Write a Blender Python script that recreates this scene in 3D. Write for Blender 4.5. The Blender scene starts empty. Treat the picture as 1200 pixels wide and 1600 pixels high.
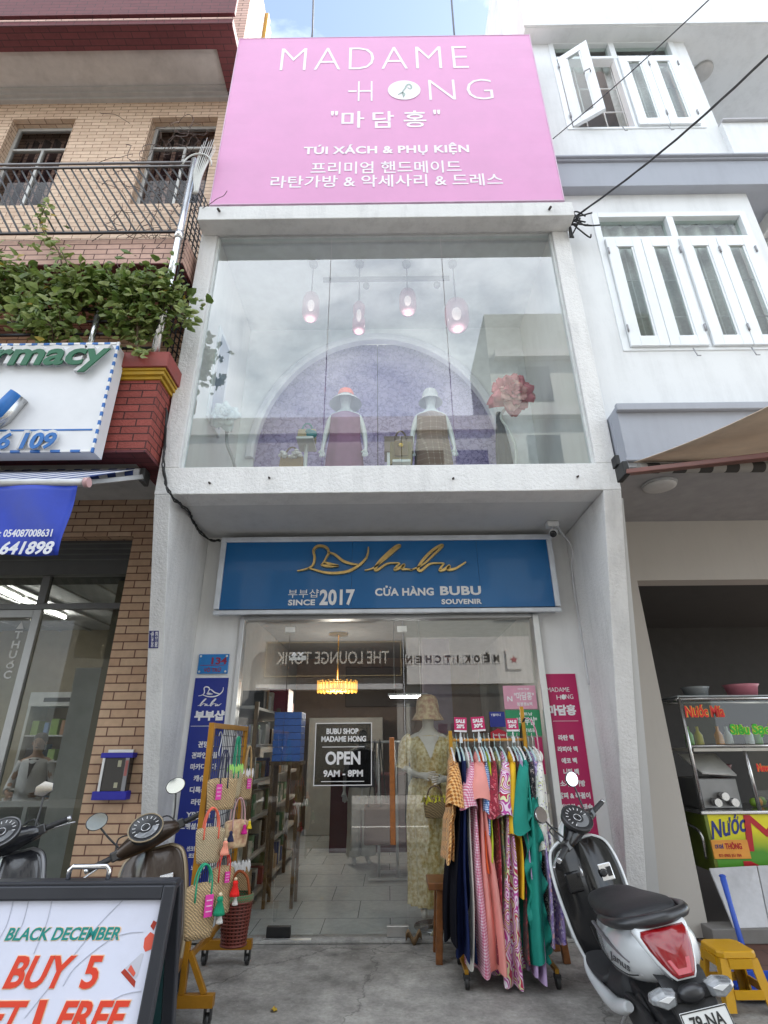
import bpy, bmesh, math, random
from mathutils import Vector as V, Matrix
S = bpy.context.scene
COL = S.collection
random.seed(7)
R = math.radians
# ------------------------------------------------------------------ camera
FPX = 828.0                       # focal length in photo pixels (1200 x 1600)
PITCH, YAW, ROLL = math.atan(361/828.0), R(0.23), R(0.5)
CAM = V((0, 0, 1.5))
cF = V((-math.sin(YAW)*math.cos(PITCH), math.cos(YAW)*math.cos(PITCH), math.sin(PITCH)))
cR0 = V((math.cos(YAW), math.sin(YAW), 0)); cU0 = cR0.cross(cF)
cR = cR0*math.cos(ROLL) - cU0*math.sin(ROLL)
cU = cU0*math.cos(ROLL) + cR0*math.sin(ROLL)
cd = bpy.data.cameras.new('camera'); cam = bpy.data.objects.new('camera', cd); COL.objects.link(cam)
m = Matrix((cR, cU, -cF)).transposed().to_4x4(); m.translation = CAM
cam.matrix_world = m
cd.sensor_fit = 'VERTICAL'; cd.sensor_height = 36.0; cd.sensor_width = 27.0
cd.lens = 36.0*FPX/1600; cd.clip_end = 2000; cd.clip_start = 0.05
S.camera = cam
# ------------------------------------------------------------------ sky and sun
SUN_EL, SUN_AZ = R(45), R(60)
w = bpy.data.worlds.new('World'); S.world = w; w.use_nodes = True
nt = w.node_tree; nt.nodes.clear()
sky = nt.nodes.new('ShaderNodeTexSky'); sky.sky_type = 'NISHITA'; sky.sun_disc = False
sky.sun_elevation = SUN_EL; sky.sun_rotation = SUN_AZ; sky.air_density = 1.0; sky.dust_density = 0.6
tc = nt.nodes.new('ShaderNodeTexCoord'); mp = nt.nodes.new('ShaderNodeMapping')
mp.inputs['Scale'].default_value = (1.0, 1.0, 1.7); mp.inputs['Location'].default_value = (0.35, 0.2, 0.1)
nz = nt.nodes.new('ShaderNodeTexNoise'); nz.inputs['Scale'].default_value = 3.2
nz.inputs['Detail'].default_value = 8; nz.inputs['Roughness'].default_value = 0.55; nz.inputs['Distortion'].default_value = 0.3
rp = nt.nodes.new('ShaderNodeValToRGB'); rp.color_ramp.elements[0].position = 0.40; rp.color_ramp.elements[1].position = 0.62; rp.color_ramp.elements[0].color = (.07, .07, .07, 1)
mx = nt.nodes.new('ShaderNodeMix'); mx.data_type = 'RGBA'
mx.inputs[7].default_value = (8.2, 8.8, 9.5, 1)
bg = nt.nodes.new('ShaderNodeBackground'); bg.inputs['Strength'].default_value = 0.12
ow = nt.nodes.new('ShaderNodeOutputWorld')
L = nt.links.new
L(tc.outputs['Generated'], mp.inputs[0]); L(mp.outputs[0], nz.inputs[0]); sxy = nt.nodes.new('ShaderNodeSeparateXYZ'); L(tc.outputs['Generated'], sxy.inputs[0])
cvr = nt.nodes.new('ShaderNodeMath'); cvr.operation = 'MULTIPLY_ADD'; cvr.inputs[1].default_value = -.17; L(sxy.outputs[1], cvr.inputs[0]); L(nz.outputs['Fac'], cvr.inputs[2])   # thicker cloud towards the street side
L(cvr.outputs[0], rp.inputs[0])
L(rp.outputs[0], mx.inputs[0]); L(sky.outputs[0], mx.inputs[6]); L(mx.outputs[2], bg.inputs[0]); L(bg.outputs[0], ow.inputs[0])
sd = bpy.data.lights.new('sun', 'SUN'); sd.energy = 5.0; sd.angle = R(2.5); sd.color = (1.0, 0.95, 0.87)
so = bpy.data.objects.new('sun', sd); COL.objects.link(so)
to_sun = V((math.sin(SUN_AZ)*math.cos(SUN_EL), math.cos(SUN_AZ)*math.cos(SUN_EL), math.sin(SUN_EL)))
so.rotation_euler = to_sun.to_track_quat('Z', 'Y').to_euler(); so.location = (0, -30, 40)
S.view_settings.view_transform = 'Standard'; S.view_settings.look = 'None'
S.view_settings.exposure = 1.46; S.view_settings.gamma = 1.0; S.view_settings.use_curve_mapping = False
S.cycles.max_bounces = 12; S.cycles.transparent_max_bounces = 24; S.cycles.use_denoising = True
S.cycles.caustics_reflective = False; S.cycles.caustics_refractive = False

# ------------------------------------------------------------------ picture -> place
def ray(px, py):
    return cF + cR*((px-600)/FPX) - cU*((py-800)/FPX)
def P(px, py, Y):                      # point on the plane y = Y
    d = ray(px, py); return CAM + d*(Y/d.y)
def PZ(px, py, z):                     # point at height z
    d = ray(px, py); return CAM + d*((z-CAM.z)/d.z)
def PX(px, py, X):
    d = ray(px, py); return CAM + d*(X/d.x)

# ------------------------------------------------------------------ materials
MATS = {}
def newmat(name):
    mt = bpy.data.materials.new(name); mt.use_nodes = True
    n = mt.node_tree; b = n.nodes['Principled BSDF']
    return mt, n, b
def node(n, t, **kw):
    x = n.nodes.new(t)
    for k, v in kw.items():
        if k in x.inputs: x.inputs[k].default_value = v
        else: setattr(x, k, v)
    return x
def lin(c):
    return tuple(c[:3])+(1,)
def h(s):                               # sRGB hex -> linear
    r = [int(s[i:i+2], 16)/255 for i in (0, 2, 4)]
    return tuple((x/12.92 if x <= .04045 else ((x+.055)/1.055)**2.4) for x in r)
def M(name, col, rough=.55, metal=0, var=.10, scale=6, bump=0, bscale=80, coat=0, emit=0, spec=.5, detail=5, alpha=1, dirt=0, dirtcol=(.12,.10,.08)):
    if name in MATS: return MATS[name]
    if isinstance(col, str): col = h(col)
    mt, n, b = newmat(name); L = n.links.new
    t = node(n, 'ShaderNodeTexCoord')
    nz = node(n, 'ShaderNodeTexNoise', Scale=scale, Detail=detail, Roughness=.6); L(t.outputs['Object'], nz.inputs[0])
    r = node(n, 'ShaderNodeMapRange'); r.inputs[1].default_value = .3; r.inputs[2].default_value = .7
    r.inputs[3].default_value = 1-var; r.inputs[4].default_value = 1+var; L(nz.outputs['Fac'], r.inputs[0])
    mxx = node(n, 'ShaderNodeVectorMath', operation='SCALE'); mxx.inputs[0].default_value = col[:3]; L(r.outputs[0], mxx.inputs['Scale'])
    out = mxx.outputs[0]
    if dirt:
        n2 = node(n, 'ShaderNodeTexNoise', Scale=2.3, Detail=9, Roughness=.68); L(t.outputs['Object'], n2.inputs[0])
        r2 = node(n, 'ShaderNodeMapRange'); r2.inputs[1].default_value = .52; r2.inputs[2].default_value = .72
        r2.inputs[3].default_value = 0; r2.inputs[4].default_value = dirt; L(n2.outputs['Fac'], r2.inputs[0])
        m2 = node(n, 'ShaderNodeMix', data_type='RGBA'); L(r2.outputs[0], m2.inputs[0]); L(out, m2.inputs[6]); m2.inputs[7].default_value = lin(dirtcol)
        out = m2.outputs[2]
    L(out, b.inputs['Base Color'])
    rr = node(n, 'ShaderNodeMapRange'); rr.inputs[3].default_value = max(0, rough-.08); rr.inputs[4].default_value = min(1, rough+.08); L(nz.outputs['Fac'], rr.inputs[0]); L(rr.outputs[0], b.inputs['Roughness'])
    b.inputs['Metallic'].default_value = metal; b.inputs['Specular IOR Level'].default_value = spec
    if coat: b.inputs['Coat Weight'].default_value = coat; b.inputs['Coat Roughness'].default_value = .06
    if emit:
        b.inputs['Emission Color'].default_value = lin(col); b.inputs['Emission Strength'].default_value = emit
    if alpha < 1: b.inputs['Alpha'].default_value = alpha
    if bump:
        n3 = node(n, 'ShaderNodeTexNoise', Scale=bscale, Detail=4, Roughness=.6); L(t.outputs['Object'], n3.inputs[0])
        bp = node(n, 'ShaderNodeBump', Strength=min(1, bump*1.0), Distance=.01); L(n3.outputs['Fac'], bp.inputs['Height']); L(bp.outputs[0], b.inputs['Normal'])
    MATS[name] = mt; return mt
def wallcoords(n):                      # (along the wall, up) in metres from world position
    L = n.links.new
    g = node(n, 'ShaderNodeNewGeometry'); sp = node(n, 'ShaderNodeSeparateXYZ'); L(g.outputs['Position'], sp.inputs[0])
    sn = node(n, 'ShaderNodeSeparateXYZ'); L(g.outputs['True Normal'], sn.inputs[0])
    ax = node(n, 'ShaderNodeMath', operation='ABSOLUTE'); L(sn.outputs[0], ax.inputs[0])
    gx = node(n, 'ShaderNodeMath', operation='GREATER_THAN'); L(ax.outputs[0], gx.inputs[0]); gx.inputs[1].default_value = .6
    az = node(n, 'ShaderNodeMath', operation='ABSOLUTE'); L(sn.outputs[2], az.inputs[0])
    gz = node(n, 'ShaderNodeMath', operation='GREATER_THAN'); L(az.outputs[0], gz.inputs[0]); gz.inputs[1].default_value = .6
    m1 = node(n, 'ShaderNodeMix'); L(gx.outputs[0], m1.inputs[0]); L(sp.outputs[0], m1.inputs[2]); L(sp.outputs[1], m1.inputs[3])
    m2 = node(n, 'ShaderNodeMix'); L(gz.outputs[0], m2.inputs[0]); L(sp.outputs[2], m2.inputs[2]); L(sp.outputs[1], m2.inputs[3])
    c = node(n, 'ShaderNodeCombineXYZ'); L(m1.outputs[0], c.inputs[0]); L(m2.outputs[0], c.inputs[1])
    return c.outputs[0]
def brick(name, c1, c2, mortar, w=.25, hh=.075, ms=.006, bump=.6, rough=.7, split=0.0):
    if name in MATS: return MATS[name]
    mt, n, b = newmat(name); L = n.links.new
    vec = wallcoords(n)
    br = node(n, 'ShaderNodeTexBrick', Scale=1.0, Color1=lin(h(c1)), Color2=lin(h(c2)), Mortar=lin(h(mortar)))
    br.inputs['Brick Width'].default_value = w; br.inputs['Row Height'].default_value = hh; br.inputs['Mortar Size'].default_value = ms
    br.inputs['Mortar Smooth'].default_value = .15; br.offset = .5; L(vec, br.inputs['Vector'])
    nz = node(n, 'ShaderNodeTexNoise', Scale=14, Detail=6, Roughness=.65); L(vec, nz.inputs[0])
    r = node(n, 'ShaderNodeMapRange'); r.inputs[3].default_value = .72; r.inputs[4].default_value = 1.25; L(nz.outputs['Fac'], r.inputs[0])
    sc = node(n, 'ShaderNodeVectorMath', operation='SCALE'); L(br.outputs['Color'], sc.inputs[0]); L(r.outputs[0], sc.inputs['Scale'])
    L(sc.outputs[0], b.inputs['Base Color']); b.inputs['Roughness'].default_value = rough
    n2 = node(n, 'ShaderNodeTexNoise', Scale=45, Detail=5); L(vec, n2.inputs[0])
    ma = node(n, 'ShaderNodeMath', operation='MULTIPLY_ADD'); L(br.outputs['Fac'], ma.inputs[0]); ma.inputs[1].default_value = -1.0
    mb2 = node(n, 'ShaderNodeMath', operation='MULTIPLY'); L(n2.outputs['Fac'], mb2.inputs[0]); mb2.inputs[1].default_value = split; L(mb2.outputs[0], ma.inputs[2])
    bp = node(n, 'ShaderNodeBump', Strength=bump, Distance=.008); L(ma.outputs[0], bp.inputs['Height']); L(bp.outputs[0], b.inputs['Normal'])
    MATS[name] = mt; return mt
def stucco(name, col, bump=.9, sc=38, dirt=.35):
    if name in MATS: return MATS[name]
    mt, n, b = newmat(name); L = n.links.new
    g = node(n, 'ShaderNodeNewGeometry'); vec = g.outputs['Position']
    n1 = node(n, 'ShaderNodeTexNoise', Scale=1.6, Detail=9, Roughness=.7); L(vec, n1.inputs[0])
    mpg = node(n, 'ShaderNodeMapping'); mpg.inputs['Scale'].default_value = (5, 5, .5); L(vec, mpg.inputs[0])
    n1b = node(n, 'ShaderNodeTexNoise', Scale=1.5, Detail=7, Roughness=.7); L(mpg.outputs[0], n1b.inputs[0])
    ad = node(n, 'ShaderNodeMath', operation='MULTIPLY'); L(n1.outputs['Fac'], ad.inputs[0]); L(n1b.outputs['Fac'], ad.inputs[1])
    r = node(n, 'ShaderNodeMapRange'); r.inputs[1].default_value = .22; r.inputs[2].default_value = .44; r.inputs[3].default_value = 0; r.inputs[4].default_value = dirt; L(ad.outputs[0], r.inputs[0])
    mxx = node(n, 'ShaderNodeMix', data_type='RGBA'); L(r.outputs[0], mxx.inputs[0]); mxx.inputs[6].default_value = lin(col); mxx.inputs[7].default_value = lin([c*.55 for c in col])
    L(mxx.outputs[2], b.inputs['Base Color']); b.inputs['Roughness'].default_value = .8
    n2 = node(n, 'ShaderNodeTexNoise', Scale=sc, Detail=4, Roughness=.65); L(vec, n2.inputs[0])
    bp = node(n, 'ShaderNodeBump', Strength=bump, Distance=.012); L(n2.outputs['Fac'], bp.inputs['Height']); L(bp.outputs[0], b.inputs['Normal'])
    MATS[name] = mt; return mt
def glass(name, tint=(.93, .96, .95), ior=1.5, rough=0.0, boost=1.0):
    if name in MATS: return MATS[name]
    mt, n, b = newmat(name); L = n.links.new; n.nodes.remove(b)
    o = n.nodes['Material Output']
    tr = node(n, 'ShaderNodeBsdfTransparent', Color=lin(tint)); gl = node(n, 'ShaderNodeBsdfGlossy', Roughness=rough)
    fr = node(n, 'ShaderNodeFresnel', IOR=ior)
    g = node(n, 'ShaderNodeNewGeometry')
    mu = node(n, 'ShaderNodeMath', operation='MULTIPLY', use_clamp=True); L(fr.outputs[0], mu.inputs[0]); mu.inputs[1].default_value = boost
    bf = node(n, 'ShaderNodeMath', operation='SUBTRACT'); bf.inputs[0].default_value = 1.0; L(g.outputs['Backfacing'], bf.inputs[1])
    mu2 = node(n, 'ShaderNodeMath', operation='MULTIPLY'); L(mu.outputs[0], mu2.inputs[0]); L(bf.outputs[0], mu2.inputs[1])
    ms = node(n, 'ShaderNodeMixShader'); L(mu2.outputs[0], ms.inputs[0]); L(tr.outputs[0], ms.inputs[1]); L(gl.outputs[0], ms.inputs[2]); L(ms.outputs[0], o.inputs[0])
    MATS[name] = mt; return mt

# ------------------------------------------------------------------ meshes
class MB:
    def __init__(s): s.v = []; s.f = []; s.mi = []; s.sm = []
    def add(s, vs, fs, mi=0, smooth=False):
        o = len(s.v); s.v += [V(p) for p in vs]
        for f in fs: s.f.append([i+o for i in f]); s.mi.append(mi); s.sm.append(smooth)
        return s
    def merge(s, b, mi=None, xf=None):
        o = len(s.v); s.v += [xf @ p if xf else p.copy() for p in b.v]
        s.f += [[i+o for i in f] for f in b.f]; s.mi += [x if mi is None else mi for x in b.mi]; s.sm += b.sm; return s
    def xf(s, mtx): s.v = [mtx @ p for p in s.v]; return s
    def box(s, x0, x1, y0, y1, z0, z1, mi=0):
        x0, x1 = sorted((x0, x1)); y0, y1 = sorted((y0, y1)); z0, z1 = sorted((z0, z1))
        return s.add([(x, y, z) for x in (x0, x1) for y in (y0, y1) for z in (z0, z1)],
                     [(0,1,3,2), (4,6,7,5), (0,4,5,1), (2,3,7,6), (0,2,6,4), (1,5,7,3)], mi)
    def obox(s, c, ax, ay, az, mi=0):
        c, ax, ay, az = V(c), V(ax), V(ay), V(az)
        if ax.cross(ay).dot(az) < 0: ax = -ax
        return s.add([c+ax*i+ay*j+az*k for i in (-1,1) for j in (-1,1) for k in (-1,1)],
                     [(0,1,3,2), (4,6,7,5), (0,4,5,1), (2,3,7,6), (0,2,6,4), (1,5,7,3)], mi)
    def bar(s, p, q, wx, wy, up=(0,0,1), mi=0):
        p, q = V(p), V(q); d = (q-p); l = d.length; d.normalize()
        u = V(up) - d*V(up).dot(d)
        if u.length < 1e-4: u = V((0,1,0)) - d*d.y
        u.normalize(); x = d.cross(u)
        return s.obox((p+q)/2, x*wx/2, u*wy/2, d*l/2, mi)
    def tube(s, pts, r, n=8, mi=0, cap=True, flat=1.0, up=None):
        pts = [V(p) for p in pts]; N = len(pts)
        rs = list(r) if isinstance(r, (list, tuple)) else [r]*N
        if len(rs) != N:
            q = rs; rs = []
            for i in range(N):
                t = i/(N-1)*(len(q)-1); j = min(int(t), len(q)-2); rs.append(q[j]+(q[j+1]-q[j])*(t-j))
        prev = None; vs = []
        for i, p in enumerate(pts):
            d = (pts[min(i+1, N-1)] - pts[max(i-1, 0)]).normalized()
            if prev is None:
                a = V(up) if up else (V((0,0,1)) if abs(d.z) < .9 else V((1,0,0)))
            else: a = prev
            a = (a - d*a.dot(d))
            if a.length < 1e-5: a = d.orthogonal()
            a.normalize(); b = d.cross(a); prev = a
            for k in range(n):
                t = 2*math.pi*k/n; vs.append(p + a*(math.cos(t)*rs[i]*flat) + b*(math.sin(t)*rs[i]))
        fs = [(i*n+k, i*n+(k+1)%n, (i+1)*n+(k+1)%n, (i+1)*n+k) for i in range(N-1) for k in range(n)]
        s.add(vs, fs, mi, True)
        if cap:
            o = len(s.v)-len(vs)
            s.f.append([o+k for k in range(n)][::-1]); s.mi.append(mi); s.sm.append(False)
            s.f.append([o+(N-1)*n+k for k in range(n)]); s.mi.append(mi); s.sm.append(False)
        return s
    def cyl(s, p, q, r0, r1=None, n=14, mi=0):
        return s.tube([p, q], [r0, r0 if r1 is None else r1], n, mi)
    def lathe(s, prof, c=(0,0,0), n=20, mi=0, axis=None, cap=True):
        c = V(c); q = V((0,0,1)).rotation_difference(V(axis)).to_matrix() if axis else Matrix.Identity(3)
        vs = [c + q @ V((r*math.cos(2*math.pi*k/n), r*math.sin(2*math.pi*k/n), z)) for r, z in prof for k in range(n)]
        N = len(prof); fs = [(i*n+k, i*n+(k+1)%n, (i+1)*n+(k+1)%n, (i+1)*n+k) for i in range(N-1) for k in range(n)]
        s.add(vs, fs, mi, True)
        if cap:
            o = len(s.v)-len(vs)
            s.f.append([o+k for k in range(n)][::-1]); s.mi.append(mi); s.sm.append(False)
            s.f.append([o+(N-1)*n+k for k in range(n)]); s.mi.append(mi); s.sm.append(False)
        return s
    def sphere(s, c, rx, ry=None, rz=None, nu=14, nv=8, mi=0):
        ry = ry or rx; rz = rz or rx
        c = V(c); vs = []; 
        for i in range(nv+1):
            t = math.pi*i/nv
            for k in range(nu):
                a = 2*math.pi*k/nu; vs.append(c+V((rx*math.sin(t)*math.cos(a), ry*math.sin(t)*math.sin(a), -rz*math.cos(t))))
        fs = [(i*nu+k, i*nu+(k+1)%nu, (i+1)*nu+(k+1)%nu, (i+1)*nu+k) for i in range(nv) for k in range(nu)]
        return s.add(vs, fs, mi, True)
    def loft(s, rings, mi=0, cap=True, smooth=True, closed=True):
        n = len(rings[0]); N = len(rings); vs = [p for r in rings for p in r]
        K = n if closed else n-1
        fs = [(i*n+k, i*n+(k+1)%n, (i+1)*n+(k+1)%n, (i+1)*n+k) for i in range(N-1) for k in range(K)]
        s.add(vs, fs, mi, smooth)
        if cap and closed:
            o = len(s.v)-len(vs)
            s.f.append([o+k for k in range(n)][::-1]); s.mi.append(mi); s.sm.append(smooth)
            s.f.append([o+(N-1)*n+k for k in range(n)]); s.mi.append(mi); s.sm.append(smooth)
        return s
    def prism(s, poly, a, b, axis='y', mi=0):       # poly in the plane across the axis
        def mk(p, t):
            return {'y': (p[0], t, p[1]), 'x': (t, p[0], p[1]), 'z': (p[0], p[1], t)}[axis]
        n = len(poly); vs = [mk(p, a) for p in poly]+[mk(p, b) for p in poly]
        fs = [list(range(n))[::-1], list(range(n, 2*n))]+[(k, (k+1)%n, n+(k+1)%n, n+k) for k in range(n)]
        return s.add(vs, fs, mi)
    def quad(s, a, b, c, d, t, mi=0):               # a slab: corners a,b,c,d given thickness t along the normal
        a, b, c, d = map(V, (a, b, c, d)); nn = (b-a).cross(d-a).normalized()*t
        return s.add([a, b, c, d, a+nn, b+nn, c+nn, d+nn], [(3,2,1,0), (4,5,6,7), (0,1,5,4), (1,2,6,5), (2,3,7,6), (3,0,4,7)], mi)
    def sheet(s, nu, nv, fn, t=.003, mi=0, smooth=True):         # a bent sheet with thickness
        g = [[V(fn(i/nu, j/nv)) for j in range(nv+1)] for i in range(nu+1)]
        def nrm(i, j):
            a = g[min(i+1, nu)][j]-g[max(i-1, 0)][j]; b = g[i][min(j+1, nv)]-g[i][max(j-1, 0)]
            c = a.cross(b); return c.normalized() if c.length > 1e-9 else V((0,0,1))
        W = nv+1; top = [g[i][j] for i in range(nu+1) for j in range(W)]; bot = [g[i][j]-nrm(i, j)*t for i in range(nu+1) for j in range(W)]
        o = len(top); fs = []
        for i in range(nu):
            for j in range(nv):
                a, b, c, d = i*W+j, (i+1)*W+j, (i+1)*W+j+1, i*W+j+1
                fs.append((a, b, c, d)); fs.append((o+d, o+c, o+b, o+a))
        for i in range(nu):
            a, b = i*W, (i+1)*W; fs.append((a, o+a, o+b, b)); a, b = i*W+nv, (i+1)*W+nv; fs.append((b, o+b, o+a, a))
        for j in range(nv):
            a, b = j, j+1; fs.append((b, o+b, o+a, a)); a, b = nu*W+j, nu*W+j+1; fs.append((a, o+a, o+b, b))
        return s.add(top+bot, fs, mi, smooth)

ORG = {}
def link(name, me):
    o = bpy.data.objects.new(name, me); COL.objects.link(o); return o
def obj(name, mb, mats, parent=None, bevel=0, sub=0, local=False, fixn=True, label=None):
    """one mesh object; vertices are given in world metres (or in the thing's own frame with local=True)"""
    if not isinstance(mats, (list, tuple)): mats = [mats]
    vs = mb.v
    if parent is not None:
        org = ORG.get(parent.name, V((0,0,0))) if not local else V((0,0,0)); loc = V((0,0,0))
    else:
        lo = [min(p[i] for p in vs) for i in range(3)]; hi = [max(p[i] for p in vs) for i in range(3)]
        org = V(((lo[0]+hi[0])/2, (lo[1]+hi[1])/2, lo[2])); loc = org
    me = bpy.data.meshes.new(name); me.from_pydata([p-org for p in vs], [], mb.f)
    for mt in mats: me.materials.append(mt)
    me.polygons.foreach_set('material_index', mb.mi); me.polygons.foreach_set('use_smooth', mb.sm)
    if fixn:
        bm = bmesh.new(); bm.from_mesh(me); bmesh.ops.recalc_face_normals(bm, faces=bm.faces); bm.to_mesh(me); bm.free()
    me.update(); o = link(name, me); o.location = loc
    if parent is not None: o.parent = parent
    ORG[o.name] = org
    if label: o['label'] = label
    if bevel:
        md = o.modifiers.new('bevel', 'BEVEL'); md.width = bevel; md.segments = 2; md.limit_method = 'ANGLE'; md.angle_limit = R(40)
    if sub:
        md = o.modifiers.new('sub', 'SUBSURF'); md.levels = sub; md.render_levels = sub
    return o
def tag(o, label, cat, group=None, kind=None):
    o['label'] = label; o['category'] = cat
    if group: o['group'] = group
    if kind: o['kind'] = kind
    return o
def thing(name, label, cat, loc, rot=(0,0,0), group=None):
    o = bpy.data.objects.new(name, None); COL.objects.link(o); o.empty_display_size = .1
    o.location = loc; o.rotation_euler = rot; ORG[o.name] = V(loc)
    return tag(o, label, cat, group)
def struct(name, mb, mats, **k):
    o = obj(name, mb, mats, **k); o['kind'] = 'structure'; return o
def copy_thing(o, loc=None, label=None, parent=None):
    c = o.copy(); COL.objects.link(c); ORG[c.name] = ORG.get(o.name, V((0,0,0)))
    if parent: c.parent = parent
    if loc is not None: c.location = loc
    if label: c['label'] = label
    for ch in list(o.children): copy_thing(ch, parent=c)
    return c

# ------------------------------------------------------------------ lettering
TC = {}
def text_geo(s, bold=0.0, spacing=1.0, thick=.02):
    k = (s, bold, spacing, thick)
    if k in TC: return TC[k]
    c = bpy.data.curves.new('t', 'FONT'); c.body = s; c.size = 1; c.offset = bold; c.space_character = spacing; c.extrude = thick; c.resolution_u = 3
    o = bpy.data.objects.new('t', c); COL.objects.link(o)
    dg = bpy.context.evaluated_depsgraph_get(); me = bpy.data.meshes.new_from_object(o.evaluated_get(dg))
    vs = [v.co.copy() for v in me.vertices]; fs = [list(p.vertices) for p in me.polygons]
    bpy.data.objects.remove(o); bpy.data.curves.remove(c); bpy.data.meshes.remove(me)
    TC[k] = (vs, fs); return TC[k]
def text(mb, s, p00, px, py, depth=.004, bold=0.0, spacing=1.0, shear=0.0, mi=0, keep=False):
    """fit the word into the parallelogram p00 + a*px + b*py (a, b in 0..1), raised by depth"""
    vs, fs = text_geo(s, bold, spacing)
    x0 = min(v.x for v in vs); x1 = max(v.x for v in vs); y0 = min(v.y for v in vs); y1 = max(v.y for v in vs)
    p00, px, py = V(p00), V(px), V(py); nn = px.cross(py).normalized()
    sx, sy = 1/(x1-x0), 1/(y1-y0); out = []
    for v in vs:
        a = (v.x-x0)*sx; b = (v.y-y0)*sy
        out.append(p00 + px*(a + shear*b) + py*b + nn*(depth*(v.z/.04+.5)))
    return mb.add(out, fs, mi)
def ptext(mb, s, x0, x1, y0, y1, Y, **k):
    """word on a wall plane y = Y filling the photo box x0..x1, y0(top)..y1(bottom)"""
    a = P(x0, y1, Y); b = P(x1, y1, Y); c = P((x0+x1)/2, y0, Y)
    z0 = (a.z+b.z)/2; a.z = z0
    text(mb, s, (a.x, Y, z0), (b.x-a.x, 0, 0), (0, 0, c.z-z0), **k); return mb
def catmull(pts, k=6):
    pts = [V(p) for p in pts]; out = []
    for i in range(len(pts)-1):
        p0, p1, p2, p3 = pts[max(i-1, 0)], pts[i], pts[i+1], pts[min(i+2, len(pts)-1)]
        for j in range(k):
            t = j/k; out.append(.5*((2*p1)+(p2-p0)*t+(2*p0-5*p1+4*p2-p3)*t*t+(3*p1-p0-3*p2+p3)*t**3))
    out.append(pts[-1]); return out
def stroke(mb, pts, Y, wd, depth=.01, mi=0, k=6, taper=True):
    """brush stroke along photo points on the plane y = Y"""
    q = catmull([P(x, y, Y) for x, y in pts], k); N = len(q)
    rs = [wd*(.35+.65*math.sin(math.pi*min(1, max(0, (i+.5)/N))) if taper else 1) for i in range(N)]
    ring = []
    for i, p in enumerate(q):
        d = (q[min(i+1, N-1)]-q[max(i-1, 0)]); d.y = 0; d.normalize(); nrm = V((-d.z, 0, d.x))*rs[i]
        ring.append([p+nrm+V((0, -depth, 0)), p-nrm+V((0, -depth, 0)), p-nrm, p+nrm])
    mb.loft(ring, mi, smooth=False); return mb
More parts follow.
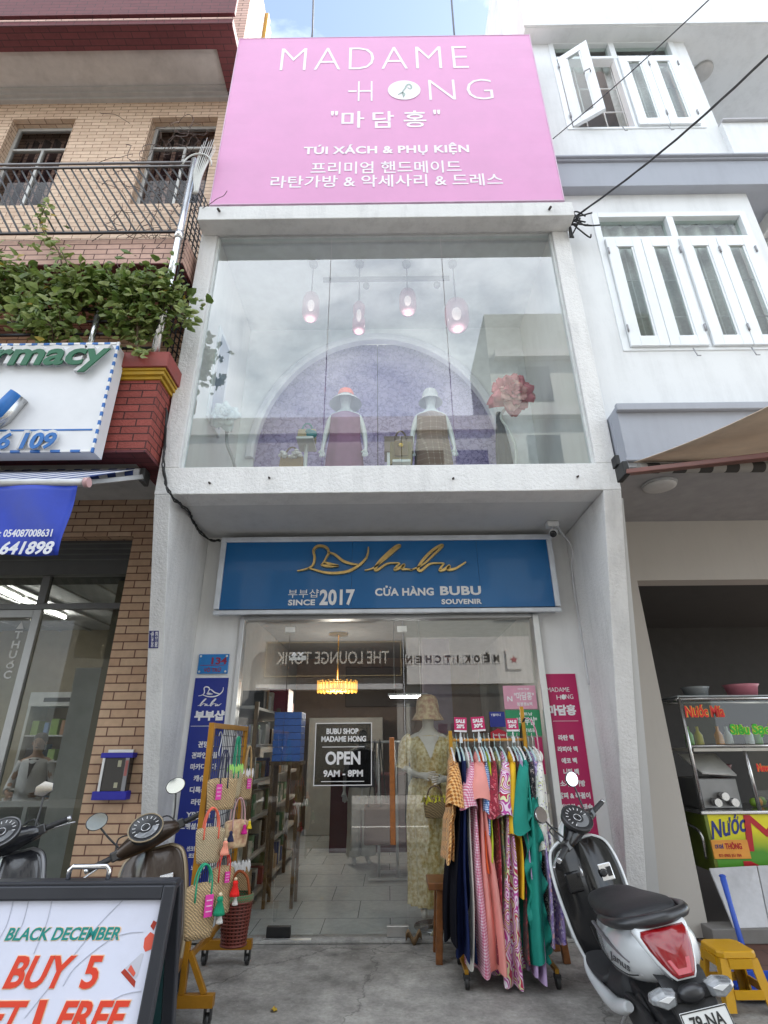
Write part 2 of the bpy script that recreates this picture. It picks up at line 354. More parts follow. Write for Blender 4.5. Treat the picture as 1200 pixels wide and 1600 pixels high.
# ================================================================== GROUND
def concrete(name, base, dark, crack=.5):
    mt, n, b = newmat(name); L = n.links.new
    g = node(n, 'ShaderNodeNewGeometry'); vec = g.outputs['Position']
    n1 = node(n, 'ShaderNodeTexNoise', Scale=1.7, Detail=10, Roughness=.68, Distortion=.4); L(vec, n1.inputs[0])
    n2 = node(n, 'ShaderNodeTexNoise', Scale=38, Detail=6, Roughness=.7); L(vec, n2.inputs[0])
    n4 = node(n, 'ShaderNodeTexNoise', Scale=5.5, Detail=8, Roughness=.7); L(vec, n4.inputs[0])
    r = node(n, 'ShaderNodeValToRGB'); e = r.color_ramp.elements; e[0].position = .36; e[1].position = .66
    e[0].color = lin(dark); e[1].color = lin(base);  L(n1.outputs['Fac'], r.inputs[0])
    r4 = node(n, 'ShaderNodeMapRange'); r4.inputs[1].default_value = .35; r4.inputs[2].default_value = .65; r4.inputs[3].default_value = .7; r4.inputs[4].default_value = 1.2; L(n4.outputs['Fac'], r4.inputs[0])
    r2 = node(n, 'ShaderNodeMapRange'); r2.inputs[1].default_value = .3; r2.inputs[2].default_value = .7; r2.inputs[3].default_value = .8; r2.inputs[4].default_value = 1.2; L(n2.outputs['Fac'], r2.inputs[0])
    mm = node(n, 'ShaderNodeMath', operation='MULTIPLY'); L(r2.outputs[0], mm.inputs[0]); L(r4.outputs[0], mm.inputs[1])
    wv = node(n, 'ShaderNodeVectorMath', operation='MULTIPLY_ADD'); L(n1.outputs['Color'], wv.inputs[0]); wv.inputs[1].default_value = (.5, .5, .5); L(vec, wv.inputs[2])
    vo = node(n, 'ShaderNodeTexVoronoi', feature='DISTANCE_TO_EDGE', Scale=.55); L(wv.outputs[0], vo.inputs['Vector'])
    cr = node(n, 'ShaderNodeMapRange'); cr.inputs[1].default_value = 0; cr.inputs[2].default_value = .006; cr.inputs[3].default_value = 1-crack; cr.inputs[4].default_value = 1; L(vo.outputs['Distance'], cr.inputs[0])
    m2 = node(n, 'ShaderNodeMath', operation='MULTIPLY'); L(mm.outputs[0], m2.inputs[0]); L(cr.outputs[0], m2.inputs[1])
    sc = node(n, 'ShaderNodeVectorMath', operation='SCALE'); L(r.outputs[0], sc.inputs[0]); L(m2.outputs[0], sc.inputs['Scale'])
    vs2 = node(n, 'ShaderNodeTexVoronoi', Scale=9, Randomness=1); L(vec, vs2.inputs['Vector'])
    sp = node(n, 'ShaderNodeMapRange'); sp.inputs[1].default_value = .03; sp.inputs[2].default_value = .06; sp.inputs[3].default_value = .35; sp.inputs[4].default_value = 0; L(vs2.outputs['Distance'], sp.inputs[0])
    mx3 = node(n, 'ShaderNodeMix', data_type='RGBA'); L(sp.outputs[0], mx3.inputs[0]); L(sc.outputs[0], mx3.inputs[6]); mx3.inputs[7].default_value = lin([c*1.7 for c in base])
    L(mx3.outputs[2], b.inputs['Base Color']); b.inputs['Roughness'].default_value = .82
    bp = node(n, 'ShaderNodeBump', Strength=.55, Distance=.006); L(m2.outputs[0], bp.inputs['Height']); L(bp.outputs[0], b.inputs['Normal'])
    so_ = node(n, 'ShaderNodeTexNoise', Scale=2.6, Detail=7, Roughness=.6); L(vec, so_.inputs[0]); ro = node(n, 'ShaderNodeMapRange'); ro.inputs[1].default_value = .60; ro.inputs[2].default_value = .70; ro.inputs[3].default_value = 1; ro.inputs[4].default_value = .62; L(so_.outputs['Fac'], ro.inputs[0])
    fx = node(n, 'ShaderNodeVectorMath', operation='SCALE'); L(mx3.outputs[2], fx.inputs[0]); L(ro.outputs[0], fx.inputs['Scale']); L(fx.outputs[0], b.inputs['Base Color'])
    MATS[name] = mt; return mt
m_pave = concrete('concrete', (.40, .38, .35), (.22, .207, .19))
m_curb = concrete('kerb_concrete', (.42, .41, .39), (.28, .27, .25), .2)
m_asph = M('asphalt', (.115, .113, .11), .85, bump=.5, bscale=90, var=.25)
struct('ground', MB().box(-300, 300, -300, 300, -.9, -.30), M('earth', (.11, .09, .065), .9))
struct('road', MB().box(-60, 60, -5.4, 1.2, -.296, -.14), m_asph)
struct('pavement', MB().box(-30, 30, 1.32, 5.36, -.29, 0.0), m_pave)
struct('kerb', MB().box(-30, 30, 1.2, 1.318, -.29, -.004), m_curb, bevel=.012)
struct('opposite_pavement', MB().box(-30, 30, -8.3, -5.402, -.29, -.01), m_curb)
mk = MB()
for i in range(-8, 9): mk.box(i*4-.9, i*4+.9, -2.2, -2.08, -.139, -.1355)
struct('road_marking', mk, M('road_paint', (.7, .7, .66), .7))
struct('tiled_pavement', MB().box(2.5, 9, 3.3, 5.36, .0, .018), brick('red_floor_tile', '5e4038', '69483e', '3a2a26', .3, .3, .005, .3, .5))

# ================================================================== THE SHOP BUILDING
XL, XR, YF, YD = -2.09, 2.12, 4.30, 5.42
m_stuc = stucco('white_stucco', (.77, .765, .755), .9, 38, .5)
m_white = stucco('white_plaster', (.76, .755, .745), .12, 14, .28)
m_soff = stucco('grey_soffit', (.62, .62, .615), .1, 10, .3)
m_alu = M('aluminium', (.62, .63, .64), .35, .7, .05)
m_gl_d = glass('door_glass', (.97, .985, .98), 1.52, 0, 4.4)
m_gl_u = glass('window_glass', (.95, .99, .98), 1.52, 0, 4.2)
m_gl_s = glass('pane_glass', (.88, .92, .9), 1.5, 0, 1.3)
m_gl_t = glass('room_darkening_glass', (.70, .72, .71), 1.5, 0, .9)  # grey tint added to darken the pharmacy room behind it
shop = thing('shop_house', 'narrow white three storey shop house with a big show window over a glass shop front', 'building', (0, 5, 0))
poly = [(YF, 3.568), (YD+.3, 3.568), (YD+.3, 0), (5.37, 0)]
obj('wing_wall', MB().prism(poly, XL+.004, -1.945, 'x'), m_stuc, shop, bevel=.006)
obj('wing_wall', MB().prism(poly, 1.955, XR-.004, 'x'), m_stuc, shop, bevel=.006)
f = MB().box(XL, XR, YF, 4.56, 3.57, 3.845)
f.box(XL, -1.905, YF, 4.42, 3.8452, 6.89); f.box(1.935, XR, YF, 4.42, 3.8452, 6.89); f.box(XL, XR, YF+.002, 4.45, 6.8902, 7.06)
obj('facade_frame', f, m_stuc, shop, bevel=.008)
obj('upper_side_wall', MB().box(XL+.003, -1.91, 4.423, 8.0, 3.72, 6.98), m_white, shop)
obj('upper_side_wall', MB().box(1.94, XR-.003, 4.423, 8.0, 3.72, 6.98), m_white, shop)
obj('ledge', MB().box(XL+.02, XR+.01, 4.09, 4.299, 6.855, 7.07), stucco('ledge_plaster', (.70, .70, .69), .5, 25, .6), shop, bevel=.008)
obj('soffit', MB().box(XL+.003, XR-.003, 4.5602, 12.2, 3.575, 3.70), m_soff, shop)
obj('roof', MB().box(XL+.003, XR-.003, 4.452, 8.2, 6.98, 7.05), m_white, shop)
wl = MB().box(-1.944, -1.50, YD, YD+.2, .0, 3.5745).box(1.54, 1.954, YD, YD+.2, .0, 3.5745).box(-1.4998, 1.5398, YD, YD+.2, 2.70, 3.5745)
obj('door_wall', wl, m_white, shop)
for a_, b_ in ((-1.943, -1.50), (1.54, 1.953)): obj('plinth', MB().box(a_, b_, YD-.02, YD-.0005, .002, .11), M('plinth_tile', (.30, .28, .25), .7, dirt=.6), shop, bevel=.004)
obj('threshold', MB().box(-1.52, 1.56, YD-.06, YD+.12, .0015, .022), m_curb, shop, bevel=.005)
# shop interior shell
m_tile = brick('grey_floor_tile', 'd2d6d5', 'cdd2d1', '787c7c', .6, .6, .004, .1, .16)
obj('shop_floor', MB().box(-2.0, 2.0, YD+.12, 12, -.1, .015), m_tile, shop)
m_in = M('interior_wall', (.30, .26, .22), .7); m_brown = M('brown_back_wall', (.24, .17, .13), .6)
for a_, b_ in ((-2.06, -1.97), (1.97, 2.06)): obj('inner_wall', MB().box(a_, b_, YD+.21, 12, .016, 3.2), M('shop_inner_wall', (.42, .42, .41), .7), shop)
obj('back_wall', MB().box(-1.968, 1.968, 11.9, 12, .016, 3.2), m_brown, shop)
obj('shop_ceiling', MB().box(-2.06, 2.06, YD+.21, 12, 3.201, 3.25), M('shop_ceiling', (.26, .26, .26), .8), shop)
obj('column', MB().box(.62, 1.1, 9.6, 10.1, .016, 3.2), M('mauve_column', (.25, .22, .30), .6), shop)
# upper show room shell
obj('upper_floor', MB().box(-1.9, 1.93, 4.57, 8.0, 3.701, 3.72), M('wood_floor', (.35, .28, .2), .5), shop)
obj('upper_ceiling', MB().box(-1.908, 1.938, 4.46, 8.0, 6.93, 6.978), M('ceiling_paint', (.74, .76, .77), .8), shop)
YA = 5.9
acx, acz = (P(397, 700, YA).x+P(783, 700, YA).x)/2, P(590, 715, YA).z
arx, arz = (P(783, 700, YA).x-P(397, 700, YA).x)/2, P(585, 533, YA).z-acz
arc = [(acx+arx*math.cos(t), acz+arz*math.sin(t)) for t in [math.pi*(1-i/40) for i in range(41)]]
poly = [(-1.908, 3.721), (acx-arx, 3.721)]+arc+[(acx+arx, 3.721), (1.938, 3.721), (1.938, 6.929), (-1.908, 6.929)]
obj('arch_wall', MB().prism(poly, YA, YA+.06), M('arch_wall_paint', (.82, .83, .85), .7), shop)
tr = MB(); rr = []
for i in range(41):
    t = math.pi*(1-i/40); c, s_ = math.cos(t), math.sin(t)
    rr.append([V((acx+(arx+a)*c, y, acz+(arz+a)*s_)) for a, y in ((-.01, YA+.05), (-.01, YA-.05), (.02, YA-.07), (.075, YA-.07), (.1, YA-.05), (.1, YA+.02))])
obj('arch_trim', tr.loft(rr, smooth=False), M('arch_trim_paint', (.72, .72, .78), .5), shop)
def backdrop_mat():
    mt, n, b = newmat('purple_backdrop'); L = n.links.new
    g = node(n, 'ShaderNodeNewGeometry'); vec = g.outputs['Position']
    vo = node(n, 'ShaderNodeTexVoronoi', feature='DISTANCE_TO_EDGE', Scale=9); n0 = node(n, 'ShaderNodeTexNoise', Scale=7, Detail=8, Roughness=.7); L(vec, n0.inputs[0])
    wv = node(n, 'ShaderNodeVectorMath', operation='MULTIPLY_ADD'); L(n0.outputs['Color'], wv.inputs[0]); wv.inputs[1].default_value = (.35, .35, .35); L(vec, wv.inputs[2]); L(wv.outputs[0], vo.inputs['Vector'])
    n1 = node(n, 'ShaderNodeTexNoise', Scale=16, Detail=8, Roughness=.75); L(vec, n1.inputs[0])
    ad = node(n, 'ShaderNodeMath', operation='MULTIPLY'); L(vo.outputs['Distance'], ad.inputs[0]); ad.inputs[1].default_value = 2.5
    a2 = node(n, 'ShaderNodeMath', operation='ADD'); L(ad.outputs[0], a2.inputs[0]); L(n1.outputs['Fac'], a2.inputs[1])
    r = node(n, 'ShaderNodeValToRGB'); e = r.color_ramp.elements; e[0].position = .42; e[1].position = .82; e[0].color = lin(h('7566a2')); e[1].color = lin(h('c2b5e2')); L(a2.outputs[0], r.inputs[0])
    L(r.outputs[0], b.inputs['Base Color']); b.inputs['Roughness'].default_value = .65
    bp = node(n, 'ShaderNodeBump', Strength=.4, Distance=.02); L(a2.outputs[0], bp.inputs['Height']); L(bp.outputs[0], b.inputs['Normal'])
    return mt
xm = P(590, 640, 6.2).x; m_bd = backdrop_mat()
obj('backdrop_seam', MB().box(xm-.03, xm+.03, 6.2305, 6.24, 3.722, 6.9), M('gap_blocker_dark', (.06, .05, .09), .7), shop)  # dark strip added behind the gap so no light shows through
obj('backdrop', MB().box(-1.9, xm-.006, 6.2, 6.23, 3.722, 6.9).box(xm+.006, 1.93, 6.2, 6.23, 3.722, 6.9), m_bd, shop)
wa, wb = PX(352, 545, -1.905), PX(334, 650, -1.905)
sw = obj('side_window', MB().box(-1.9095, -1.885, wb.y-.22, wa.y+.16, wb.z-.15, wa.z+.1), M('white_frame', (.75, .77, .8), .4), shop, bevel=.005)
obj('pane', MB().box(-1.884, -1.879, wb.y-.15, wa.y+.09, wb.z-.08, wa.z+.03), M('frosted_pane', (.25, .31, .42), .3), sw)
# show window panes and rails
s1, s2 = P(513, 500, 4.37).x, P(697, 500, 4.37).x
for a, b in ((-1.9, s1-.004), (s1+.004, s2-.004), (s2+.004, 1.93)):
    obj('window_pane', MB().box(a, b, 4.368, 4.378, 3.862, 6.882), m_gl_u, shop)
obj('window_channel', MB().box(-1.9, 1.93, 4.345, 4.40, 3.8455, 3.861).box(-1.9045, -1.885, 4.345, 4.40, 3.862, 6.882).box(1.915, 1.9345, 4.345, 4.40, 3.862, 6.882).box(-1.9, 1.93, 4.345, 4.40, 6.883, 6.8898), M('white_channel', (.7, .73, .72), .4), shop)
# shop front glazing
fr = MB().box(-1.4995, -1.455, YD-.03, YD+.10, .023, 2.699).box(1.478, 1.5395, YD-.05, YD+.10, .023, 2.699).box(-1.4548, 1.4778, YD-.03, YD+.10, 2.665, 2.699)
obj('door_frame', fr, m_alu, shop, bevel=.004)
d1, d2 = P(453, 992, YD+.03).x, P(628, 992, YD+.03).x
YG = YD+.03
for nm, a, b in (('glass_panel', -1.4545, d1-.004), ('glass_door', d1+.004, d2-.003), ('glass_door', d2+.003, 1.4775)):
    gp = obj(nm, MB().box(a, b, YG, YG+.012, .035, 2.664), m_gl_d, shop)
    if nm == 'glass_door' and b < 1:
        hx = P(613, 1230, 5.36).x; hz0, hz1 = P(613, 1320, 5.36).z, P(613, 1152, 5.36).z
        hb = MB().box(hx-.024, hx+.024, 5.335, 5.375, hz0, hz1)
        hd = obj('handle', hb, M('amber_wood', h('9a5a22'), .35, var=.25, scale=30, coat=.4), gp, bevel=.006)
        for z in (hz0+.18, hz1-.18): hb2 = obj('handle_mount', MB().cyl((hx, 5.374, z), (hx, YG-.0005, z), .009), m_alu, gp)
m_clip = M('steel_clip', (.75, .75, .73), .3, .6)
for x in (d1, d2): obj('patch_fitting', MB().box(x-.05, x+.05, YG-.012, YG+.024, 2.54, 2.60), m_clip, shop, bevel=.003)
a, b = P(424, 1470, YD), P(456, 1470, YD); obj('floor_fitting', MB().box(d1-.04, d1+.16, YG-.02, YG+.032, .024, .10), M('black_fitting', (.02, .02, .02), .4, .3), shop, bevel=.004)
obj('floor_fitting', MB().box(d2-.18, d2+.005, YG-.02, YG+.032, .024, .10), M('steel_fitting', (.55, .54, .52), .3, .8), shop, bevel=.004)
obj('floor_plate', MB().box(d1-.06, d1+.34, YD-.055, YD-.012, .0225, .03), m_clip, shop)
# bolts and stains left on the facade band
for px, py in ((421, 747), (708, 748), (902, 745), (328, 755)): p = P(px, py, YF); obj('anchor_bolt', MB().cyl(p+V((0, .004, 0)), p+V((0, -.03, -.006)), .011, .008, 8), M('rusty_bolt', (.04, .03, .025), .7), shop)
for px, py in ((343, 330), (858, 327)): p = P(px, py, 4.09); obj('ledge_bracket', MB().cyl(p+V((0, .004, .0)), p+V((0, -.05, -.03)), .014, .014, 8), M('rusty_bolt', (.04, .03, .025), .7), shop)

# ================================================================== LEFT HOUSE
m_br = brick('tan_brick_tile', 'c9aa8c', 'ba977a', '6b483a')
m_rb = brick('red_split_brick', '95483f', '843d35', '4a211d', .25, .078, .007, 1.0, .75, 1.1)
m_maroon = brick('maroon_tile', '6a3438', '612f34', '3e2226', .25, .08, .005, .4)
m_red = M('red_paint', h('8e423c'), .6, bump=.2, bscale=30, dirt=.3)
m_yel = M('yellow_paint', h('b58f22'), .55, dirt=.3)
m_pink = brick('pale_pink_brick', 'c9a596', 'bb9787', '5d403a')
house = thing('brick_house', 'tan brick house with balconies and a pharmacy on its ground floor', 'building', (-4.5, 5, 0))
YB = 5.08; xo = -2.60
obj('brick_pier', MB().box(xo, XL+.0035, YB, YB+.35, 0, 3.87), m_br, house)
obj('lintel', MB().box(-9, xo-.0005, YB, YB+.2, P(150, 838, YB).z, 3.87), m_br, house)
zl = P(150, 838, YB).z
zs = P(150, 897, YB+.12).z
sb = MB().box(-9, xo-.001, YB+.12, YB+.5, zs, zl-.001)
obj('shutter_box', sb, M('shutter_metal', (.10, .10, .095), .5, .3), house)
sl = MB()
for i in range(5): z = zs+.02+(zl-zs)*(.35+i*.16); sl.box(-9, xo-.002, YB+.105, YB+.1195, z, z+.012)
obj('shutter_rib', sl, M('shutter_rib_metal', (.14, .14, .13), .5, .3), house)
# pharmacy room
zc = 3.28
m_bei = M('beige_wall', (.36, .31, .22), .75)
obj('pharmacy_wall', MB().box(xo-.25, xo-.06, YB+.36, 9.0, .02, zc).box(-9, xo-.251, 8.9, 9.0, .02, zc), m_bei, house)
cl = MB().box(-9, xo-.06, YB+.52, 9.0, zc, zc+.05)
for i in range(14): cl.box(-9+i*.5, -8.96+i*.5, YB+.52, 8.9, zc-.02, zc-.0005)
obj('pharmacy_ceiling', cl, M('white_ceiling', (.5, .5, .5), .6), house)
obj('pharmacy_floor', MB().box(-9, xo, YB+.02, 9.0, -.2, .016), M('pharmacy_floor', (.35, .33, .3), .3), house)
zt0, zt1 = P(100, 948, YB+.2).z, P(100, 900, YB+.2).z
YS = YB+.2; m_dk = M('grey_frame', (.15, .15, .145), .4, .5)
g1 = P(45, 1030, YS).x
fb = MB().box(-9, xo-.001, YS-.03, YS+.03, zt1, zs-.002).box(-9, xo-.001, YS-.03, YS+.03, zt0-.03, zt0+.03)
fb.box(g1-.05, g1+.03, YS-.029, YS+.029, zt0+.0301, zt1-.0005)
obj('window_frame', fb, m_dk, house, bevel=.004)
dp = obj('sliding_door', MB().box(g1-.06, g1+.02, YS-.025, YS+.025, .02, zt0-.031).box(-4.9, -4.82, YS-.025, YS+.025, .02, zt0-.031).box(-4.819, g1-.061, YS-.024, YS+.024, zt0-.11, zt0-.0315).box(-4.819, g1-.061, YS-.024, YS+.024, .02, .12), M('silver_door_frame', (.34, .34, .33), .4, .5), house, bevel=.004)
obj('pane', MB().box(-4.819, g1-.0605, YS-.004, YS+.004, .121, zt0-.111), m_gl_t, dp)
for a_, b_, z_, w_ in ((g1+.022, xo-.004, .02, zt0-.032), (g1+.031, xo-.004, zt0+.031, zt1-.001), (-9, g1-.051, zt0+.031, zt1-.001)): obj('fixed_pane', MB().box(a_, b_, YS+.005, YS+.011, z_, w_), m_gl_t, house)  # lower right pane is added, to dim the pharmacy behind
obj('handle', MB().tube([(g1-.03, YS-.026, .95), (g1-.03, YS-.06, .97), (g1-.03, YS-.06, 1.35), (g1-.03, YS-.026, 1.37)], .01), m_alu, dp)
lt = MB(); word = MB(); ptext(word, 'NHÀ THUỐC', 20, 32, 900, 905, YS)
zz = P(28, 975, YS-.004); 
for i, ch in enumerate('▲THUỐC'): text(lt, ch, (g1-.20, YS-.006, zz.z-.05-i*.095), (.075, 0, 0), (0, 0, .075), depth=.002, bold=.02)
obj('window_lettering', lt, M('white_vinyl', (.6, .6, .58), .5), dp)
# balcony of the first floor
YR = 4.05
rb0, rb1 = P(227, 703, YR).z, P(252, 594, YR).z
ry1, rc = rb1+.10, P(255, 558, YR).z
ba = MB().box(-9, XL-.02, YR, YR+.14, rb0+.001, rb1).box(XL-.16, XL-.02, YR+.1402, YB-.001, rb0+.001, rb1)
obj('balcony_parapet', ba, m_rb, house)
mo = MB()
for i, (d, z0, z1) in enumerate(((.02, rb1, rb1+.035), (.045, rb1+.0352, rb1+.075), (.06, rb1+.0752, ry1))):
    mo.box(-9, XL-.02+d, YR-d, YR+.12, z0+.0003, z1).box(XL-.15, XL-.02+d, YR+.1202, YB-.001, z0+.0003, z1)
obj('balcony_molding', mo, m_yel, house, bevel=.004)
obj('balcony_cap', MB().box(-9, XL+.06, YR-.08, YB-.001, ry1+.0004, rc), m_red, house, bevel=.006)
obj('balcony_border', MB().box(-9, XL-.02, YR+.001, YR+.22, rb0-.02, rb0).box(XL-.20, XL-.02, YR+.2202, YB-.001, rb0-.02, rb0), m_maroon, house)
obj('balcony_soffit', MB().box(-9, XL-.2005, YR+.2205, YB-.001, rb0+.0, rb0+.05), M('old_white_paint', (.45, .44, .42), .8, dirt=.4), house)
# first floor wall behind the plants and the brick band over it
obj('recessed_wall', MB().box(-9, XL-.03, YB+.003, YB+.2, 3.871, 6.15), m_br, house)
b0, b1 = P(150, 412, 4.12).z, P(150, 374, 4.12).z
obj('floor_band', MB().box(-9, XL-.06, 4.12, YB+.2, b0, b1), m_pink, house)
obj('band_border', MB().box(-9, XL-.06, 4.121, 4.5, b0-.012, b0-.0005), m_maroon, house)
# second floor wall with two windows
YW = 4.95
def edge(px, py): return P(px, py, YW)
zw1 = edge(290, 183).z; wx = []
for (a, b) in ((20, 118), (237, 340)): wx.append((edge(a, 188).x, edge(b, 188).x))
zw0 = edge(265, 318).z
zsf = edge(180, 152).z
xs = [-9, wx[0][0], wx[0][1], wx[1][0], wx[1][1], XL-.05]
w2 = MB()
for i in (0, 2, 4): w2.box(xs[i]+(.0002 if i else 0), xs[i+1]-.0002, YW, YW+.22, b1+.0005, zsf)
for i in (1, 3): w2.box(xs[i], xs[i+1], YW, YW+.22, zw1, zsf).box(xs[i], xs[i+1], YW, YW+.22, b1+.0005, zw0)
obj('brick_wall', w2, brick('lit_tan_brick', 'dcc3aa', 'cbb097', '86614f', .25, .075, .005, .5), house)  # paler copy of the tan brick, the upper wall's light put into its colour
m_cur = M('maroon_curtain', (.035, .012, .014), .8, var=.5, scale=9)
for (a, b) in wx:
    yv = YW+.13; zt = edge(290, 217).z; xm_ = (a+b)/2+.03
    wf = MB().box(a+.001, a+.05, yv, yv+.05, zw0+.001, zw1-.001).box(b-.05, b-.001, yv, yv+.05, zw0+.001, zw1-.001).box(a+.0502, b-.0502, yv, yv+.05, zw1-.06, zw1-.001).box(a+.0502, b-.0502, yv, yv+.05, zw0+.001, zw0+.05)
    wf.box(a+.0502, b-.0502, yv-.005, yv+.045, zt-.02, zt+.02).box(xm_-.02, xm_+.02, yv-.004, yv+.044, zw0+.0502, zt-.0202)
    wn = obj('window', wf, M('grey_window_frame', (.5, .5, .48), .45, .3), house, bevel=.003)
    obj('pane', MB().box(a+.05, b-.05, yv+.02, yv+.026, zw0+.05, zw1-.06), glass('dark_pane', (.8, .8, .8), 1.45, 0, .8), wn)
    N = 40; cu = MB().sheet(N, 1, lambda u, v: (a+.02+(b-a-.04)*u, yv+.2+.035*math.sin(u*34)+.01*math.sin(u*11), zw0+(zw1-zw0)*v), .004)
    obj('curtain', cu, m_cur, wn)
yft = 4.02
so2 = MB().box(-9, -2.36, yft+.28, YW+.001, zsf, zsf+.05); obj('eave_soffit', so2, M('eave_paint', (.55, .52, .50), .8, dirt=.2), house)
cm = MB()
for d, z in ((.16, .05), (.11, .10), (.06, .15)): cm.box(-9, XL-.05, YW-d, YW-.0005, zsf-z, zsf-z+.0495)
obj('cornice', cm, M('cornice_paint', (.45, .43, .41), .7), house)
bo = MB().box(-9, -2.06, yft, yft+.2795, zsf-.10, zsf+.05).box(-2.3595, -2.06, yft+.28, 6.2, zsf-.10, zsf+.05)
obj('eave_border', bo, m_maroon, house)
obj('eave_fascia', MB().box(-9, -2.05, yft-.03, yft-.001, zsf-.12, zsf-.02).box(-9, -2.02, yft-.08, yft-.0315, zsf+.02, zsf+.5), m_maroon, house, bevel=.004)
obj('upper_storey', MB().box(-9, -2.14, 4.6, 9, zsf+.051, zsf+3.2), m_pink, house)
obj('upper_molding', MB().box(-2.139, -2.08, 5.3, 5.42, zsf+.052, zsf+3.2).box(-2.139, -2.1, 5.5, 5.6, zsf+.052, zsf+3.2), m_yel, house)
obj('house_body', MB().box(-9, -2.15, 5.3, 9, 3.9, zsf), m_pink, house)

# ================================================================== RIGHT HOUSE
YQ = 4.42
m_rw = stucco('cool_white_wall', (.74, .755, .765), .10, 10, .30)
m_gb = stucco('grey_blue_trim', (.36, .38, .43), .1, 12, .25)
rh = thing('white_house', 'white house with grey bands and tall white shuttered windows', 'building', (5, 5, 0))
xe1 = P(1088, 115, YQ).x; xe2 = P(1185, 350, YQ).x
z_b0, z_b1 = P(1000, 290, YQ-.12).z, P(1000, 248, YQ-.12).z
zt_ = P(950, 42, YQ-.2).z
def win_px(x0, y0, x1, y1): a = P(x0, y0, YQ); b = P(x1, y1, YQ); return a.x, b.x, b.z, a.z
UW = (P(858, 66, YQ).x, P(1047, 66, YQ).x, P(950, 201, YQ).z, P(950, 66, YQ).z)
LW = (P(927, 335, YQ).x, P(1160, 335, YQ).x, P(1050, 546, YQ).z, P(1050, 335, YQ).z)
zcan = P(1000, 632, YQ).z
def wall_hole(mb, x0, x1, z0, z1, hx0, hx1, hz0, hz1, y0, y1):
    mb.box(x0, hx0, y0, y1, z0, z1).box(hx1, x1, y0, y1, z0, z1)
    mb.box(hx0+.0002, hx1-.0002, y0, y1, hz1, z1).box(hx0+.0002, hx1-.0002, y0, y1, z0, hz0); return mb
wm = MB(); x0_ = XR+.012
wall_hole(wm, x0_, xe2, zcan-.4, z_b0, LW[0], LW[1], LW[2], LW[3], YQ, YQ+.25)
obj('wall', wm, m_rw, rh)
wm = MB(); wall_hole(wm, x0_-.02, xe1, z_b1, zt_, UW[0], UW[1], UW[2], UW[3], YQ-.0, YQ+.25)
obj('wall', wm, m_rw, rh)
obj('inner_side_wall', MB().box(xe1-.2, xe1-.001, YQ+.2502, 7.5, z_b1, zt_).box(xe2-.2, xe2-.001, YQ+.2502, 7.5, 3.7, z_b0), m_rw, rh)
obj('recess_wall', MB().box(xe1, 9, 6.4, 6.6, 3.7, zt_+.5), m_rw, rh)
obj('grey_band', MB().box(x0_-.03, 9, YQ-.12, 6.4, z_b0, z_b1-.06).box(x0_-.05, 9, YQ-.15, 6.4, z_b1-.0598, z_b1-.03).box(x0_-.06, 9, YQ-.18, 6.4, z_b1-.0298, z_b1), m_gb, rh, bevel=.006)
zp = P(1150, 190, YQ-.05).z
obj('balcony_parapet', MB().box(xe1+.001, 9, YQ-.06, YQ+.08, z_b1+.0005, zp-.035), m_rw, rh)
obj('parapet_cap', MB().box(xe1+.001, 9, YQ-.10, YQ+.12, zp-.0345, zp), M('grey_stone', (.4, .4, .42), .6), rh, bevel=.004)
obj('eave', MB().box(x0_-.06, 9, YQ-.2, 7.5, zt_, zt_+.9), m_rw, rh, bevel=.006)
obj('eave_trim', MB().box(x0_-.08, 9, YQ-.23, YQ-.2005, zt_+.01, zt_+.06), m_rw, rh)
obj('roof_block', MB().box(x0_-.06, 9, YQ+.6, 8, zt_+.901, zt_+3.5), M('pale_blue_wall', (.66, .70, .78), .8), rh)
m_wf = M('white_shutter_paint', (.76, .79, .81), .35, coat=.2, var=.03)
m_lace = M('lace_curtain', (.60, .60, .58), .9, var=.12, scale=30)
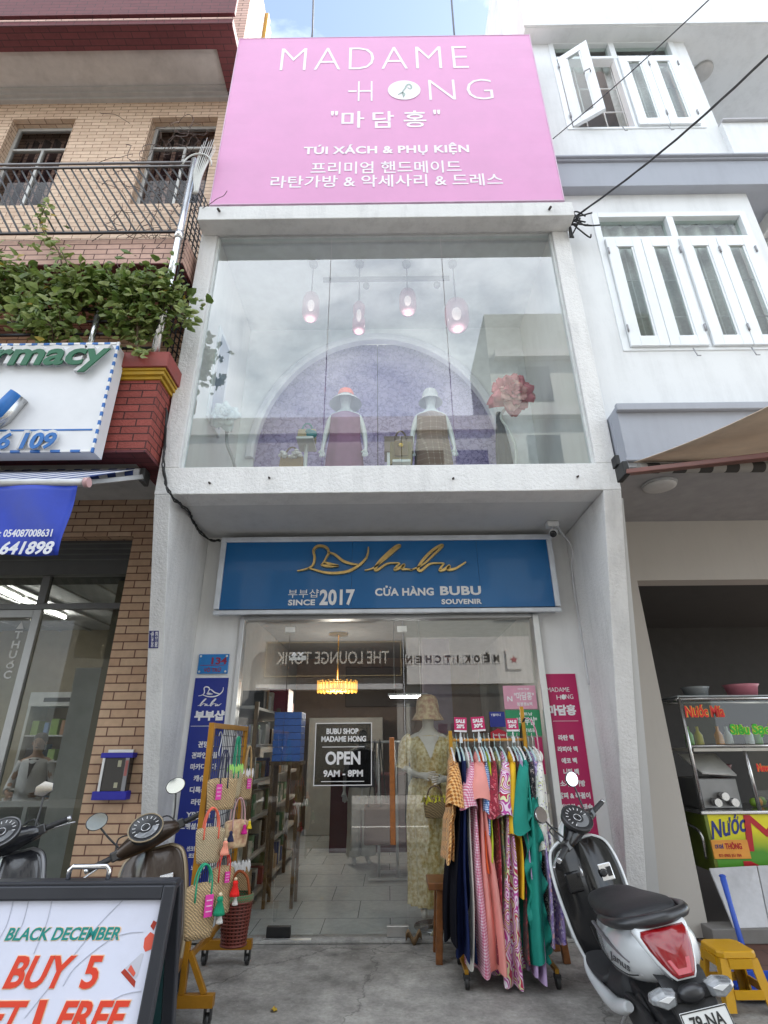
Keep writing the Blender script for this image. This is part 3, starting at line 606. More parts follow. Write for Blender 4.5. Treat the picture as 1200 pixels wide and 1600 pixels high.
def shutter_window(W, n_open, parent, nm):
    x0, x1, z0, z1 = W; y0 = YQ-.012; hz = z1-(z1-z0)*.20
    fr = MB().box(x0-.03, x0+.045, y0, YQ+.10, z0-.02, z1+.03).box(x1-.045, x1+.03, y0, YQ+.10, z0-.02, z1+.03)
    fr.box(x0+.0452, x1-.0452, y0, YQ+.10, z1-.045, z1+.03).box(x0+.0452, x1-.0452, y0, YQ+.10, hz-.03, hz+.03).box(x0+.0452, x1-.0452, y0, YQ+.10, z0-.02, z0+.02)
    xm = (x0+x1)/2; fr.box(xm-.04, xm+.04, y0+.001, YQ+.099, hz+.0302, z1-.0452).box(xm-.022, xm+.022, y0+.001, YQ+.099, z0+.0202, hz-.0302)
    wn = obj(nm, fr, m_wf, parent, bevel=.004)
    tb = MB().box(x0+.05, xm-.045, YQ+.05, YQ+.056, hz+.035, z1-.05).box(xm+.045, x1-.05, YQ+.05, YQ+.056, hz+.035, z1-.05)
    obj('transom_pane', tb, m_gl_s, wn)
    cu = MB().sheet(60, 1, lambda u, v: (x0+.03+(x1-x0-.06)*u, YQ+.16+.025*math.sin(u*58)+.008*math.sin(u*23), z0+(z1-z0)*v), .003)
    if not n_open: obj('curtain', cu, m_lace, wn)
    else:
        xq = x0+(x1-x0)*.25
        cu = MB().sheet(40, 1, lambda u, v: (xm-.1+(x1-xm+.07)*u, YQ+.16+.02*math.sin(u*40), z0+(z1-z0)*v), .003)
        cu.sheet(40, 1, lambda u, v: (x0+.03+(x1-x0-.06)*u, YQ+.18+.02*math.sin(u*58), hz+(z1-hz)*v), .003)
        obj('curtain', cu, m_lace, wn)
        obj('painted_dark_room', MB().box(x0-.02, x1+.02, YQ+1.2, YQ+1.25, z0-.2, z1), M('painted_dark_room', (.03, .03, .035), .8), wn)  # near-black sheet standing in for the shade of the room
    gb = MB()
    xs_ = [x0+.05+(xm-x0-.08)*k/3 for k in range(4)]+[xm+.03+(x1-xm-.08)*k/3 for k in range(4)]
    for x in xs_: gb.cyl((x, YQ+.11, z0), (x, YQ+.11, hz), .008, n=6)
    for k in (1, 2): z = z0+(hz-z0)*k/3; gb.cyl((x0+.04, YQ+.11, z), (x1-.04, YQ+.11, z), .008, n=6)
    obj('window_bars', gb, M('bar_white', (.75, .75, .75), .4), wn)
    lw = (xm-.022-x0-.045)/2
    for k in range(4):
        lx = x0+.046+k*lw if k < 2 else xm+.023+(k-2)*lw
        c = MB(); y1_, y2_ = y0-.03, y0+.012; w_, hgt = lw-.006, hz-.034-(z0+.022); st = w_*.26
        c.box(0, st, 0, .045, 0, hgt).box(w_-st, w_, 0, .045, 0, hgt).box(st+.0002, w_-st-.0002, 0, .045, 0, .13).box(st+.0002, w_-st-.0002, 0, .045, hgt-.13, hgt)
        c.box(st+.0002, st+.022, .008, .037, .1302, hgt-.1302).box(w_-st-.022, w_-st-.0002, .008, .037, .1302, hgt-.1302)
        gl = MB().box(st+.0222, w_-st-.0222, .018, .024, .131, hgt-.131)
        hn = []; hside = (0 if k % 2 == 0 else w_) if k < 2 else (w_ if k % 2 else w_)
        for z in (.18, hgt-.25): hn.append(MB().cyl((hside, -.008, z), (hside, -.008, z+.09), .010, n=8))
        if n_open and k in (0, 1):
            ang = R(-32) if k == 0 else R(80)
            piv = V((lx if k == 0 else lx+w_, y0-.012, z0+.022))
            xf = Matrix.Translation(piv) @ Matrix.Rotation(ang, 4, 'Z') @ Matrix.Translation(V((0 if k == 0 else -w_, 0, 0)))
            if k == 1: xf = Matrix.Translation(V((lx+.30*w_, YQ+.13, z0+.022))) @ Matrix.Rotation(R(75), 4, 'Z')
        else: xf = Matrix.Translation(V((lx+.003, y0-.03, z0+.022)))
        if n_open and k == 1:
            continue
        sh = obj('shutter_leaf', c.xf(xf), m_wf, wn, bevel=.004)
        obj('leaf_pane', gl.xf(xf), m_gl_s, wn)
        for q_ in hn: obj('hinge', q_.xf(xf), M('hinge_steel', (.3, .3, .31), .4, .7), wn)
        if n_open and k == 0:
            hd = MB().tube([(w_-.05, -.002, hgt*.55), (w_-.05, -.04, hgt*.55), (w_-.12, -.045, hgt*.55), (w_-.13, -.042, hgt*.52)], .009)
            obj('handle', hd.xf(xf), M('hinge_steel', (.3, .3, .31), .4, .7), wn)
    hk = MB()
    for t in (.38, .72): x = x0+(x1-x0)*t; hk.tube([(x, y0-.03, z0-.02), (x+.02, y0-.035, z0-.12), (x+.05, y0-.045, z0-.13)], .006, 6)
    obj('stay_hook', hk, M('hinge_steel', (.3, .3, .31), .4, .7), wn)
    return wn
shutter_window(UW, True, rh, 'shuttered_window'); shutter_window(LW, False, rh, 'shuttered_window')
# canopy over the ground floor
YC = 4.12; YK = 5.38
cz0, cz1 = P(1000, 722, YC).z, P(1000, 634, YC).z
obj('canopy', MB().box(XR+.016, 9, YC, YC+.14, cz0, cz1).box(XR+.016, XR+.15, YC+.1402, YQ-.001, cz0, cz1), m_gb, rh, bevel=.006)
obj('canopy_trim', MB().box(XR-.0, 9, YC-.05, YC-.0005, cz1-.075, cz1).box(XR-.012, 9, YC-.03, YC-.0505+.05, cz0-.0, cz0+.03), m_gb, rh, bevel=.008)
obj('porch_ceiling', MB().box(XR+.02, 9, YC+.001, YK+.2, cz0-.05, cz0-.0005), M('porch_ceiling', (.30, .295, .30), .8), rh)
YK = 5.38; kx = P(995, 905, YK).x; kz = P(1090, 906, YK).z
m_kb = stucco('beige_render', (.50, .47, .43), .08, 9, .15)
kb = MB().box(XR+.03, kx, YK, YK+.22, .018, cz0-.051).box(kx+.0002, 9, YK, YK+.22, kz, cz0-.051)
obj('shop_wall', kb, m_kb, rh)
def pilf(z): return YF+(3.568-z)*(5.37-YF)/3.568+.012
obj('corner_fin', MB().add([V((x, y, z)) for z in (.018, 3.5) for y in (pilf(z), YK-.0005) for x in (XR-.0035, XR+.012+.10*(3.5-z)/3.5)], [(0, 1, 3, 2), (4, 6, 7, 5), (0, 4, 5, 1), (2, 3, 7, 6), (0, 2, 6, 4), (1, 5, 7, 3)]), stucco('grey_render', (.55, .55, .54), .1, 9, .15), rh)
dk = M('painted_dark_interior', (.07, .068, .066), .9)  # shade of the unlit room put into the wall colour
obj('painted_dark_room', MB().box(kx-.3, kx+.0, YK+.2205, 9, .018, kz+.2).box(kx-.3, 9, 9, 9.1, .018, kz+.2).box(kx-.3, 9, YK+.2205, 9, kz+.2, kz+.3), dk, rh)
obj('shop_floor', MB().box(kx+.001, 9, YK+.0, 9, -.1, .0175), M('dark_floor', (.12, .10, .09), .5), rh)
lp = PZ(1030, 756, cz0-.05)
cl_ = thing('ceiling_light', 'round white flush light on the dark porch ceiling of the white house', 'light', (lp.x, lp.y, cz0-.10))
obj('base', MB().lathe([(.15, -.02), (.155, -.001)], (lp.x, lp.y, cz0-.05), 28), M('lamp_rim', (.4, .4, .4), .5), cl_)
obj('diffuser', MB().lathe([(.02, -.052), (.11, -.048), (.14, -.035), (.146, -.0205)], (lp.x, lp.y, cz0-.05), 28), M('lamp_plastic', (.48, .47, .46), .5), cl_)
lp = PZ(1097, 112, zt_)
cl_ = thing('ceiling_light', 'round white light under the top eave of the white house, right of the open shutter', 'light', (lp.x, lp.y, zt_-.06))
obj('base', MB().lathe([(.15, -.02), (.155, -.001)], (lp.x, lp.y, zt_), 28), M('lamp_rim', (.4, .4, .4), .5), cl_)
obj('diffuser', MB().lathe([(.02, -.052), (.11, -.048), (.14, -.035), (.146, -.0205)], (lp.x, lp.y, zt_), 28), M('lamp_plastic', (.48, .47, .46), .5), cl_)
# air conditioner beside the lower shutters
ap = P(1176, 305, 4.75)
ac = thing('air_conditioner', 'white outdoor air conditioner unit with a dark fan grille on the white house', 'air conditioner', (ap.x+.42, 4.85, ap.z-.62))
obj('casing', MB().box(ap.x+.02, ap.x+.85, 4.6, 4.9, ap.z-.62, ap.z), M('ac_white', (.62, .62, .6), .5, dirt=.3), ac, bevel=.012)
gr = MB()
for i in range(12): gr.box(ap.x+.08, ap.x+.6, 4.585, 4.598, ap.z-.57+i*.042, ap.z-.553+i*.042)
obj('grille', gr, M('ac_grille', (.5, .5, .48), .5), ac)
obj('fan_opening', MB().lathe([(.24, 0), (.24, .004)], (ap.x+.34, 4.5995, ap.z-.31), 24, axis=(0, -1, 0)), M('ac_dark', (.02, .02, .02), .6), ac)
obj('mount_bracket', MB().box(ap.x+.1, ap.x+.14, 4.6, 6.4, ap.z-.66, ap.z-.621).box(ap.x+.7, ap.x+.74, 4.6, 6.4, ap.z-.66, ap.z-.621), M('ac_grille', (.5, .5, .48), .5), ac)

# ================================================================== ACROSS THE STREET (seen in the glass)
op = thing('opposite_house', 'grey shop house across the street seen mirrored in the glass door', 'building', (-4, -8.2, 0))
m_ob = stucco('opposite_render', (.36, .36, .345), .1, 9, .3)
obj('wall', MB().box(-11, .55, -9.2, -8.0, 0, 12.4), m_ob, op)
obj('roof_parapet', MB().box(-11, .57, -8.0, -7.85, 11.9, 12.6), stucco('opposite_white', (.48, .48, .46), .1, 9, .2), op)
wn_ = MB(); pn_ = MB()
for fl in range(2):
    for k in range(4):
        x = -9+k*2.4; z = 5.6+fl*3.2; wn_.box(x-.06, x+1.46, -8.0, -7.94, z-.06, z+1.76); pn_.box(x, x+1.4, -7.939, -7.93, z, z+1.7)
obj('window_frame', wn_, M('opp_frame', (.6, .6, .6), .5), op); obj('window_pane', pn_, M('opp_glass', (.03, .035, .04), .15), op)
obj('shop_front', MB().box(-4.5, .3, -7.999, -7.9, .05, 3.1), M('opp_dark', (.035, .035, .035), .3), op)
obj('awning_panel', MB().box(-4.4, .5, -8, -7.6, 3.15, 3.32), M('opp_white_panel', (.6, .6, .6), .5), op)
ls = thing('shop_sign', 'black shop sign with white capitals and a thin gold border, mirrored in the glass door', 'sign', (-1.8, -7.7, 3.55))
obj('panel', MB().box(-4.2, .5, -7.85, -7.7, 3.55, 4.75), M('sign_black', (.02, .02, .022), .4), ls)
t = MB(); text(t, 'THE LOUNGE TOPIK', (.05, -7.698, 3.98), (-3.85, 0, 0), (0, 0, .42), bold=.012); obj('lettering', t, M('sign_cream', (.6, .57, .5), .5), ls)
t = MB().box(-4.17, .47, -7.699, -7.685, 3.58, 3.605).box(-4.17, .47, -7.699, -7.685, 4.695, 4.72).box(-4.17, -4.145, -7.699, -7.685, 3.606, 4.694).box(.445, .47, -7.699, -7.685, 3.606, 4.694)
obj('border', t, M('sign_gold', (.5, .4, .22), .4, .3), ls)
o2 = thing('opposite_house', 'tall pale building across the street, mirrored on the right of the show window', 'building', (5, -8.2, 0))
m_o2 = stucco('opposite_pale', (.40, .42, .39), .1, 9, .25)
obj('wall', MB().box(.6, 4.1, -9.2, -8.0, 0, 12.4).box(4.1005, 11, -12, -8.0, 0, 17.6), m_o2, o2)
b = MB()
for z in (6, 9.3, 12.5, 15.2): b.box(4.3, 11, -8.0, -7.7, z, z+.35)
b.box(.6, 4.1, -8.0, -7.85, 12.0, 12.6)
obj('floor_band', b, stucco('opposite_white', (.48, .48, .46), .1, 9, .2), o2)
pn_ = MB()
for z in (6.9, 10.2, 13.3):
    for x in (5.2, 7.4): pn_.box(x, x+1.2, -7.999, -7.97, z, z+1.6)
for x in (1.0, 2.6): pn_.box(x, x+1.1, -7.999, -7.97, 6.6, 8.2).box(x, x+1.1, -7.999, -7.97, 9.6, 11.2)
obj('window_pane', pn_, M('opp_glass', (.03, .035, .04), .15), o2)
obj('shop_front', MB().box(.9, 5.4, -7.999, -7.9, .05, 3.0), M('opp_grey_front', (.10, .10, .095), .3), o2)
l2 = thing('shop_sign', 'white shop sign with spaced dark capitals and square logo, mirrored in the glass', 'sign', (2.7, -7.7, 3.5))
obj('panel', MB().box(.65, 4.9, -7.85, -7.7, 3.3, 4.85), M('sign_offwhite', (.70, .69, .66), .6), l2)
tl = MB(); tt = MB()
for i, ch in enumerate('MÈOKITCHEN'):
    x = 3.85-i*.33; tl.box(x-.27, x, -7.699, -7.685, 3.95, 4.27)
    text(tt, ch, (x-.035 if ch != 'I' else x-.1, -7.6845, 3.985), (-.2 if ch != 'I' else -.06, 0, 0), (0, 0, .25 if ch != 'È' else .34), bold=.045)
obj('letter_tile', tl, M('sign_tile', (.74, .73, .70), .5), l2); obj('lettering', tt, M('sign_dark', (.02, .018, .016), .5), l2)
obj('logo_plate', MB().box(4.05, 4.55, -7.699, -7.66, 3.75, 4.4), M('sign_tile', (.74, .73, .70), .5), l2)
st = [(4.3+.13*(1 if k % 2 == 0 else .45)*math.sin(k*math.pi/5), 4.06+.13*(1 if k % 2 == 0 else .45)*math.cos(k*math.pi/5)) for k in range(10)]
obj('logo', MB().prism(st, -7.6595, -7.65), M('logo_red', (.35, .02, .04), .5), l2)
# ================================================================== SIGNS ON THE SHOP
m_wv = M('white_lettering', (.78, .77, .78), .5, var=.03)
def vinyl(name, c, rough=.45):
    return M(name, c, rough, var=.05, scale=2.2, bump=.12, bscale=5)
PY = 4.10
sx0, sx1, sz0, sz1 = -1.955, 2.045, 7.115, 10.46
pk = thing('roof_sign', 'big pink rooftop shop sign with thin white capitals and Korean lettering', 'sign', (.05, 4.2, 7.1))
N = 50
obj('panel', MB().sheet(N, 30, lambda u, v: (sx0+(sx1-sx0)*u, PY-.002+.0016*math.sin(v*46+math.sin(u*7)*1.5)*(.15+.85*abs(2*u-1)**5), sz0+(sz1-sz0)*v), .02, smooth=False), vinyl('pink_vinyl', h('d18fbb')), pk)
obj('back_frame', MB().box(sx0+.01, sx1-.01, PY+.022, PY+.14, sz0+.01, sz1-.01), M('steel_frame', (.3, .3, .3), .6, .4), pk)
ed = MB(); e = .012
ed.box(sx0-e, sx0-.0005, PY-.006, PY+.145, sz0-e, sz1+e).box(sx1+.0005, sx1+e, PY-.006, PY+.145, sz0-e, sz1+e).box(sx0, sx1, PY-.006, PY+.145, sz1+.0005, sz1+e).box(sx0, sx1, PY-.006, PY+.145, sz0-e, sz0-.0005)
obj('edge_trim', ed, M('pale_pink_trim', (.62, .42, .55), .5), pk)
YT = PY-.0045; m_pt = M('pale_pink_lettering', (.80, .76, .79), .5, var=.02)
t = MB()
ptext(t, 'MADAME', 437, 733, 74, 108, YT, bold=-.018, depth=.0015, spacing=1.15)
ptext(t, 'H', 559, 582, 127, 158, YT, bold=-.018, depth=.0015); 
hp = [P(544, 144, YT), P(600, 144, YT)]; t.box(hp[0].x, hp[0].x+.11, YT-.0015, YT, hp[0].z+.0, hp[0].z+.035)
ptext(t, 'NG', 671, 772, 124, 156, YT, bold=-.018, depth=.0015, spacing=1.2)
ptext(t, '"', 517, 528, 174, 181, YT, bold=.02); ptext(t, '"', 677, 688, 172, 179, YT, bold=.02)
ptext(t, '마', 533, 569, 174, 200, YT, bold=.012, depth=.0015); ptext(t, '담', 582, 616, 174, 200, YT, bold=.012, depth=.0015); ptext(t, '홍', 631, 667, 173, 199, YT, bold=.012, depth=.0015)
ptext(t, 'TÚI XÁCH & PHỤ KIỆN', 474, 734, 224, 243, YT, bold=.03, depth=.0015, spacing=1.05)
ptext(t, '프리미엄 핸드메이드', 485, 722, 252, 271, YT, bold=.012, depth=.0015)
ptext(t, '라탄가방 & 악세사리 & 드레스', 422, 787, 273, 292, YT, bold=.012, depth=.0015)
obj('lettering', t, m_pt, pk)
c = P(631.5, 141, YT); rx = P(657, 141, YT).x-c.x
disc = [(c.x+rx*math.cos(a*math.pi/20), c.z+rx*math.sin(a*math.pi/20)*.98) for a in range(40)]
obj('disc', MB().prism(disc, YT-.004, YT), m_pt, pk)
fl = MB(); stroke(fl, [(630, 150), (629, 144), (633, 138), (636, 133), (640, 132), (643, 136), (641, 139), (637, 137)], YT-.0045, .012, .003); stroke(fl, [(622, 148), (628, 145), (632, 147), (630, 152)], YT-.0045, .012, .003)
obj('flower_emblem', fl, M('sage_line', (.33, .42, .38), .5), pk)
m_rod = M('dark_rod', (.10, .10, .11), .5, .5)
for px in (487, 711):
    q = P(px, 64, 4.2); 
    rd = MB().tube([q+V((0, .0, -.5)), q+V((0, 0, .25)), q+V((-.02, -.25, 2.2))], .014, 8)
    obj('support_rod', rd, m_rod, pk)
# blue fascia sign
BY = 5.27
bs = thing('fascia_sign', 'long blue fascia sign with gold script and bird logo above the glass doors', 'sign', (0, 5.35, 2.68))
bx0, bx1, bz0, bz1 = -1.745, 1.745, 2.69, 3.515
obj('box', MB().box(bx0+.02, bx1-.02, BY+.031, YD-.001, bz0+.02, bz1-.02), M('sign_box_grey', (.4, .42, .45), .5), bs)
fr = MB().box(bx0, bx1, BY-.02, BY+.03, bz0, bz0+.042).box(bx0, bx1, BY-.02, BY+.03, bz1-.055, bz1).box(bx0, bx0+.055, BY-.02, BY+.03, bz0+.0552, bz1-.0552).box(bx1-.055, bx1, BY-.02, BY+.03, bz0+.0552, bz1-.0552)
obj('frame', fr, M('white_alu_frame', (.62, .65, .70), .35, .3, dirt=.15), bs, bevel=.006)
seams = MB().box(bx0+.0552, -.36, BY, BY+.03, bz0+.0552, bz1-.0552).box(-.358, .95, BY, BY+.03, bz0+.0552, bz1-.0552).box(.952, bx1-.0552, BY, BY+.03, bz0+.0552, bz1-.0552)
obj('panel', seams, M('blue_alu_panel', h('0b5e98'), .32, .15, var=.05, scale=1.5, coat=.3), bs)
t = MB(); BT = BY-.001
for s, *bx in (('부부샵', 450, 498, 921, 934), ('SINCE', 450, 492, 937, 946), ('2017', 499, 554, 921, 946), ('CỬA HÀNG', 586, 678, 915, 931), ('BUBU', 688, 752, 916, 930), ('SOUVENIR', 690, 753, 936, 944)):
    ptext(t, s, *bx, BT, bold=.0 if s == '부부샵' else .035, depth=.006, spacing=1.05)
obj('lettering', t, m_wv, bs)
def bird(mb, fx, Y, wd, d):
    for pts in ([(120,183),(170,172),(203,152),(213,112),(207,75),(225,53),(255,50),(280,62),(288,85),(276,110),(262,135),(247,152)],
                [(286,84),(320,95),(365,130),(410,145),(448,150)], [(175,168),(210,176),(260,190),(320,195),(390,185),(440,160),(480,125),(497,90),(500,55)],
                [(247,152),(290,158),(342,155)], [(266,136),(300,148),(342,155)]):
        stroke(mb, [fx(*p) for p in pts], Y, wd, d)
def script(mb, fx, Y, wd, d):
    for pts in ([(480,180),(530,165),(600,110),(650,65),(668,48),(645,54),(600,92),(560,132),(535,172),(548,178),(590,150),(612,142),(665,140)],
                [(668,142),(650,160),(640,176),(668,166),(690,150),(680,172),(705,174),(735,178)],
                [(720,180),(790,150),(850,95),(893,52),(885,47),(840,75),(795,120),(765,168),(780,182),(820,150),(850,142),(905,142)],
                [(905,142),(890,160),(880,180),(905,175),(932,156),(925,176),(960,172),(990,155),(1020,135)]):
        stroke(mb, [fx(*p) for p in pts], Y, wd, d)
big = lambda x, y: (430+x/3.4286, 840+y/3.4286)
t = MB(); bird(t, big, BY-.0, .014, .035); script(t, big, BY-.0, .015, .035)
obj('logo', t, M('brushed_gold', (.62, .43, .16), .3, .85, var=.2, scale=20), bs)
# banner strips each side of the door
SY = YD-.012
def strip(name, label, x0, x1, z0, z1, matl):
    s = thing(name, label, 'banner', ((x0+x1)/2, YD-.006, z0)); obj('panel', MB().box(x0, x1, SY, YD-.0007, z0, z1), matl, s, bevel=.001); return s
lb = strip('banner_strip', 'tall narrow dark blue banner with white Korean list left of the shop door', -1.888, -1.562, .2, 2.10, vinyl('navy_vinyl', h('1e2f86')))
t = MB(); LT = SY-.0012
small = lambda x, y: (310+(x-120)/380*39, 1073+(y-48)/150*16)
sm2 = lambda x, y: (309+(x-480)/540*37, 1092+(y-47)/137*11)
bird(t, small, LT, .0055, .002); script(t, sm2, LT, .005, .002)
for s, *bx in (('부부샵', 303, 350, 1110, 1126),):
    ptext(t, s, *bx, LT, bold=.05, depth=.002)
for s, *bx in (('건망고', 309, 334, 1158, 1168), ('건파인애플', 299, 339, 1175, 1185), ('마카다미아', 297, 338, 1193, 1203), ('캐슈넛', 302, 328, 1211, 1221), ('디톡스차', 296, 331, 1229, 1239),
               ('라면지', 298, 326, 1248, 1258), ('YB과자', 290, 329, 1267, 1278), ('스페셜드리퍼', 280, 331, 1286, 1296), ('선크림 & 젤리', 291, 325, 1322, 1330), ('코코넛 오일', 294, 322, 1333, 1341), ('노니비누', 298, 320, 1352, 1360), ('계란', 304, 314, 1364, 1372)):
    ptext(t, s, *bx, LT, bold=.03, depth=.002)
a = P(298, 1135, LT); t.box(a.x, a.x+.26, LT-.002, LT, a.z, a.z+.004)
obj('lettering', t, m_wv, lb)
rb = strip('banner_strip', 'tall narrow magenta banner with white Korean list right of the shop door', 1.525, 1.838, .36, 2.108, vinyl('magenta_vinyl', h('b01257')))
t = MB()
ptext(t, 'MADAME', 855, 890, 1074, 1081, LT, depth=.002); ptext(t, 'H', 870, 877, 1086, 1093, LT, depth=.002); ptext(t, 'NG', 884, 896, 1085, 1092, LT, depth=.002)
c = P(880.5, 1089, LT); t.prism([(c.x+.021*math.cos(k*.5236), c.z+.024*math.sin(k*.5236)) for k in range(12)], LT-.002, LT)
ptext(t, '마담홍', 857, 901, 1101, 1118, LT, bold=.05, depth=.002)
a = P(864, 1127, LT); t.box(a.x, a.x+.24, LT-.002, LT, a.z, a.z+.003)
for s, *bx in (('라탄 백', 873, 897, 1148, 1157), ('라피아 백', 872, 903, 1166, 1175), ('에코 백', 878, 902, 1184, 1193), ('니팅 백', 881, 905, 1201, 1211), ('소가죽 가방', 876, 915, 1219, 1229), ('팔찌 & 목걸이', 873, 923, 1238, 1248), ('가방참 & 태슬', 876, 927, 1256, 1266)):
    ptext(t, s, *bx, LT, bold=.04, depth=.002)
obj('lettering', t, m_wv, rb)
# house number
a, b = P(308, 1053, SY), P(360, 1022, SY)
npz = thing('house_number_plate', 'small blue house number plate reading 134 above the dark blue banner', 'sign', ((a.x+b.x)/2, SY, a.z))
obj('plate', MB().box(a.x, b.x-.01, SY-.008, YD-.0007, a.z, b.z), M('plate_blue', h('1173b8'), .35, coat=.3), npz, bevel=.002)
t = MB(); ptext(t, '134', 330, 354, 1027, 1038, SY-.009, bold=.03, depth=.002); ptext(t, 'VÕ TRỨ', 318, 345, 1042, 1050, SY-.009, bold=.02, depth=.002)
q = P(313, 1040, SY-.009); t.box(q.x, q.x+.24, SY-.011, SY-.009, q.z, q.z+.004)
obj('lettering', t, M('plate_red', (.25, .015, .05), .5), npz)
t = MB()
for u in (.02, b.x-.01-a.x-.02):
    for v in (.02, b.z-a.z-.02): t.cyl((a.x+u, SY-.008, a.z+v), (a.x+u, SY-.016, a.z+v), .011, .009, 10)
obj('screw', t, m_clip, npz)
# sticker on the left pillar, facing out on its leaning front edge
def pil(z): return YF+(3.568-z)*(5.37-YF)/3.568
q0 = P(242, 1010, 4.60); q1 = P(255, 982, 4.55); n_ = V((0, -1, -.3)).normalized()
z0, z1 = q0.z, q1.z; xa, xb = XL+.012, XL+.095
st_ = thing('wall_sticker', 'tiny navy sticker with sideways white capitals on the left white pillar', 'sticker', ((xa+xb)/2, pil(z0), z0))
obj('sheet', MB().quad((xa, pil(z0)-.001, z0), (xb, pil(z0)-.001, z0), (xb, pil(z1)-.001, z1), (xa, pil(z1)-.001, z1), .003), M('navy_sticker', (.02, .025, .16), .5), st_)
t = MB(); up = V((0, pil(z1)-pil(z0), z1-z0))
text(t, 'CHO VAY TIỀN', V((xa+.042, pil(z0)-.0045, z0))+up*.06, up*.88, (-.032, 0, 0), depth=.001, bold=.04); text(t, '0905 112 208', V((xa+.078, pil(z0)-.0045, z0))+up*.06, up*.88, (-.024, 0, 0), depth=.001, bold=.03)
obj('lettering', t, m_wv, st_)
# security camera
q = PZ(862, 816, 3.574)
cc = thing('security_camera', 'small white security camera with black lens under the porch soffit at right', 'camera', q)
obj('base', MB().box(q.x-.06, q.x+.06, q.y-.05, q.y+.05, 3.515, 3.5742), M('cam_white', (.68, .68, .68), .4), cc, bevel=.012)
obj('arm', MB().tube([(q.x, q.y, 3.52), (q.x, q.y-.01, 3.47), (q.x-.01, q.y-.05, 3.44)], .016), M('cam_white', (.68, .68, .68), .4), cc)
d = V((-.35, -.8, -.45)).normalized(); o_ = V((q.x-.01, q.y-.04, 3.44))
obj('body', MB().lathe([(.034, -.07), (.042, -.06), (.042, .055), (.036, .065)], o_, 18, axis=d), M('cam_white', (.68, .68, .68), .4), cc)
obj('lens', MB().lathe([(.036, .0655), (.034, .074), (.012, .078)], o_, 18, axis=d), M('cam_black', (.01, .01, .012), .15), cc)
cb = MB().tube(catmull([(q.x+.05, q.y, 3.53), (q.x+.12, q.y+.1, 3.50), (1.944, 5.25, 3.35), (1.944, 5.36, 3.1), (1.946, 5.38, 2.5), (1.946, 5.38, 2.0)], 6), .010, 6)
tag(obj('cable', cb, M('white_cable', (.62, .62, .64), .5)), 'white cable running down the inner corner of the right white pillar', 'cable')

# ================================================================== CABLES AND WIRES
m_blk = M('black_cable', (.02, .02, .02), .6)
cb = MB()
pts = [P(262, 640, 4.24), P(258, 700, 4.26), P(257, 742, 4.28), P(268, 775, 4.26), P(284, 790, 4.42), P(296, 800, 4.7), P(306, 822, 5.0), P(326, 843, 5.3), P(346, 845, 5.40)]
for k in range(3): cb.tube([p+V((random.uniform(-.012, .012), -.01*k, random.uniform(-.012, .012))) for p in catmull(pts, 5)], .007, 5)
tag(obj('cable_bundle', cb, m_blk), 'thin black cables looping under the left corner of the show window', 'cable')
kn = P(889, 350, 4.26)
cb = MB()
for k in range(9):
    r_ = random.Random(k); e1 = kn+V((r_.uniform(-.03, .22), r_.uniform(-.12, .05), r_.uniform(-.18, .22)))
    m1 = kn+V((r_.uniform(-.05, .14), r_.uniform(-.12, 0), r_.uniform(-.1, .12)))
    cb.tube(catmull([kn+V((r_.uniform(-.02, .02), 0, -.22)), kn+V((0, -.02, -.05)), m1, e1, e1+V((r_.uniform(-.1, .25), -.05, r_.uniform(-.15, .05)))], 5), .009, 5)
cb.sphere(kn+V((.02, -.03, .04)), .045, .04, .05, 10, 6)
tag(obj('wire_knot', cb, m_blk), 'knot of black wires tied to the corner below the pink sign', 'wires')
a, b = kn+V((.03, -.03, .04)), P(1290, 0, 2.2)
cb = MB()
for k in range(3):
    cb.tube([a.lerp(b, i/14)+V((.007*math.cos(i*1.3+k*2.1), .007*math.sin(i*1.3+k*2.1), -.12*math.sin(math.pi*i/14))) for i in range(15)], .007, 6)
tag(obj('overhead_cable', cb, M('grey_cable', (.05, .05, .055), .6)), 'thick twisted overhead cable rising to the upper right', 'cable')
a, b = P(864, 217, 4.38), P(1160, -50, 2.4)
tag(obj('overhead_wire', MB().tube([a.lerp(b, i/10)+V((0, 0, -.05*math.sin(math.pi*i/10))) for i in range(11)], .006, 6), M('grey_cable', (.05, .05, .055), .6)), 'thin overhead wire crossing the open shutter of the white house', 'wire')

# ================================================================== PHARMACY FRONT
m_sw = M('sign_white', (.72, .73, .75), .35, var=.03)
SYP = 3.84
a, b = P(147, 707, SYP), P(188, 535, SYP); px1 = (a.x+b.x)/2; pz0, pz1 = a.z, b.z
ph = thing('pharmacy_sign', 'white pharmacy light box sign with raised green lettering on the red balcony', 'sign', (px1-1.5, SYP, pz0))
obj('panel', MB().box(-7.5, px1-.02, SYP, SYP+.16, pz0+.02, pz1-.02), m_sw, ph)
bd = MB()
def dashes(mb, p, q, n, w, mi0):
    for i in range(n):
        u, v = p.lerp(q, i/n), p.lerp(q, (i+1)/n); mb.bar(u, v, w, .018, (0, -1, 0), mi=(i+mi0) % 2)
dashes(bd, V((px1-.015, SYP, pz0)), V((px1-.015, SYP, pz1)), 26, .02, 0); dashes(bd, V((-7.5, SYP, pz1-.015)), V((px1-.03, SYP, pz1-.015)), 90, .02, 0); dashes(bd, V((-7.5, SYP, pz0+.015)), V((px1-.03, SYP, pz0+.015)), 60, .02, 0)
obj('border', bd, [M('border_blue', h('2668b0'), .4), M('border_white', (.75, .75, .75), .4)], ph)
q = P(0, 673, SYP); obj('line', MB().box(-7, px1-.06, SYP-.004, SYP-.0005, q.z-.008, q.z+.008), M('border_blue', h('2668b0'), .4), ph)
t = MB(); t2 = MB()
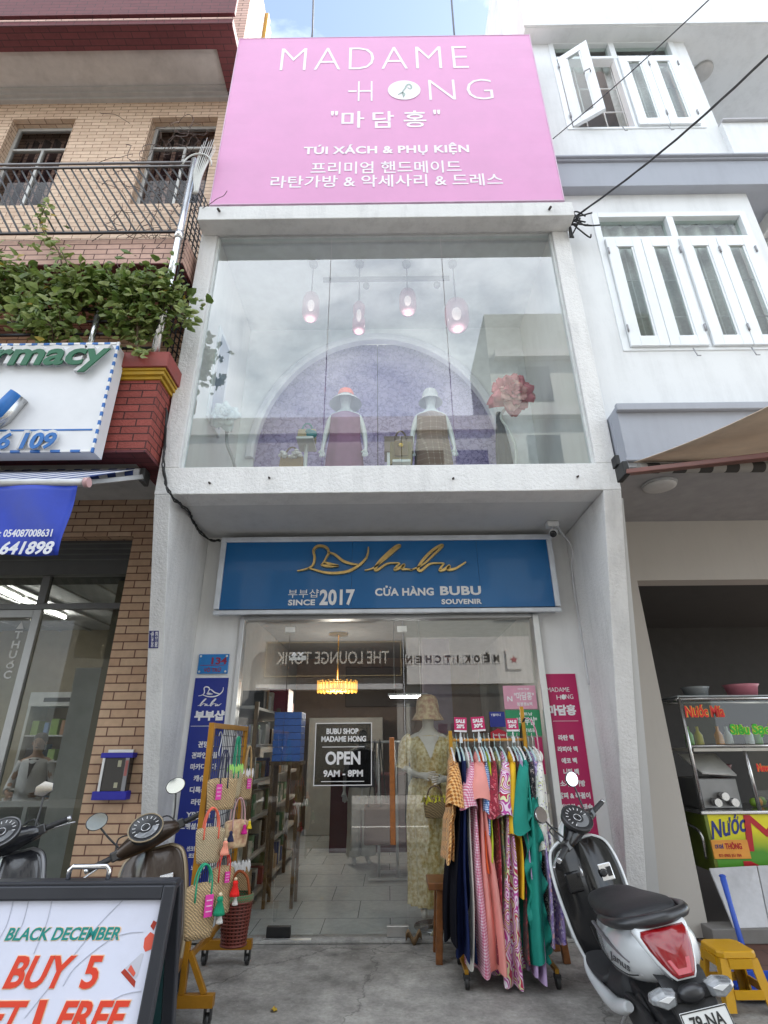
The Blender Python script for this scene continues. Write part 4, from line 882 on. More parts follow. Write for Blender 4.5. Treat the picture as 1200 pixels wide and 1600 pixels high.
ptext(t, 'pharmacy', -128, 156, 536, 583, SYP-.05, bold=.022, depth=.012, shear=.04); ptext(t2, 'pharmacy', -130, 159, 534, 585, SYP-.001, bold=.045, depth=.047, shear=.04)
obj('letter_body', t2, M('letter_side', (.6, .6, .6), .4), ph); obj('lettering', t, M('letter_green', h('0a5c3a'), .5), ph)
t = MB(); t2 = MB(); ptext(t, '6 109', -8, 81, 676, 702, SYP-.034, bold=.03, depth=.006, shear=.05); ptext(t2, '6 109', -10, 84, 674, 705, SYP-.001, bold=.05, depth=.032, shear=.05)
obj('digit_body', t2, M('letter_side', (.6, .6, .6), .4), ph); obj('digits', t, M('digit_blue', h('1c66ac'), .5), ph)
t = MB(); t2 = MB()
A, B, C = P(-30, 668, SYP-.04), P(3, 650, SYP-.04), P(31, 620, SYP-.04)
t2.tube([A+V((0, .01, 0)), B+V((0, .01, 0)), C+V((0, .01, 0))], [.085, .085, .07], 12); t.tube([A+V((0, -.05, 0)), B+V((0, -.05, 0)), C+V((0, -.05, 0))], [.06, .06, .05], 12)
obj('emblem_body', t2, M('letter_chrome', (.5, .5, .5), .25, .8), ph); obj('emblem', t, M('digit_blue', h('1c66ac'), .5), ph)
# awning over the pharmacy with a blue banner on its front bar
aw = thing('awning', 'retracted blue and white striped awning on a steel arm over the pharmacy', 'awning', (-4, 4.0, 3.1))
def stripes(name, c1, c2, w, c3=None):
    mt, n, b = newmat(name); L = n.links.new
    g = node(n, 'ShaderNodeNewGeometry'); s = node(n, 'ShaderNodeSeparateXYZ'); L(g.outputs['Position'], s.inputs[0])
    m1 = node(n, 'ShaderNodeMath', operation='MULTIPLY'); L(s.outputs[0], m1.inputs[0]); m1.inputs[1].default_value = 1/w
    m2 = node(n, 'ShaderNodeMath', operation='FRACT'); L(m1.outputs[0], m2.inputs[0]); m3 = node(n, 'ShaderNodeMath', operation='GREATER_THAN'); L(m2.outputs[0], m3.inputs[0]); m3.inputs[1].default_value = .5
    mx = node(n, 'ShaderNodeMix', data_type='RGBA'); L(m3.outputs[0], mx.inputs[0]); mx.inputs[6].default_value = lin(c1); mx.inputs[7].default_value = lin(c2); L(mx.outputs[2], b.inputs['Base Color']); b.inputs['Roughness'].default_value = .8
    return mt
m_st = stripes('blue_white_stripe', (.02, .04, .16), (.55, .56, .58), .16)
r0 = P(228, 740, 4.35); fb_ = P(128, 754, 3.2)
obj('roll', MB().cyl((-9, r0.y, r0.z), (r0.x-.05, r0.y, r0.z), .05), m_st, aw)
obj('canvas', MB().quad((-9, r0.y, r0.z+.05), (r0.x-.10, r0.y, r0.z+.05), (fb_.x-.06, fb_.y, fb_.z+.03), (-9, fb_.y, fb_.z+.03), .006), m_st, aw)
obj('front_bar', MB().cyl((-9, fb_.y, fb_.z), (fb_.x+.02, fb_.y, fb_.z), .028), M('steel_bar', (.5, .5, .5), .35, .7), aw)
obj('end_cap', MB().cyl((fb_.x+.0205, fb_.y, fb_.z), (fb_.x+.05, fb_.y, fb_.z), .034), M('pink_cap', (.55, .33, .33), .5), aw)
obj('arm', MB().bar(r0+V((-.03, -.02, -.05)), fb_+V((-.75, .1, -.03)), .07, .045), M('arm_grey', (.38, .38, .38), .4, .3), aw, bevel=.006)
obj('mount_bracket', MB().box(r0.x-.045, r0.x+.0, r0.y-.03, r0.y+.10, r0.z-.09, r0.z+.05), M('dark_bracket', (.10, .10, .10), .5, .4), aw, bevel=.01)
a, b = P(120, 758, 3.18), P(92, 870, 3.18)
bz1, bz0_ = a.z, b.z; bx = (a.x+b.x)/2
def ban(u, v):
    x = bx-2.2*(1-u); z = bz0_+(bz1-bz0_)*v
    return (x, 3.18+.028*math.sin((u*9+v*1.6)*3.2)*(1-v*.6)+.02*math.sin(u*31+v*4)*(1-v)*.5, z-.02*math.sin(u*6)*(1-v))
hb_ = thing('hanging_banner', 'blue cloth banner with white phone numbers hanging from the pharmacy awning', 'banner', (bx-1, 3.18, bz0_))
obj('cloth', MB().sheet(60, 14, ban, .004), M('blue_cloth', h('1b39a8'), .55, var=.08, bump=.1, bscale=40), hb_)
t = MB(); t2 = MB(); fy = 3.135
ptext(t, ': 054087008631', -2, 80, 827, 839, fy, bold=.02, depth=.002); ptext(t, '0905 641898', -66, 78, 846, 867, fy, bold=.03, depth=.002, shear=.03)
obj('lettering', t, M('cloth_white', (.72, .73, .78), .6), hb_)
# meter box on the brick pier
a, b = P(147, 1246, YB-.08), P(207, 1176, YB-.08)
bxs = thing('notice_box', 'dark glass notice box with bright blue ends on the brick pier', 'box', ((a.x+b.x)/2, YB, a.z))
x0, x1 = a.x+.0, b.x; z0, z1 = a.z, b.z
obj('case', MB().box(x0+.01, x1-.01, YB-.075, YB-.001, z0+.045, z1-.04), M('case_dark', (.03, .028, .027), .15), bxs, bevel=.003)
obj('end_cap', MB().box(x0-.02, x1+.01, YB-.09, YB-.001, z0-.02, z0+.0445), M('cap_blue', h('20209a'), .4), bxs, bevel=.004)
obj('end_cap', MB().box(x0-.005, x1+.012, YB-.09, YB-.001, z1-.0395, z1), M('cap_blue', h('20209a'), .4), bxs, bevel=.004)
obj('side_rail', MB().box(x0+.016, x0+.036, YB-.084, YB-.0755, z0+.0455, z1-.0405), m_alu, bxs)
rs = obj('side_rail', MB().box(x1-.046, x1-.014, YB-.084, YB-.0755, z0+.0455, z1-.0405), M('rail_grey', (.25, .25, .26), .4, .4), bxs)
t = MB(); t.box(x1-.042, x1-.018, YB-.0865, YB-.0842, z0+.16, z0+.28); obj('red_label', t, M('label_red', (.35, .10, .09), .5), rs)
obj('paper_label', MB().box(x1-.11, x1-.08, YB-.079, YB-.0758, z1-.11, z1-.06), M('paper', (.42, .40, .28), .7), bxs)
obj('paper_label', MB().box(x1-.115, x1-.085, YB-.079, YB-.0758, z0+.07, z0+.11), M('paper', (.42, .40, .28), .7), bxs)
obj('hanger_plate', MB().box(x0+.02, x1-.02, YB-.02, YB-.001, z1+.0005, z1+.025), m_alu, bxs)

# ================================================================== BALCONY RAILINGS AND PLANTS
m_iron = M('black_iron', (.022, .022, .024), .5, .4); m_ss = M('stainless_pole', (.68, .68, .68), .22, .9)
cx, cy = -2.20, 4.06
rl = thing('balcony_railing', 'low black bar railing with steel posts on the red brick balcony', 'railing', (-4.5, cy, rc))
for z in (rc+.12, rc+.30, rc+.46, rc+.62): obj('rail', MB().bar((-9, cy, z), (cx-.03, cy, z), .022, .022), m_iron, rl)
q = P(152, 510, cy)
for x in (q.x, q.x-1.25): obj('post', MB().cyl((x, cy-.03, rc), (x, cy-.03, rc+.55), .03), m_ss, rl)
z2, z3 = b1, P(200, 257, cy).z
tl = thing('balcony_lattice', 'tall black slanted bar screen on the upper balcony of the brick house', 'railing', (-4.5, cy, z2))
lt = MB(); sp = .098; hgt = z3-z2-.1; k = 0
x = -7
while x < cx+hgt*.62:
    xa, za, xb, zb = x-.0, z2+.02, x-hgt*.62, z2+.02+hgt
    if xa > cx: t_ = (xa-cx)/(xa-xb); za = za+hgt*t_; xa = cx
    lt.bar((xa, cy, za), (xb, cy, zb), .019, .019)
    x += sp
obj('slanted_bars', lt, m_iron, tl)
for z in (z2+.01, z3-.07, z3): obj('rail', MB().bar((-9, cy-.015, z), (cx, cy-.015, z), .022, .022), M('grey_iron', (.16, .15, .15), .5, .4) if z > z2+.1 else m_iron, tl)
sc = MB()
for i in range(9): sc.bar((cx+.02, cy+.1*i+.06, rc+.2), (cx+.02, cy+.1*i+.06, z3-.1), .012, .012)
for i in range(26): z = rc+.25+i*(z3-rc-.4)/26; sc.bar((cx+.034, cy+.03, z), (cx+.034, YW-.02, z+.22), .01, .01)
obj('side_screen', sc, m_iron, tl)
obj('corner_pole', MB().cyl((cx, cy-.03, rc+.001), (cx, cy-.03, z3+.02), .036, n=16), m_ss, tl)
obj('collar', MB().cyl((cx, cy-.03, z2-.12), (cx, cy-.03, z2-.02), .045, n=16), m_ss, tl)
spk = MB(); c0 = V((cx+.08, cy-.02, z3-.25))
for i in range(9):
    a_ = R(-50+i*17); e_ = c0+V((.1*math.sin(a_)+.06, -.04, .28+.40*math.cos(a_*.8)*(.7+.1*(i % 3)))); spk.tube(catmull([c0+V((.02*math.sin(i), 0, -.3)), c0+V((.06*math.sin(a_), -.03, .02)), e_], 5), [.016]*5+[.014, .012, .009, .006, .003, .002], 6) if False else spk.tube(catmull([c0+V((.02*math.sin(i), 0, -.3)), c0+V((.06*math.sin(a_), -.03, .02)), e_], 5), [.014-.0012*j for j in range(11)], 6)
spk.tube([c0+V((.17*math.cos(t*.3)-.02, -.05, .1+.22*math.sin(t*.3))) for t in range(11)], .009, 6)
tag(obj('anti_climb_spikes', spk, M('spike_white', (.6, .6, .57), .5, dirt=.3)), 'fan of pale metal spikes between the balcony pole and the pink sign', 'spikes')

def leaf(mb, p, s, nrm, rnd, mi):
    n_ = nrm.normalized(); a = n_.orthogonal().normalized(); a = Matrix.Rotation(rnd.uniform(0, 6.28), 3, n_) @ a; b = n_.cross(a)
    f = n_*s*.22
    mb.add([p, p+a*s*.35+b*s*.48-f, p+a*s*.95+b*s*.30-f*.6, p+a*s*1.25-f*.8, p+a*s*.95-b*s*.30-f*.6, p+a*s*.35-b*s*.48-f, p+a*s*.6+f*.5],
           [(0, 6, 1), (1, 6, 2), (2, 6, 3), (3, 6, 4), (4, 6, 5), (5, 6, 0)], mi)
m_lf = [M('leaf_green', (.19, .25, .06), .5, var=.35, scale=9), M('leaf_deep_green', (.11, .17, .035), .5, var=.3, scale=9), M('leaf_pale_green', (.27, .32, .10), .5, var=.3, scale=9), M('leaf_yellow', (.38, .28, .04), .5)]
for k_ in m_lf:
    n_ = k_.node_tree; b_ = n_.nodes['Principled BSDF']; o_ = n_.nodes['Material Output']; tl_ = node(n_, 'ShaderNodeBsdfTranslucent'); n_.links.new(b_.inputs['Base Color'].links[0].from_socket, tl_.inputs[0]); ms_ = node(n_, 'ShaderNodeMixShader'); ms_.inputs[0].default_value = .35; n_.links.new(b_.outputs[0], ms_.inputs[1]); n_.links.new(tl_.outputs[0], ms_.inputs[2]); n_.links.new(ms_.outputs[0], o_.inputs[0])
rnd = random.Random(3)
def vine(name, label, clumps, tendrils, size):
    t = thing(name, label, 'plant', (clumps[0][0].x, clumps[0][0].y, clumps[0][0].z-.4)); lf = MB(); stm = MB()
    for (c, r, n_) in clumps:
        ctrs = [c+V((rnd.gauss(0, r[0]*.55), rnd.gauss(0, r[1]*.55), rnd.gauss(0, r[2]*.5))) for _ in range(max(3, n_//16))]
        for _ in range(int(n_*.78)):
            q = rnd.choice(ctrs); p = q+V((rnd.gauss(0, .085), rnd.gauss(0, .07), rnd.gauss(0, .075)))
            nn = V((rnd.gauss(0, .6), -.6+rnd.gauss(0, .5), .75+rnd.gauss(0, .5)))
            mi = rnd.choices((0, 1, 2, 3), (5, 4, 3, .15))[0]; leaf(lf, p, size*rnd.uniform(.4, 1.35), nn, rnd, mi)
        for q in ctrs[::2]: stm.tube(catmull([c+V((0, .05, -.1)), (c+q)/2+V((0, .03, .05)), q], 4), .006, 5)
    for pts, n_ in tendrils:
        cv = catmull(pts, 8); stm.tube(cv, [.009-.005*i/len(cv) for i in range(len(cv))], 5)
        for _ in range(n_):
            q = rnd.choice(cv); leaf(lf, q+V((rnd.gauss(0, .05), rnd.gauss(0, .04), rnd.gauss(0, .05))), size*rnd.uniform(.5, 1.1), V((rnd.gauss(0, .7), -.8, .5+rnd.gauss(0, .5))), rnd, rnd.choices((0, 1, 2, 3), (3, 1, 5, .7))[0])
    obj('foliage', lf, m_lf, t, fixn=False); obj('stem', stm, M('vine_stem', (.09, .06, .03), .8), t); return t
def C(px, py, Y, rx, rz, n_): 
    return (P(px, py, Y), (rx, .16, rz), n_)
vine('climbing_plant', 'dense green trailing vine spilling over the left of the balcony railing', [C(-10, 450, 3.98, .3, .2, 260), C(25, 440, 4.0, .28, .2, 330), C(60, 465, 3.98, .3, .24, 380), C(40, 495, 3.93, .28, .16, 240), C(105, 455, 4.0, .25, .2, 330), C(95, 500, 3.9, .18, .14, 140), C(80, 522, 3.86, .07, .1, 40), C(130, 470, 4.02, .15, .2, 150)],
     [([P(100, 440, 4.0), P(92, 395, 4.0), P(70, 365, 3.98), P(62, 345, 3.98), P(72, 320, 3.96)], 75), ([P(100, 440, 4.0), P(105, 415, 3.98), P(92, 385, 3.96)], 20), ([P(75, 500, 3.9), P(78, 520, 3.86), P(72, 535, 3.86)], 22), ([P(5, 430, 4), P(-4, 400, 4), P(4, 388, 4)], 12)], .075)
vine('climbing_plant', 'bushy green vine round the steel corner pole of the red brick balcony', [C(160, 440, 4.0, .18, .16, 200), C(200, 460, 3.98, .25, .22, 330), C(235, 450, 3.96, .2, .2, 240), C(255, 470, 3.94, .16, .18, 210), C(215, 500, 3.92, .25, .14, 200), C(268, 460, 3.92, .09, .1, 70), C(180, 500, 3.95, .12, .12, 70)],
     [([P(270, 480, 3.92), P(286, 492, 3.88), P(298, 492, 3.86)], 26), ([P(215, 510, 3.92), P(214, 535, 3.9), P(216, 552, 3.88)], 30), ([P(205, 440, 4), P(197, 425, 3.98), P(203, 415, 3.97)], 16), ([P(250, 430, 4), P(258, 418, 4), P(262, 408, 4)], 6)], .075)
tw = MB()
for k in range(70):
    p = P(rnd.uniform(190, 315), rnd.uniform(190, 400), rnd.uniform(4.0, 4.5)); pts = [p]; d = V((rnd.gauss(0, 1), rnd.gauss(0, .4), rnd.gauss(-.1, .8))).normalized()
    for j in range(5):
        d = (d+V((rnd.gauss(0, .6), rnd.gauss(0, .3), rnd.gauss(-.08, .6)))).normalized(); pts.append(pts[-1]+d*.09)
    tw.tube(catmull(pts, 3), .0038, 4)
tag(obj('dry_vine', tw, M('dry_twig', (.10, .07, .06), .8)), 'tangle of bare dry twigs on the upper balcony screen beside the corner pole', 'plant')

# ================================================================== AWNING OF THE WHITE HOUSE
ab = thing('awning', 'brown canvas awning with a reddish folding arm over the dark shop opening', 'awning', (4, 4.0, 3.3))
A, B = P(990, 722, 3.98), P(1270, 600, 2.4)
m_cv = M('brown_canvas', h('d4bfa8'), .8, var=.12, scale=3, bump=.1, bscale=30, dirt=.25)
obj('canvas', MB().sheet(8, 30, lambda u, v: (A.x+(B.x-A.x)*u+3.5*v, A.y+(B.y-A.y)*u, A.z+(B.z-A.z)*u-.03*math.sin(u*math.pi)+.008*math.sin(v*40)*u), .006), m_cv, ab)
obj('roll', MB().cyl((A.x+.03, A.y, A.z-.06), (A.x+3.5, A.y, A.z-.06), .045), stripes('brown_white_stripe', (.05, .045, .04), (.35, .33, .30), .22), ab)
a1, a2 = P(982, 738, 3.93), P(1290, 703, 2.9)
obj('arm', MB().bar(a1, a2, .075, .04), M('red_brown_arm', h('7a5148'), .45, .2, dirt=.2), ab, bevel=.006)
obj('mount_bracket', MB().box(a1.x-.045, a1.x+.005, a1.y-.02, a1.y+.14, a1.z-.03, a1.z+.10).box(a1.x-.06, a1.x-.02, a1.y+.05, a1.y+.14, a1.z+.1005, a1.z+.2), M('dark_metal_bracket', (.03, .03, .03), .5, .4) if True else M('dark_bracket', (.10, .10, .10), .5, .4), ab, bevel=.008)
obj('front_bar', MB().cyl((B.x, B.y, B.z), (B.x+3.5, B.y, B.z), .03), M('steel_bar', (.5, .5, .5), .35, .7), ab)
# ================================================================== FIGURES
def skin(nodes, edges, sub=2, root=0):
    """one continuous skinned surface: nodes = [(pos, rx, ry)], edges = index pairs"""
    me = bpy.data.meshes.new('s'); me.from_pydata([V(n[0]) for n in nodes], edges, [])
    o = bpy.data.objects.new('s', me); COL.objects.link(o)
    o.modifiers.new('k', 'SKIN').use_smooth_shade = True
    for i, n in enumerate(nodes):
        d = me.skin_vertices[0].data[i]; d.radius = (n[1], n[2]); d.use_root = (i == root)
    md = o.modifiers.new('u', 'SUBSURF'); md.levels = sub
    m2 = bpy.data.meshes.new_from_object(o.evaluated_get(bpy.context.evaluated_depsgraph_get()))
    mb = MB().add([v.co.copy() for v in m2.vertices], [list(p.vertices) for p in m2.polygons], 0, True)
    bpy.data.objects.remove(o); bpy.data.meshes.remove(me); bpy.data.meshes.remove(m2); return mb
def human(arms, head=1.0, legs=True, female=True, featureless=True):
    """standing body 1.75 m tall facing -y, feet at z=0; arms = ((elbow, wrist, hand), ...) for left (-x) and right"""
    N = []; E = []
    def n(p, rx, ry=None): N.append((V(p), rx, ry or rx)); return len(N)-1
    pel = n((0, 0, .95), .145, .11); sp = n((0, 0, 1.12), .115, .09); ch = n((0, 0, 1.30), .135, .10); nb = n((0, .01, 1.44), .07, .06)
    nk = n((0, 0, 1.51), .047); h1 = n((0, -.025, 1.585), .068, .075); h2 = n((0, -.02, 1.66), .078, .09); h3 = n((0, -.01, 1.725), .055, .065)
    E += [(pel, sp), (sp, ch), (ch, nb), (nb, nk), (nk, h1), (h1, h2), (h2, h3)]
    for sx, (el, wr, ha) in zip((-1, 1), arms):
        s = n((sx*.165, .01, 1.40), .052); e = n(el, .038); w_ = n(wr, .025, .022); q = n(V(wr).lerp(V(ha), .6), .036, .018); E += [(nb, s), (s, e), (e, w_), (w_, q)]
        d = (V(ha)-V(wr)).normalized(); side = d.cross(V((0, 1, 0)) if abs(d.y) < .7 else V((1, 0, 0))).normalized()
        base = V(wr).lerp(V(ha), .6)
        for k, (off, ln) in enumerate(((-.024, .06), (-.008, .075), (.008, .07), (.024, .055))):
            a = n(base+d*.035+side*off, .0095); b = n(base+d*(.035+ln*.55)+side*off*1.15+V((0, -.006, 0)), .0085); c = n(base+d*(.035+ln)+side*off*1.2+V((0, -.018, 0)), .007); E += [(q, a), (a, b), (b, c)]
        a = n(base+side*(-.03)+d*.0+V((0, -.012, 0)), .010); b = n(base+side*(-.045)+d*.03+V((0, -.02, 0)), .008); E += [(q, a), (a, b)]
    if legs:
        for sx in (-1, 1):
            a = n((sx*.085, 0, .84), .085); k = n((sx*.09, -.01, .48), .055); c = n((sx*.092, .02, .3), .055); f = n((sx*.095, .02, .08), .036); t = n((sx*.10, -.13, .03), .036, .026); E += [(pel, a), (a, k), (k, c), (c, f), (f, t)]
    return skin(N, E, 2)
def xform(loc, rz=0, s=1): return Matrix.Translation(V(loc)) @ Matrix.Rotation(rz, 4, 'Z') @ Matrix.Scale(s, 4)
def robe(prof, folds=9, amp=.02, n=48, seed=0, hem=0, sway=0):
    """cloth tube: prof = [(z, half width, half depth, x shift, y shift)]"""
    rings = []; ztop, zbot = prof[0][0], prof[-1][0]
    P_ = []
    for i in range(len(prof)-1):
        for k in range(4):
            t = k/4; P_.append([a+(b-a)*t for a, b in zip(prof[i], prof[i+1])])
    P_.append(list(prof[-1])); r = random.Random(seed); ph = [r.uniform(0, 6.3) for _ in range(4)]
    for (z, rx, ry, dx, dy) in P_:
        f = max(0, (ztop-z)/(ztop-zbot)); ring = []
        for k in range(n):
            a = 2*math.pi*k/n
            m_ = 1+amp/max(rx, .05)*f*(math.sin(folds*a+ph[0]+f*1.2)+.22*math.sin((folds*2+1)*a+ph[1]-f*2)+.35*math.sin(3*a+ph[2]))
            ring.append(V((dx+rx*m_*math.cos(a)+sway*f*math.sin(f*7+ph[3]), dy+ry*m_*math.sin(a)+sway*f*math.cos(f*5+ph[2]), z+hem*f**4*(math.sin(a+ph[0])+.6*math.sin(3*a+ph[1])+.25*math.sin(folds*a)))))
        rings.append(ring)
    return MB().loft(rings, cap=False)
def pattern(name, kind, cols, sc=20, rough=.8):
    """procedural dress prints"""
    if name in MATS: return MATS[name]
    mt, n, b = newmat(name); L = n.links.new; cols = [lin(h(c)) for c in cols]
    t = node(n, 'ShaderNodeTexCoord'); vec = t.outputs['Object']
    def ramp(fac, stops):
        r = node(n, 'ShaderNodeValToRGB'); r.color_ramp.interpolation = 'CONSTANT'; e = r.color_ramp.elements
        while len(e) < len(stops): e.new(.5)
        for x, (p, c) in zip(e, stops): x.position = p; x.color = c
        L(fac, r.inputs[0]); return r.outputs[0]
    if kind == 'floral':
        nz = node(n, 'ShaderNodeTexNoise', Scale=sc*.35, Detail=3); L(vec, nz.inputs[0])
        wv = node(n, 'ShaderNodeVectorMath', operation='MULTIPLY_ADD'); L(nz.outputs['Color'], wv.inputs[0]); wv.inputs[1].default_value = (.12, .12, .12); L(vec, wv.inputs[2])
        vo = node(n, 'ShaderNodeTexVoronoi', Scale=sc); L(wv.outputs[0], vo.inputs['Vector'])
        sp = node(n, 'ShaderNodeSeparateColor'); L(vo.outputs['Color'], sp.inputs[0])
        c1 = ramp(sp.outputs[0], [(i/len(cols[1:]), c) for i, c in enumerate(cols[1:])])
        lt = node(n, 'ShaderNodeMath', operation='LESS_THAN'); L(vo.outputs['Distance'], lt.inputs[0]); lt.inputs[1].default_value = .42
        mx = node(n, 'ShaderNodeMix', data_type='RGBA'); L(lt.outputs[0], mx.inputs[0]); mx.inputs[6].default_value = cols[0]; L(c1, mx.inputs[7]); out = mx.outputs[2]
    elif kind == 'swirl':
        nz = node(n, 'ShaderNodeTexNoise', Scale=sc*.4, Detail=2); L(vec, nz.inputs[0])
        m1 = node(n, 'ShaderNodeMath', operation='MULTIPLY'); L(nz.outputs['Fac'], m1.inputs[0]); m1.inputs[1].default_value = 11
        m2 = node(n, 'ShaderNodeMath', operation='FRACT'); L(m1.outputs[0], m2.inputs[0])
        out = ramp(m2.outputs[0], [(i/len(cols), c) for i, c in enumerate(cols)])
    elif kind in ('gingham', 'diamond', 'check'):
        mp = node(n, 'ShaderNodeMapping'); mp.inputs['Scale'].default_value = (sc, sc, sc); mp.inputs['Rotation'].default_value = (0, 0, 0) if kind != 'diamond' else (0, R(45), 0)
        L(vec, mp.inputs[0]); s = node(n, 'ShaderNodeSeparateXYZ'); L(mp.outputs[0], s.inputs[0])
        xy = node(n, 'ShaderNodeMath', operation='ADD'); L(s.outputs[0], xy.inputs[0]); L(s.outputs[1], xy.inputs[1])
        ou = []
        for so_ in (xy.outputs[0], s.outputs[2]):
            f_ = node(n, 'ShaderNodeMath', operation='FRACT'); L(so_, f_.inputs[0]); g_ = node(n, 'ShaderNodeMath', operation='GREATER_THAN'); L(f_.outputs[0], g_.inputs[0]); g_.inputs[1].default_value = .5 if kind != 'check' else .86; ou.append(g_.outputs[0])
        ad = node(n, 'ShaderNodeMath', operation='ADD'); L(ou[0], ad.inputs[0]); L(ou[1], ad.inputs[1])
        hf = node(n, 'ShaderNodeMath', operation='MULTIPLY'); L(ad.outputs[0], hf.inputs[0]); hf.inputs[1].default_value = .45
        out = ramp(hf.outputs[0], [(0, cols[0]), (.3, cols[1]), (.7, cols[2 % len(cols)])])
    else:
        nz = node(n, 'ShaderNodeTexNoise', Scale=sc, Detail=4); L(vec, nz.inputs[0]); r = node(n, 'ShaderNodeValToRGB'); e = r.color_ramp.elements; e[0].position = .35; e[1].position = .65; e[0].color = cols[0]; e[1].color = cols[-1]; L(nz.outputs['Fac'], r.inputs[0]); out = r.outputs[0]
    L(out, b.inputs['Base Color']); b.inputs['Roughness'].default_value = rough; b.inputs['Sheen Weight'].default_value = .2
    n3 = node(n, 'ShaderNodeTexNoise', Scale=300, Detail=2); L(vec, n3.inputs[0]); n4 = node(n, 'ShaderNodeTexNoise', Scale=9, Detail=5); L(vec, n4.inputs[0])
    a3 = node(n, 'ShaderNodeMath', operation='MULTIPLY_ADD'); L(n4.outputs['Fac'], a3.inputs[0]); a3.inputs[1].default_value = 3; L(n3.outputs['Fac'], a3.inputs[2])
    bp = node(n, 'ShaderNodeBump', Strength=.4, Distance=.006); L(a3.outputs[0], bp.inputs['Height']); L(bp.outputs[0], b.inputs['Normal'])
    MATS[name] = mt; return mt
m_man = M('mannequin_white', (.68, .70, .72), .45, var=.02)
def weave(name, col, sc=55):
    if name in MATS: return MATS[name]
    mt, n, b = newmat(name); L = n.links.new; t = node(n, 'ShaderNodeTexCoord')
    mp = node(n, 'ShaderNodeMapping'); mp.inputs['Scale'].default_value = (1, 1, 1.5); L(t.outputs['Object'], mp.inputs[0])
    w1 = node(n, 'ShaderNodeTexWave', Scale=sc*.6, Distortion=3.5, Detail=2); w1.bands_direction = 'Z'; L(mp.outputs[0], w1.inputs[0])
    w2 = node(n, 'ShaderNodeTexWave', Scale=sc*.5, Distortion=4, Detail=2); w2.bands_direction = 'DIAGONAL'; L(mp.outputs[0], w2.inputs[0])
    mu = node(n, 'ShaderNodeMath', operation='MULTIPLY'); L(w1.outputs['Fac'], mu.inputs[0]); L(w2.outputs['Fac'], mu.inputs[1])
    r = node(n, 'ShaderNodeValToRGB'); e = r.color_ramp.elements; e[0].color = lin([c*.38 for c in col]); e[1].color = lin([min(1, c*1.25) for c in col]); e[1].position = .6; L(mu.outputs[0], r.inputs[0])
    L(r.outputs[0], b.inputs['Base Color']); b.inputs['Roughness'].default_value = .7
    bp = node(n, 'ShaderNodeBump', Strength=.8, Distance=.006); L(mu.outputs[0], bp.inputs['Height']); L(bp.outputs[0], b.inputs['Normal']); MATS[name] = mt; return mt
m_straw = weave('straw_weave', (.70, .49, .26)); m_straw2 = weave('pale_straw_weave', (.76, .60, .37), 70); m_dstraw = weave('brown_straw', (.46, .30, .14), 60)

# ================================================================== UPPER SHOW ROOM
m_pg = M('pink_lamp_glass', (.50, .26, .32), .10, alpha=.5, coat=.5, var=.04)
zc2 = 6.93
for i, (px, sy0, sy1, wpx, kind, lab) in enumerate(((490, 459, 500, 27, 0, 'pink glass pendant lamp with a rounded shade, leftmost of the four'), (562, 472, 519, 20, 1, 'narrow bottle shaped pink glass pendant lamp, longest shade of the four'),
        (635, 454, 490, 27, 0, 'pink glass pendant lamp hung highest, right of the narrow bottle lamp'), (707, 471, 515, 38, 2, 'widest round pink glass pendant lamp, rightmost of the four'))):
    q = PZ(px, 411, zc2); a = P(px+(4 if px > 600 else -4 if px < 520 else -2), sy0, q.y); b = P(px, sy1, q.y); w_ = wpx*(q.y/ray(px, (sy0+sy1)/2).y)/FPX/2
    t = thing('pendant_lamp', lab, 'pendant lamp', (q.x, q.y, b.z), group='pink pendant lamps in the show window')
    obj('canopy', MB().lathe([(.02, -.06), (.05, -.045), (.055, -.0005)], (q.x, q.y, zc2), 18), M('lamp_grey', (.20, .20, .22), .4, .5), t)
    obj('cord', MB().cyl((q.x, q.y, zc2-.055), (q.x, q.y, a.z), .008, n=6), M('lamp_cord', (.06, .06, .07), .5), t)
    H_ = a.z-b.z
    pr = {0: [(.3, 0), (.75, .06), (1, .2), (1, .72), (.8, .9), (.45, .97), (.3, 1)], 1: [(.5, 0), (1, .05), (1, .4), (.75, .52), (.95, .64), (.95, .85), (.5, .97), (.25, 1)], 2: [(.35, 0), (.8, .08), (1, .3), (1, .7), (.8, .9), (.4, .98), (.25, 1)]}[kind]
    obj('shade', MB().lathe([(w_*r, b.z+H_*z) for r, z in pr], (q.x, q.y, 0), 24), m_pg, t)
    obj('bulb', MB().sphere((q.x, q.y, b.z+H_*.55), w_*.4, w_*.4, H_*.2), M('bulb_white', (1, .93, .88), .3, emit=.15), t)
    pl = bpy.data.lights.new('pendant_light', 'POINT'); pl.energy = 1.6; pl.color = (1, .95, .92); pl.shadow_soft_size = .05; po = bpy.data.objects.new('pendant_light', pl); COL.objects.link(po); po.location = (q.x, q.y, b.z-.08)  # fill point below the shade, added to brighten the show room
q1, q2 = PZ(505, 440, zc2-.06), PZ(702, 440, zc2-.06)
tk = thing('light_track', 'thin ceiling track with two small round spotlights behind the pendant lamps', 'light', ((q1.x+q2.x)/2, q1.y, zc2-.1))
obj('track', MB().box(q1.x, q2.x, q1.y-.015, q1.y+.015, zc2-.06, zc2-.0005), M('lamp_grey', (.20, .20, .22), .4, .5), tk)
for px in (573, 681): q = PZ(px, 458, zc2-.12); obj('spotlight', MB().sphere((q.x, q1.y, zc2-.14), .045).cyl((q.x, q1.y, zc2-.11), (q.x, q1.y, zc2-.0605), .012), M('spot_grey', (.22, .22, .24), .4, .5), tk)
def relaxed(sx): return (V((sx*.235, .02, 1.15)), V((sx*.255, -.05, .93)), V((sx*.25, -.09, .82)))
Zf = 3.72
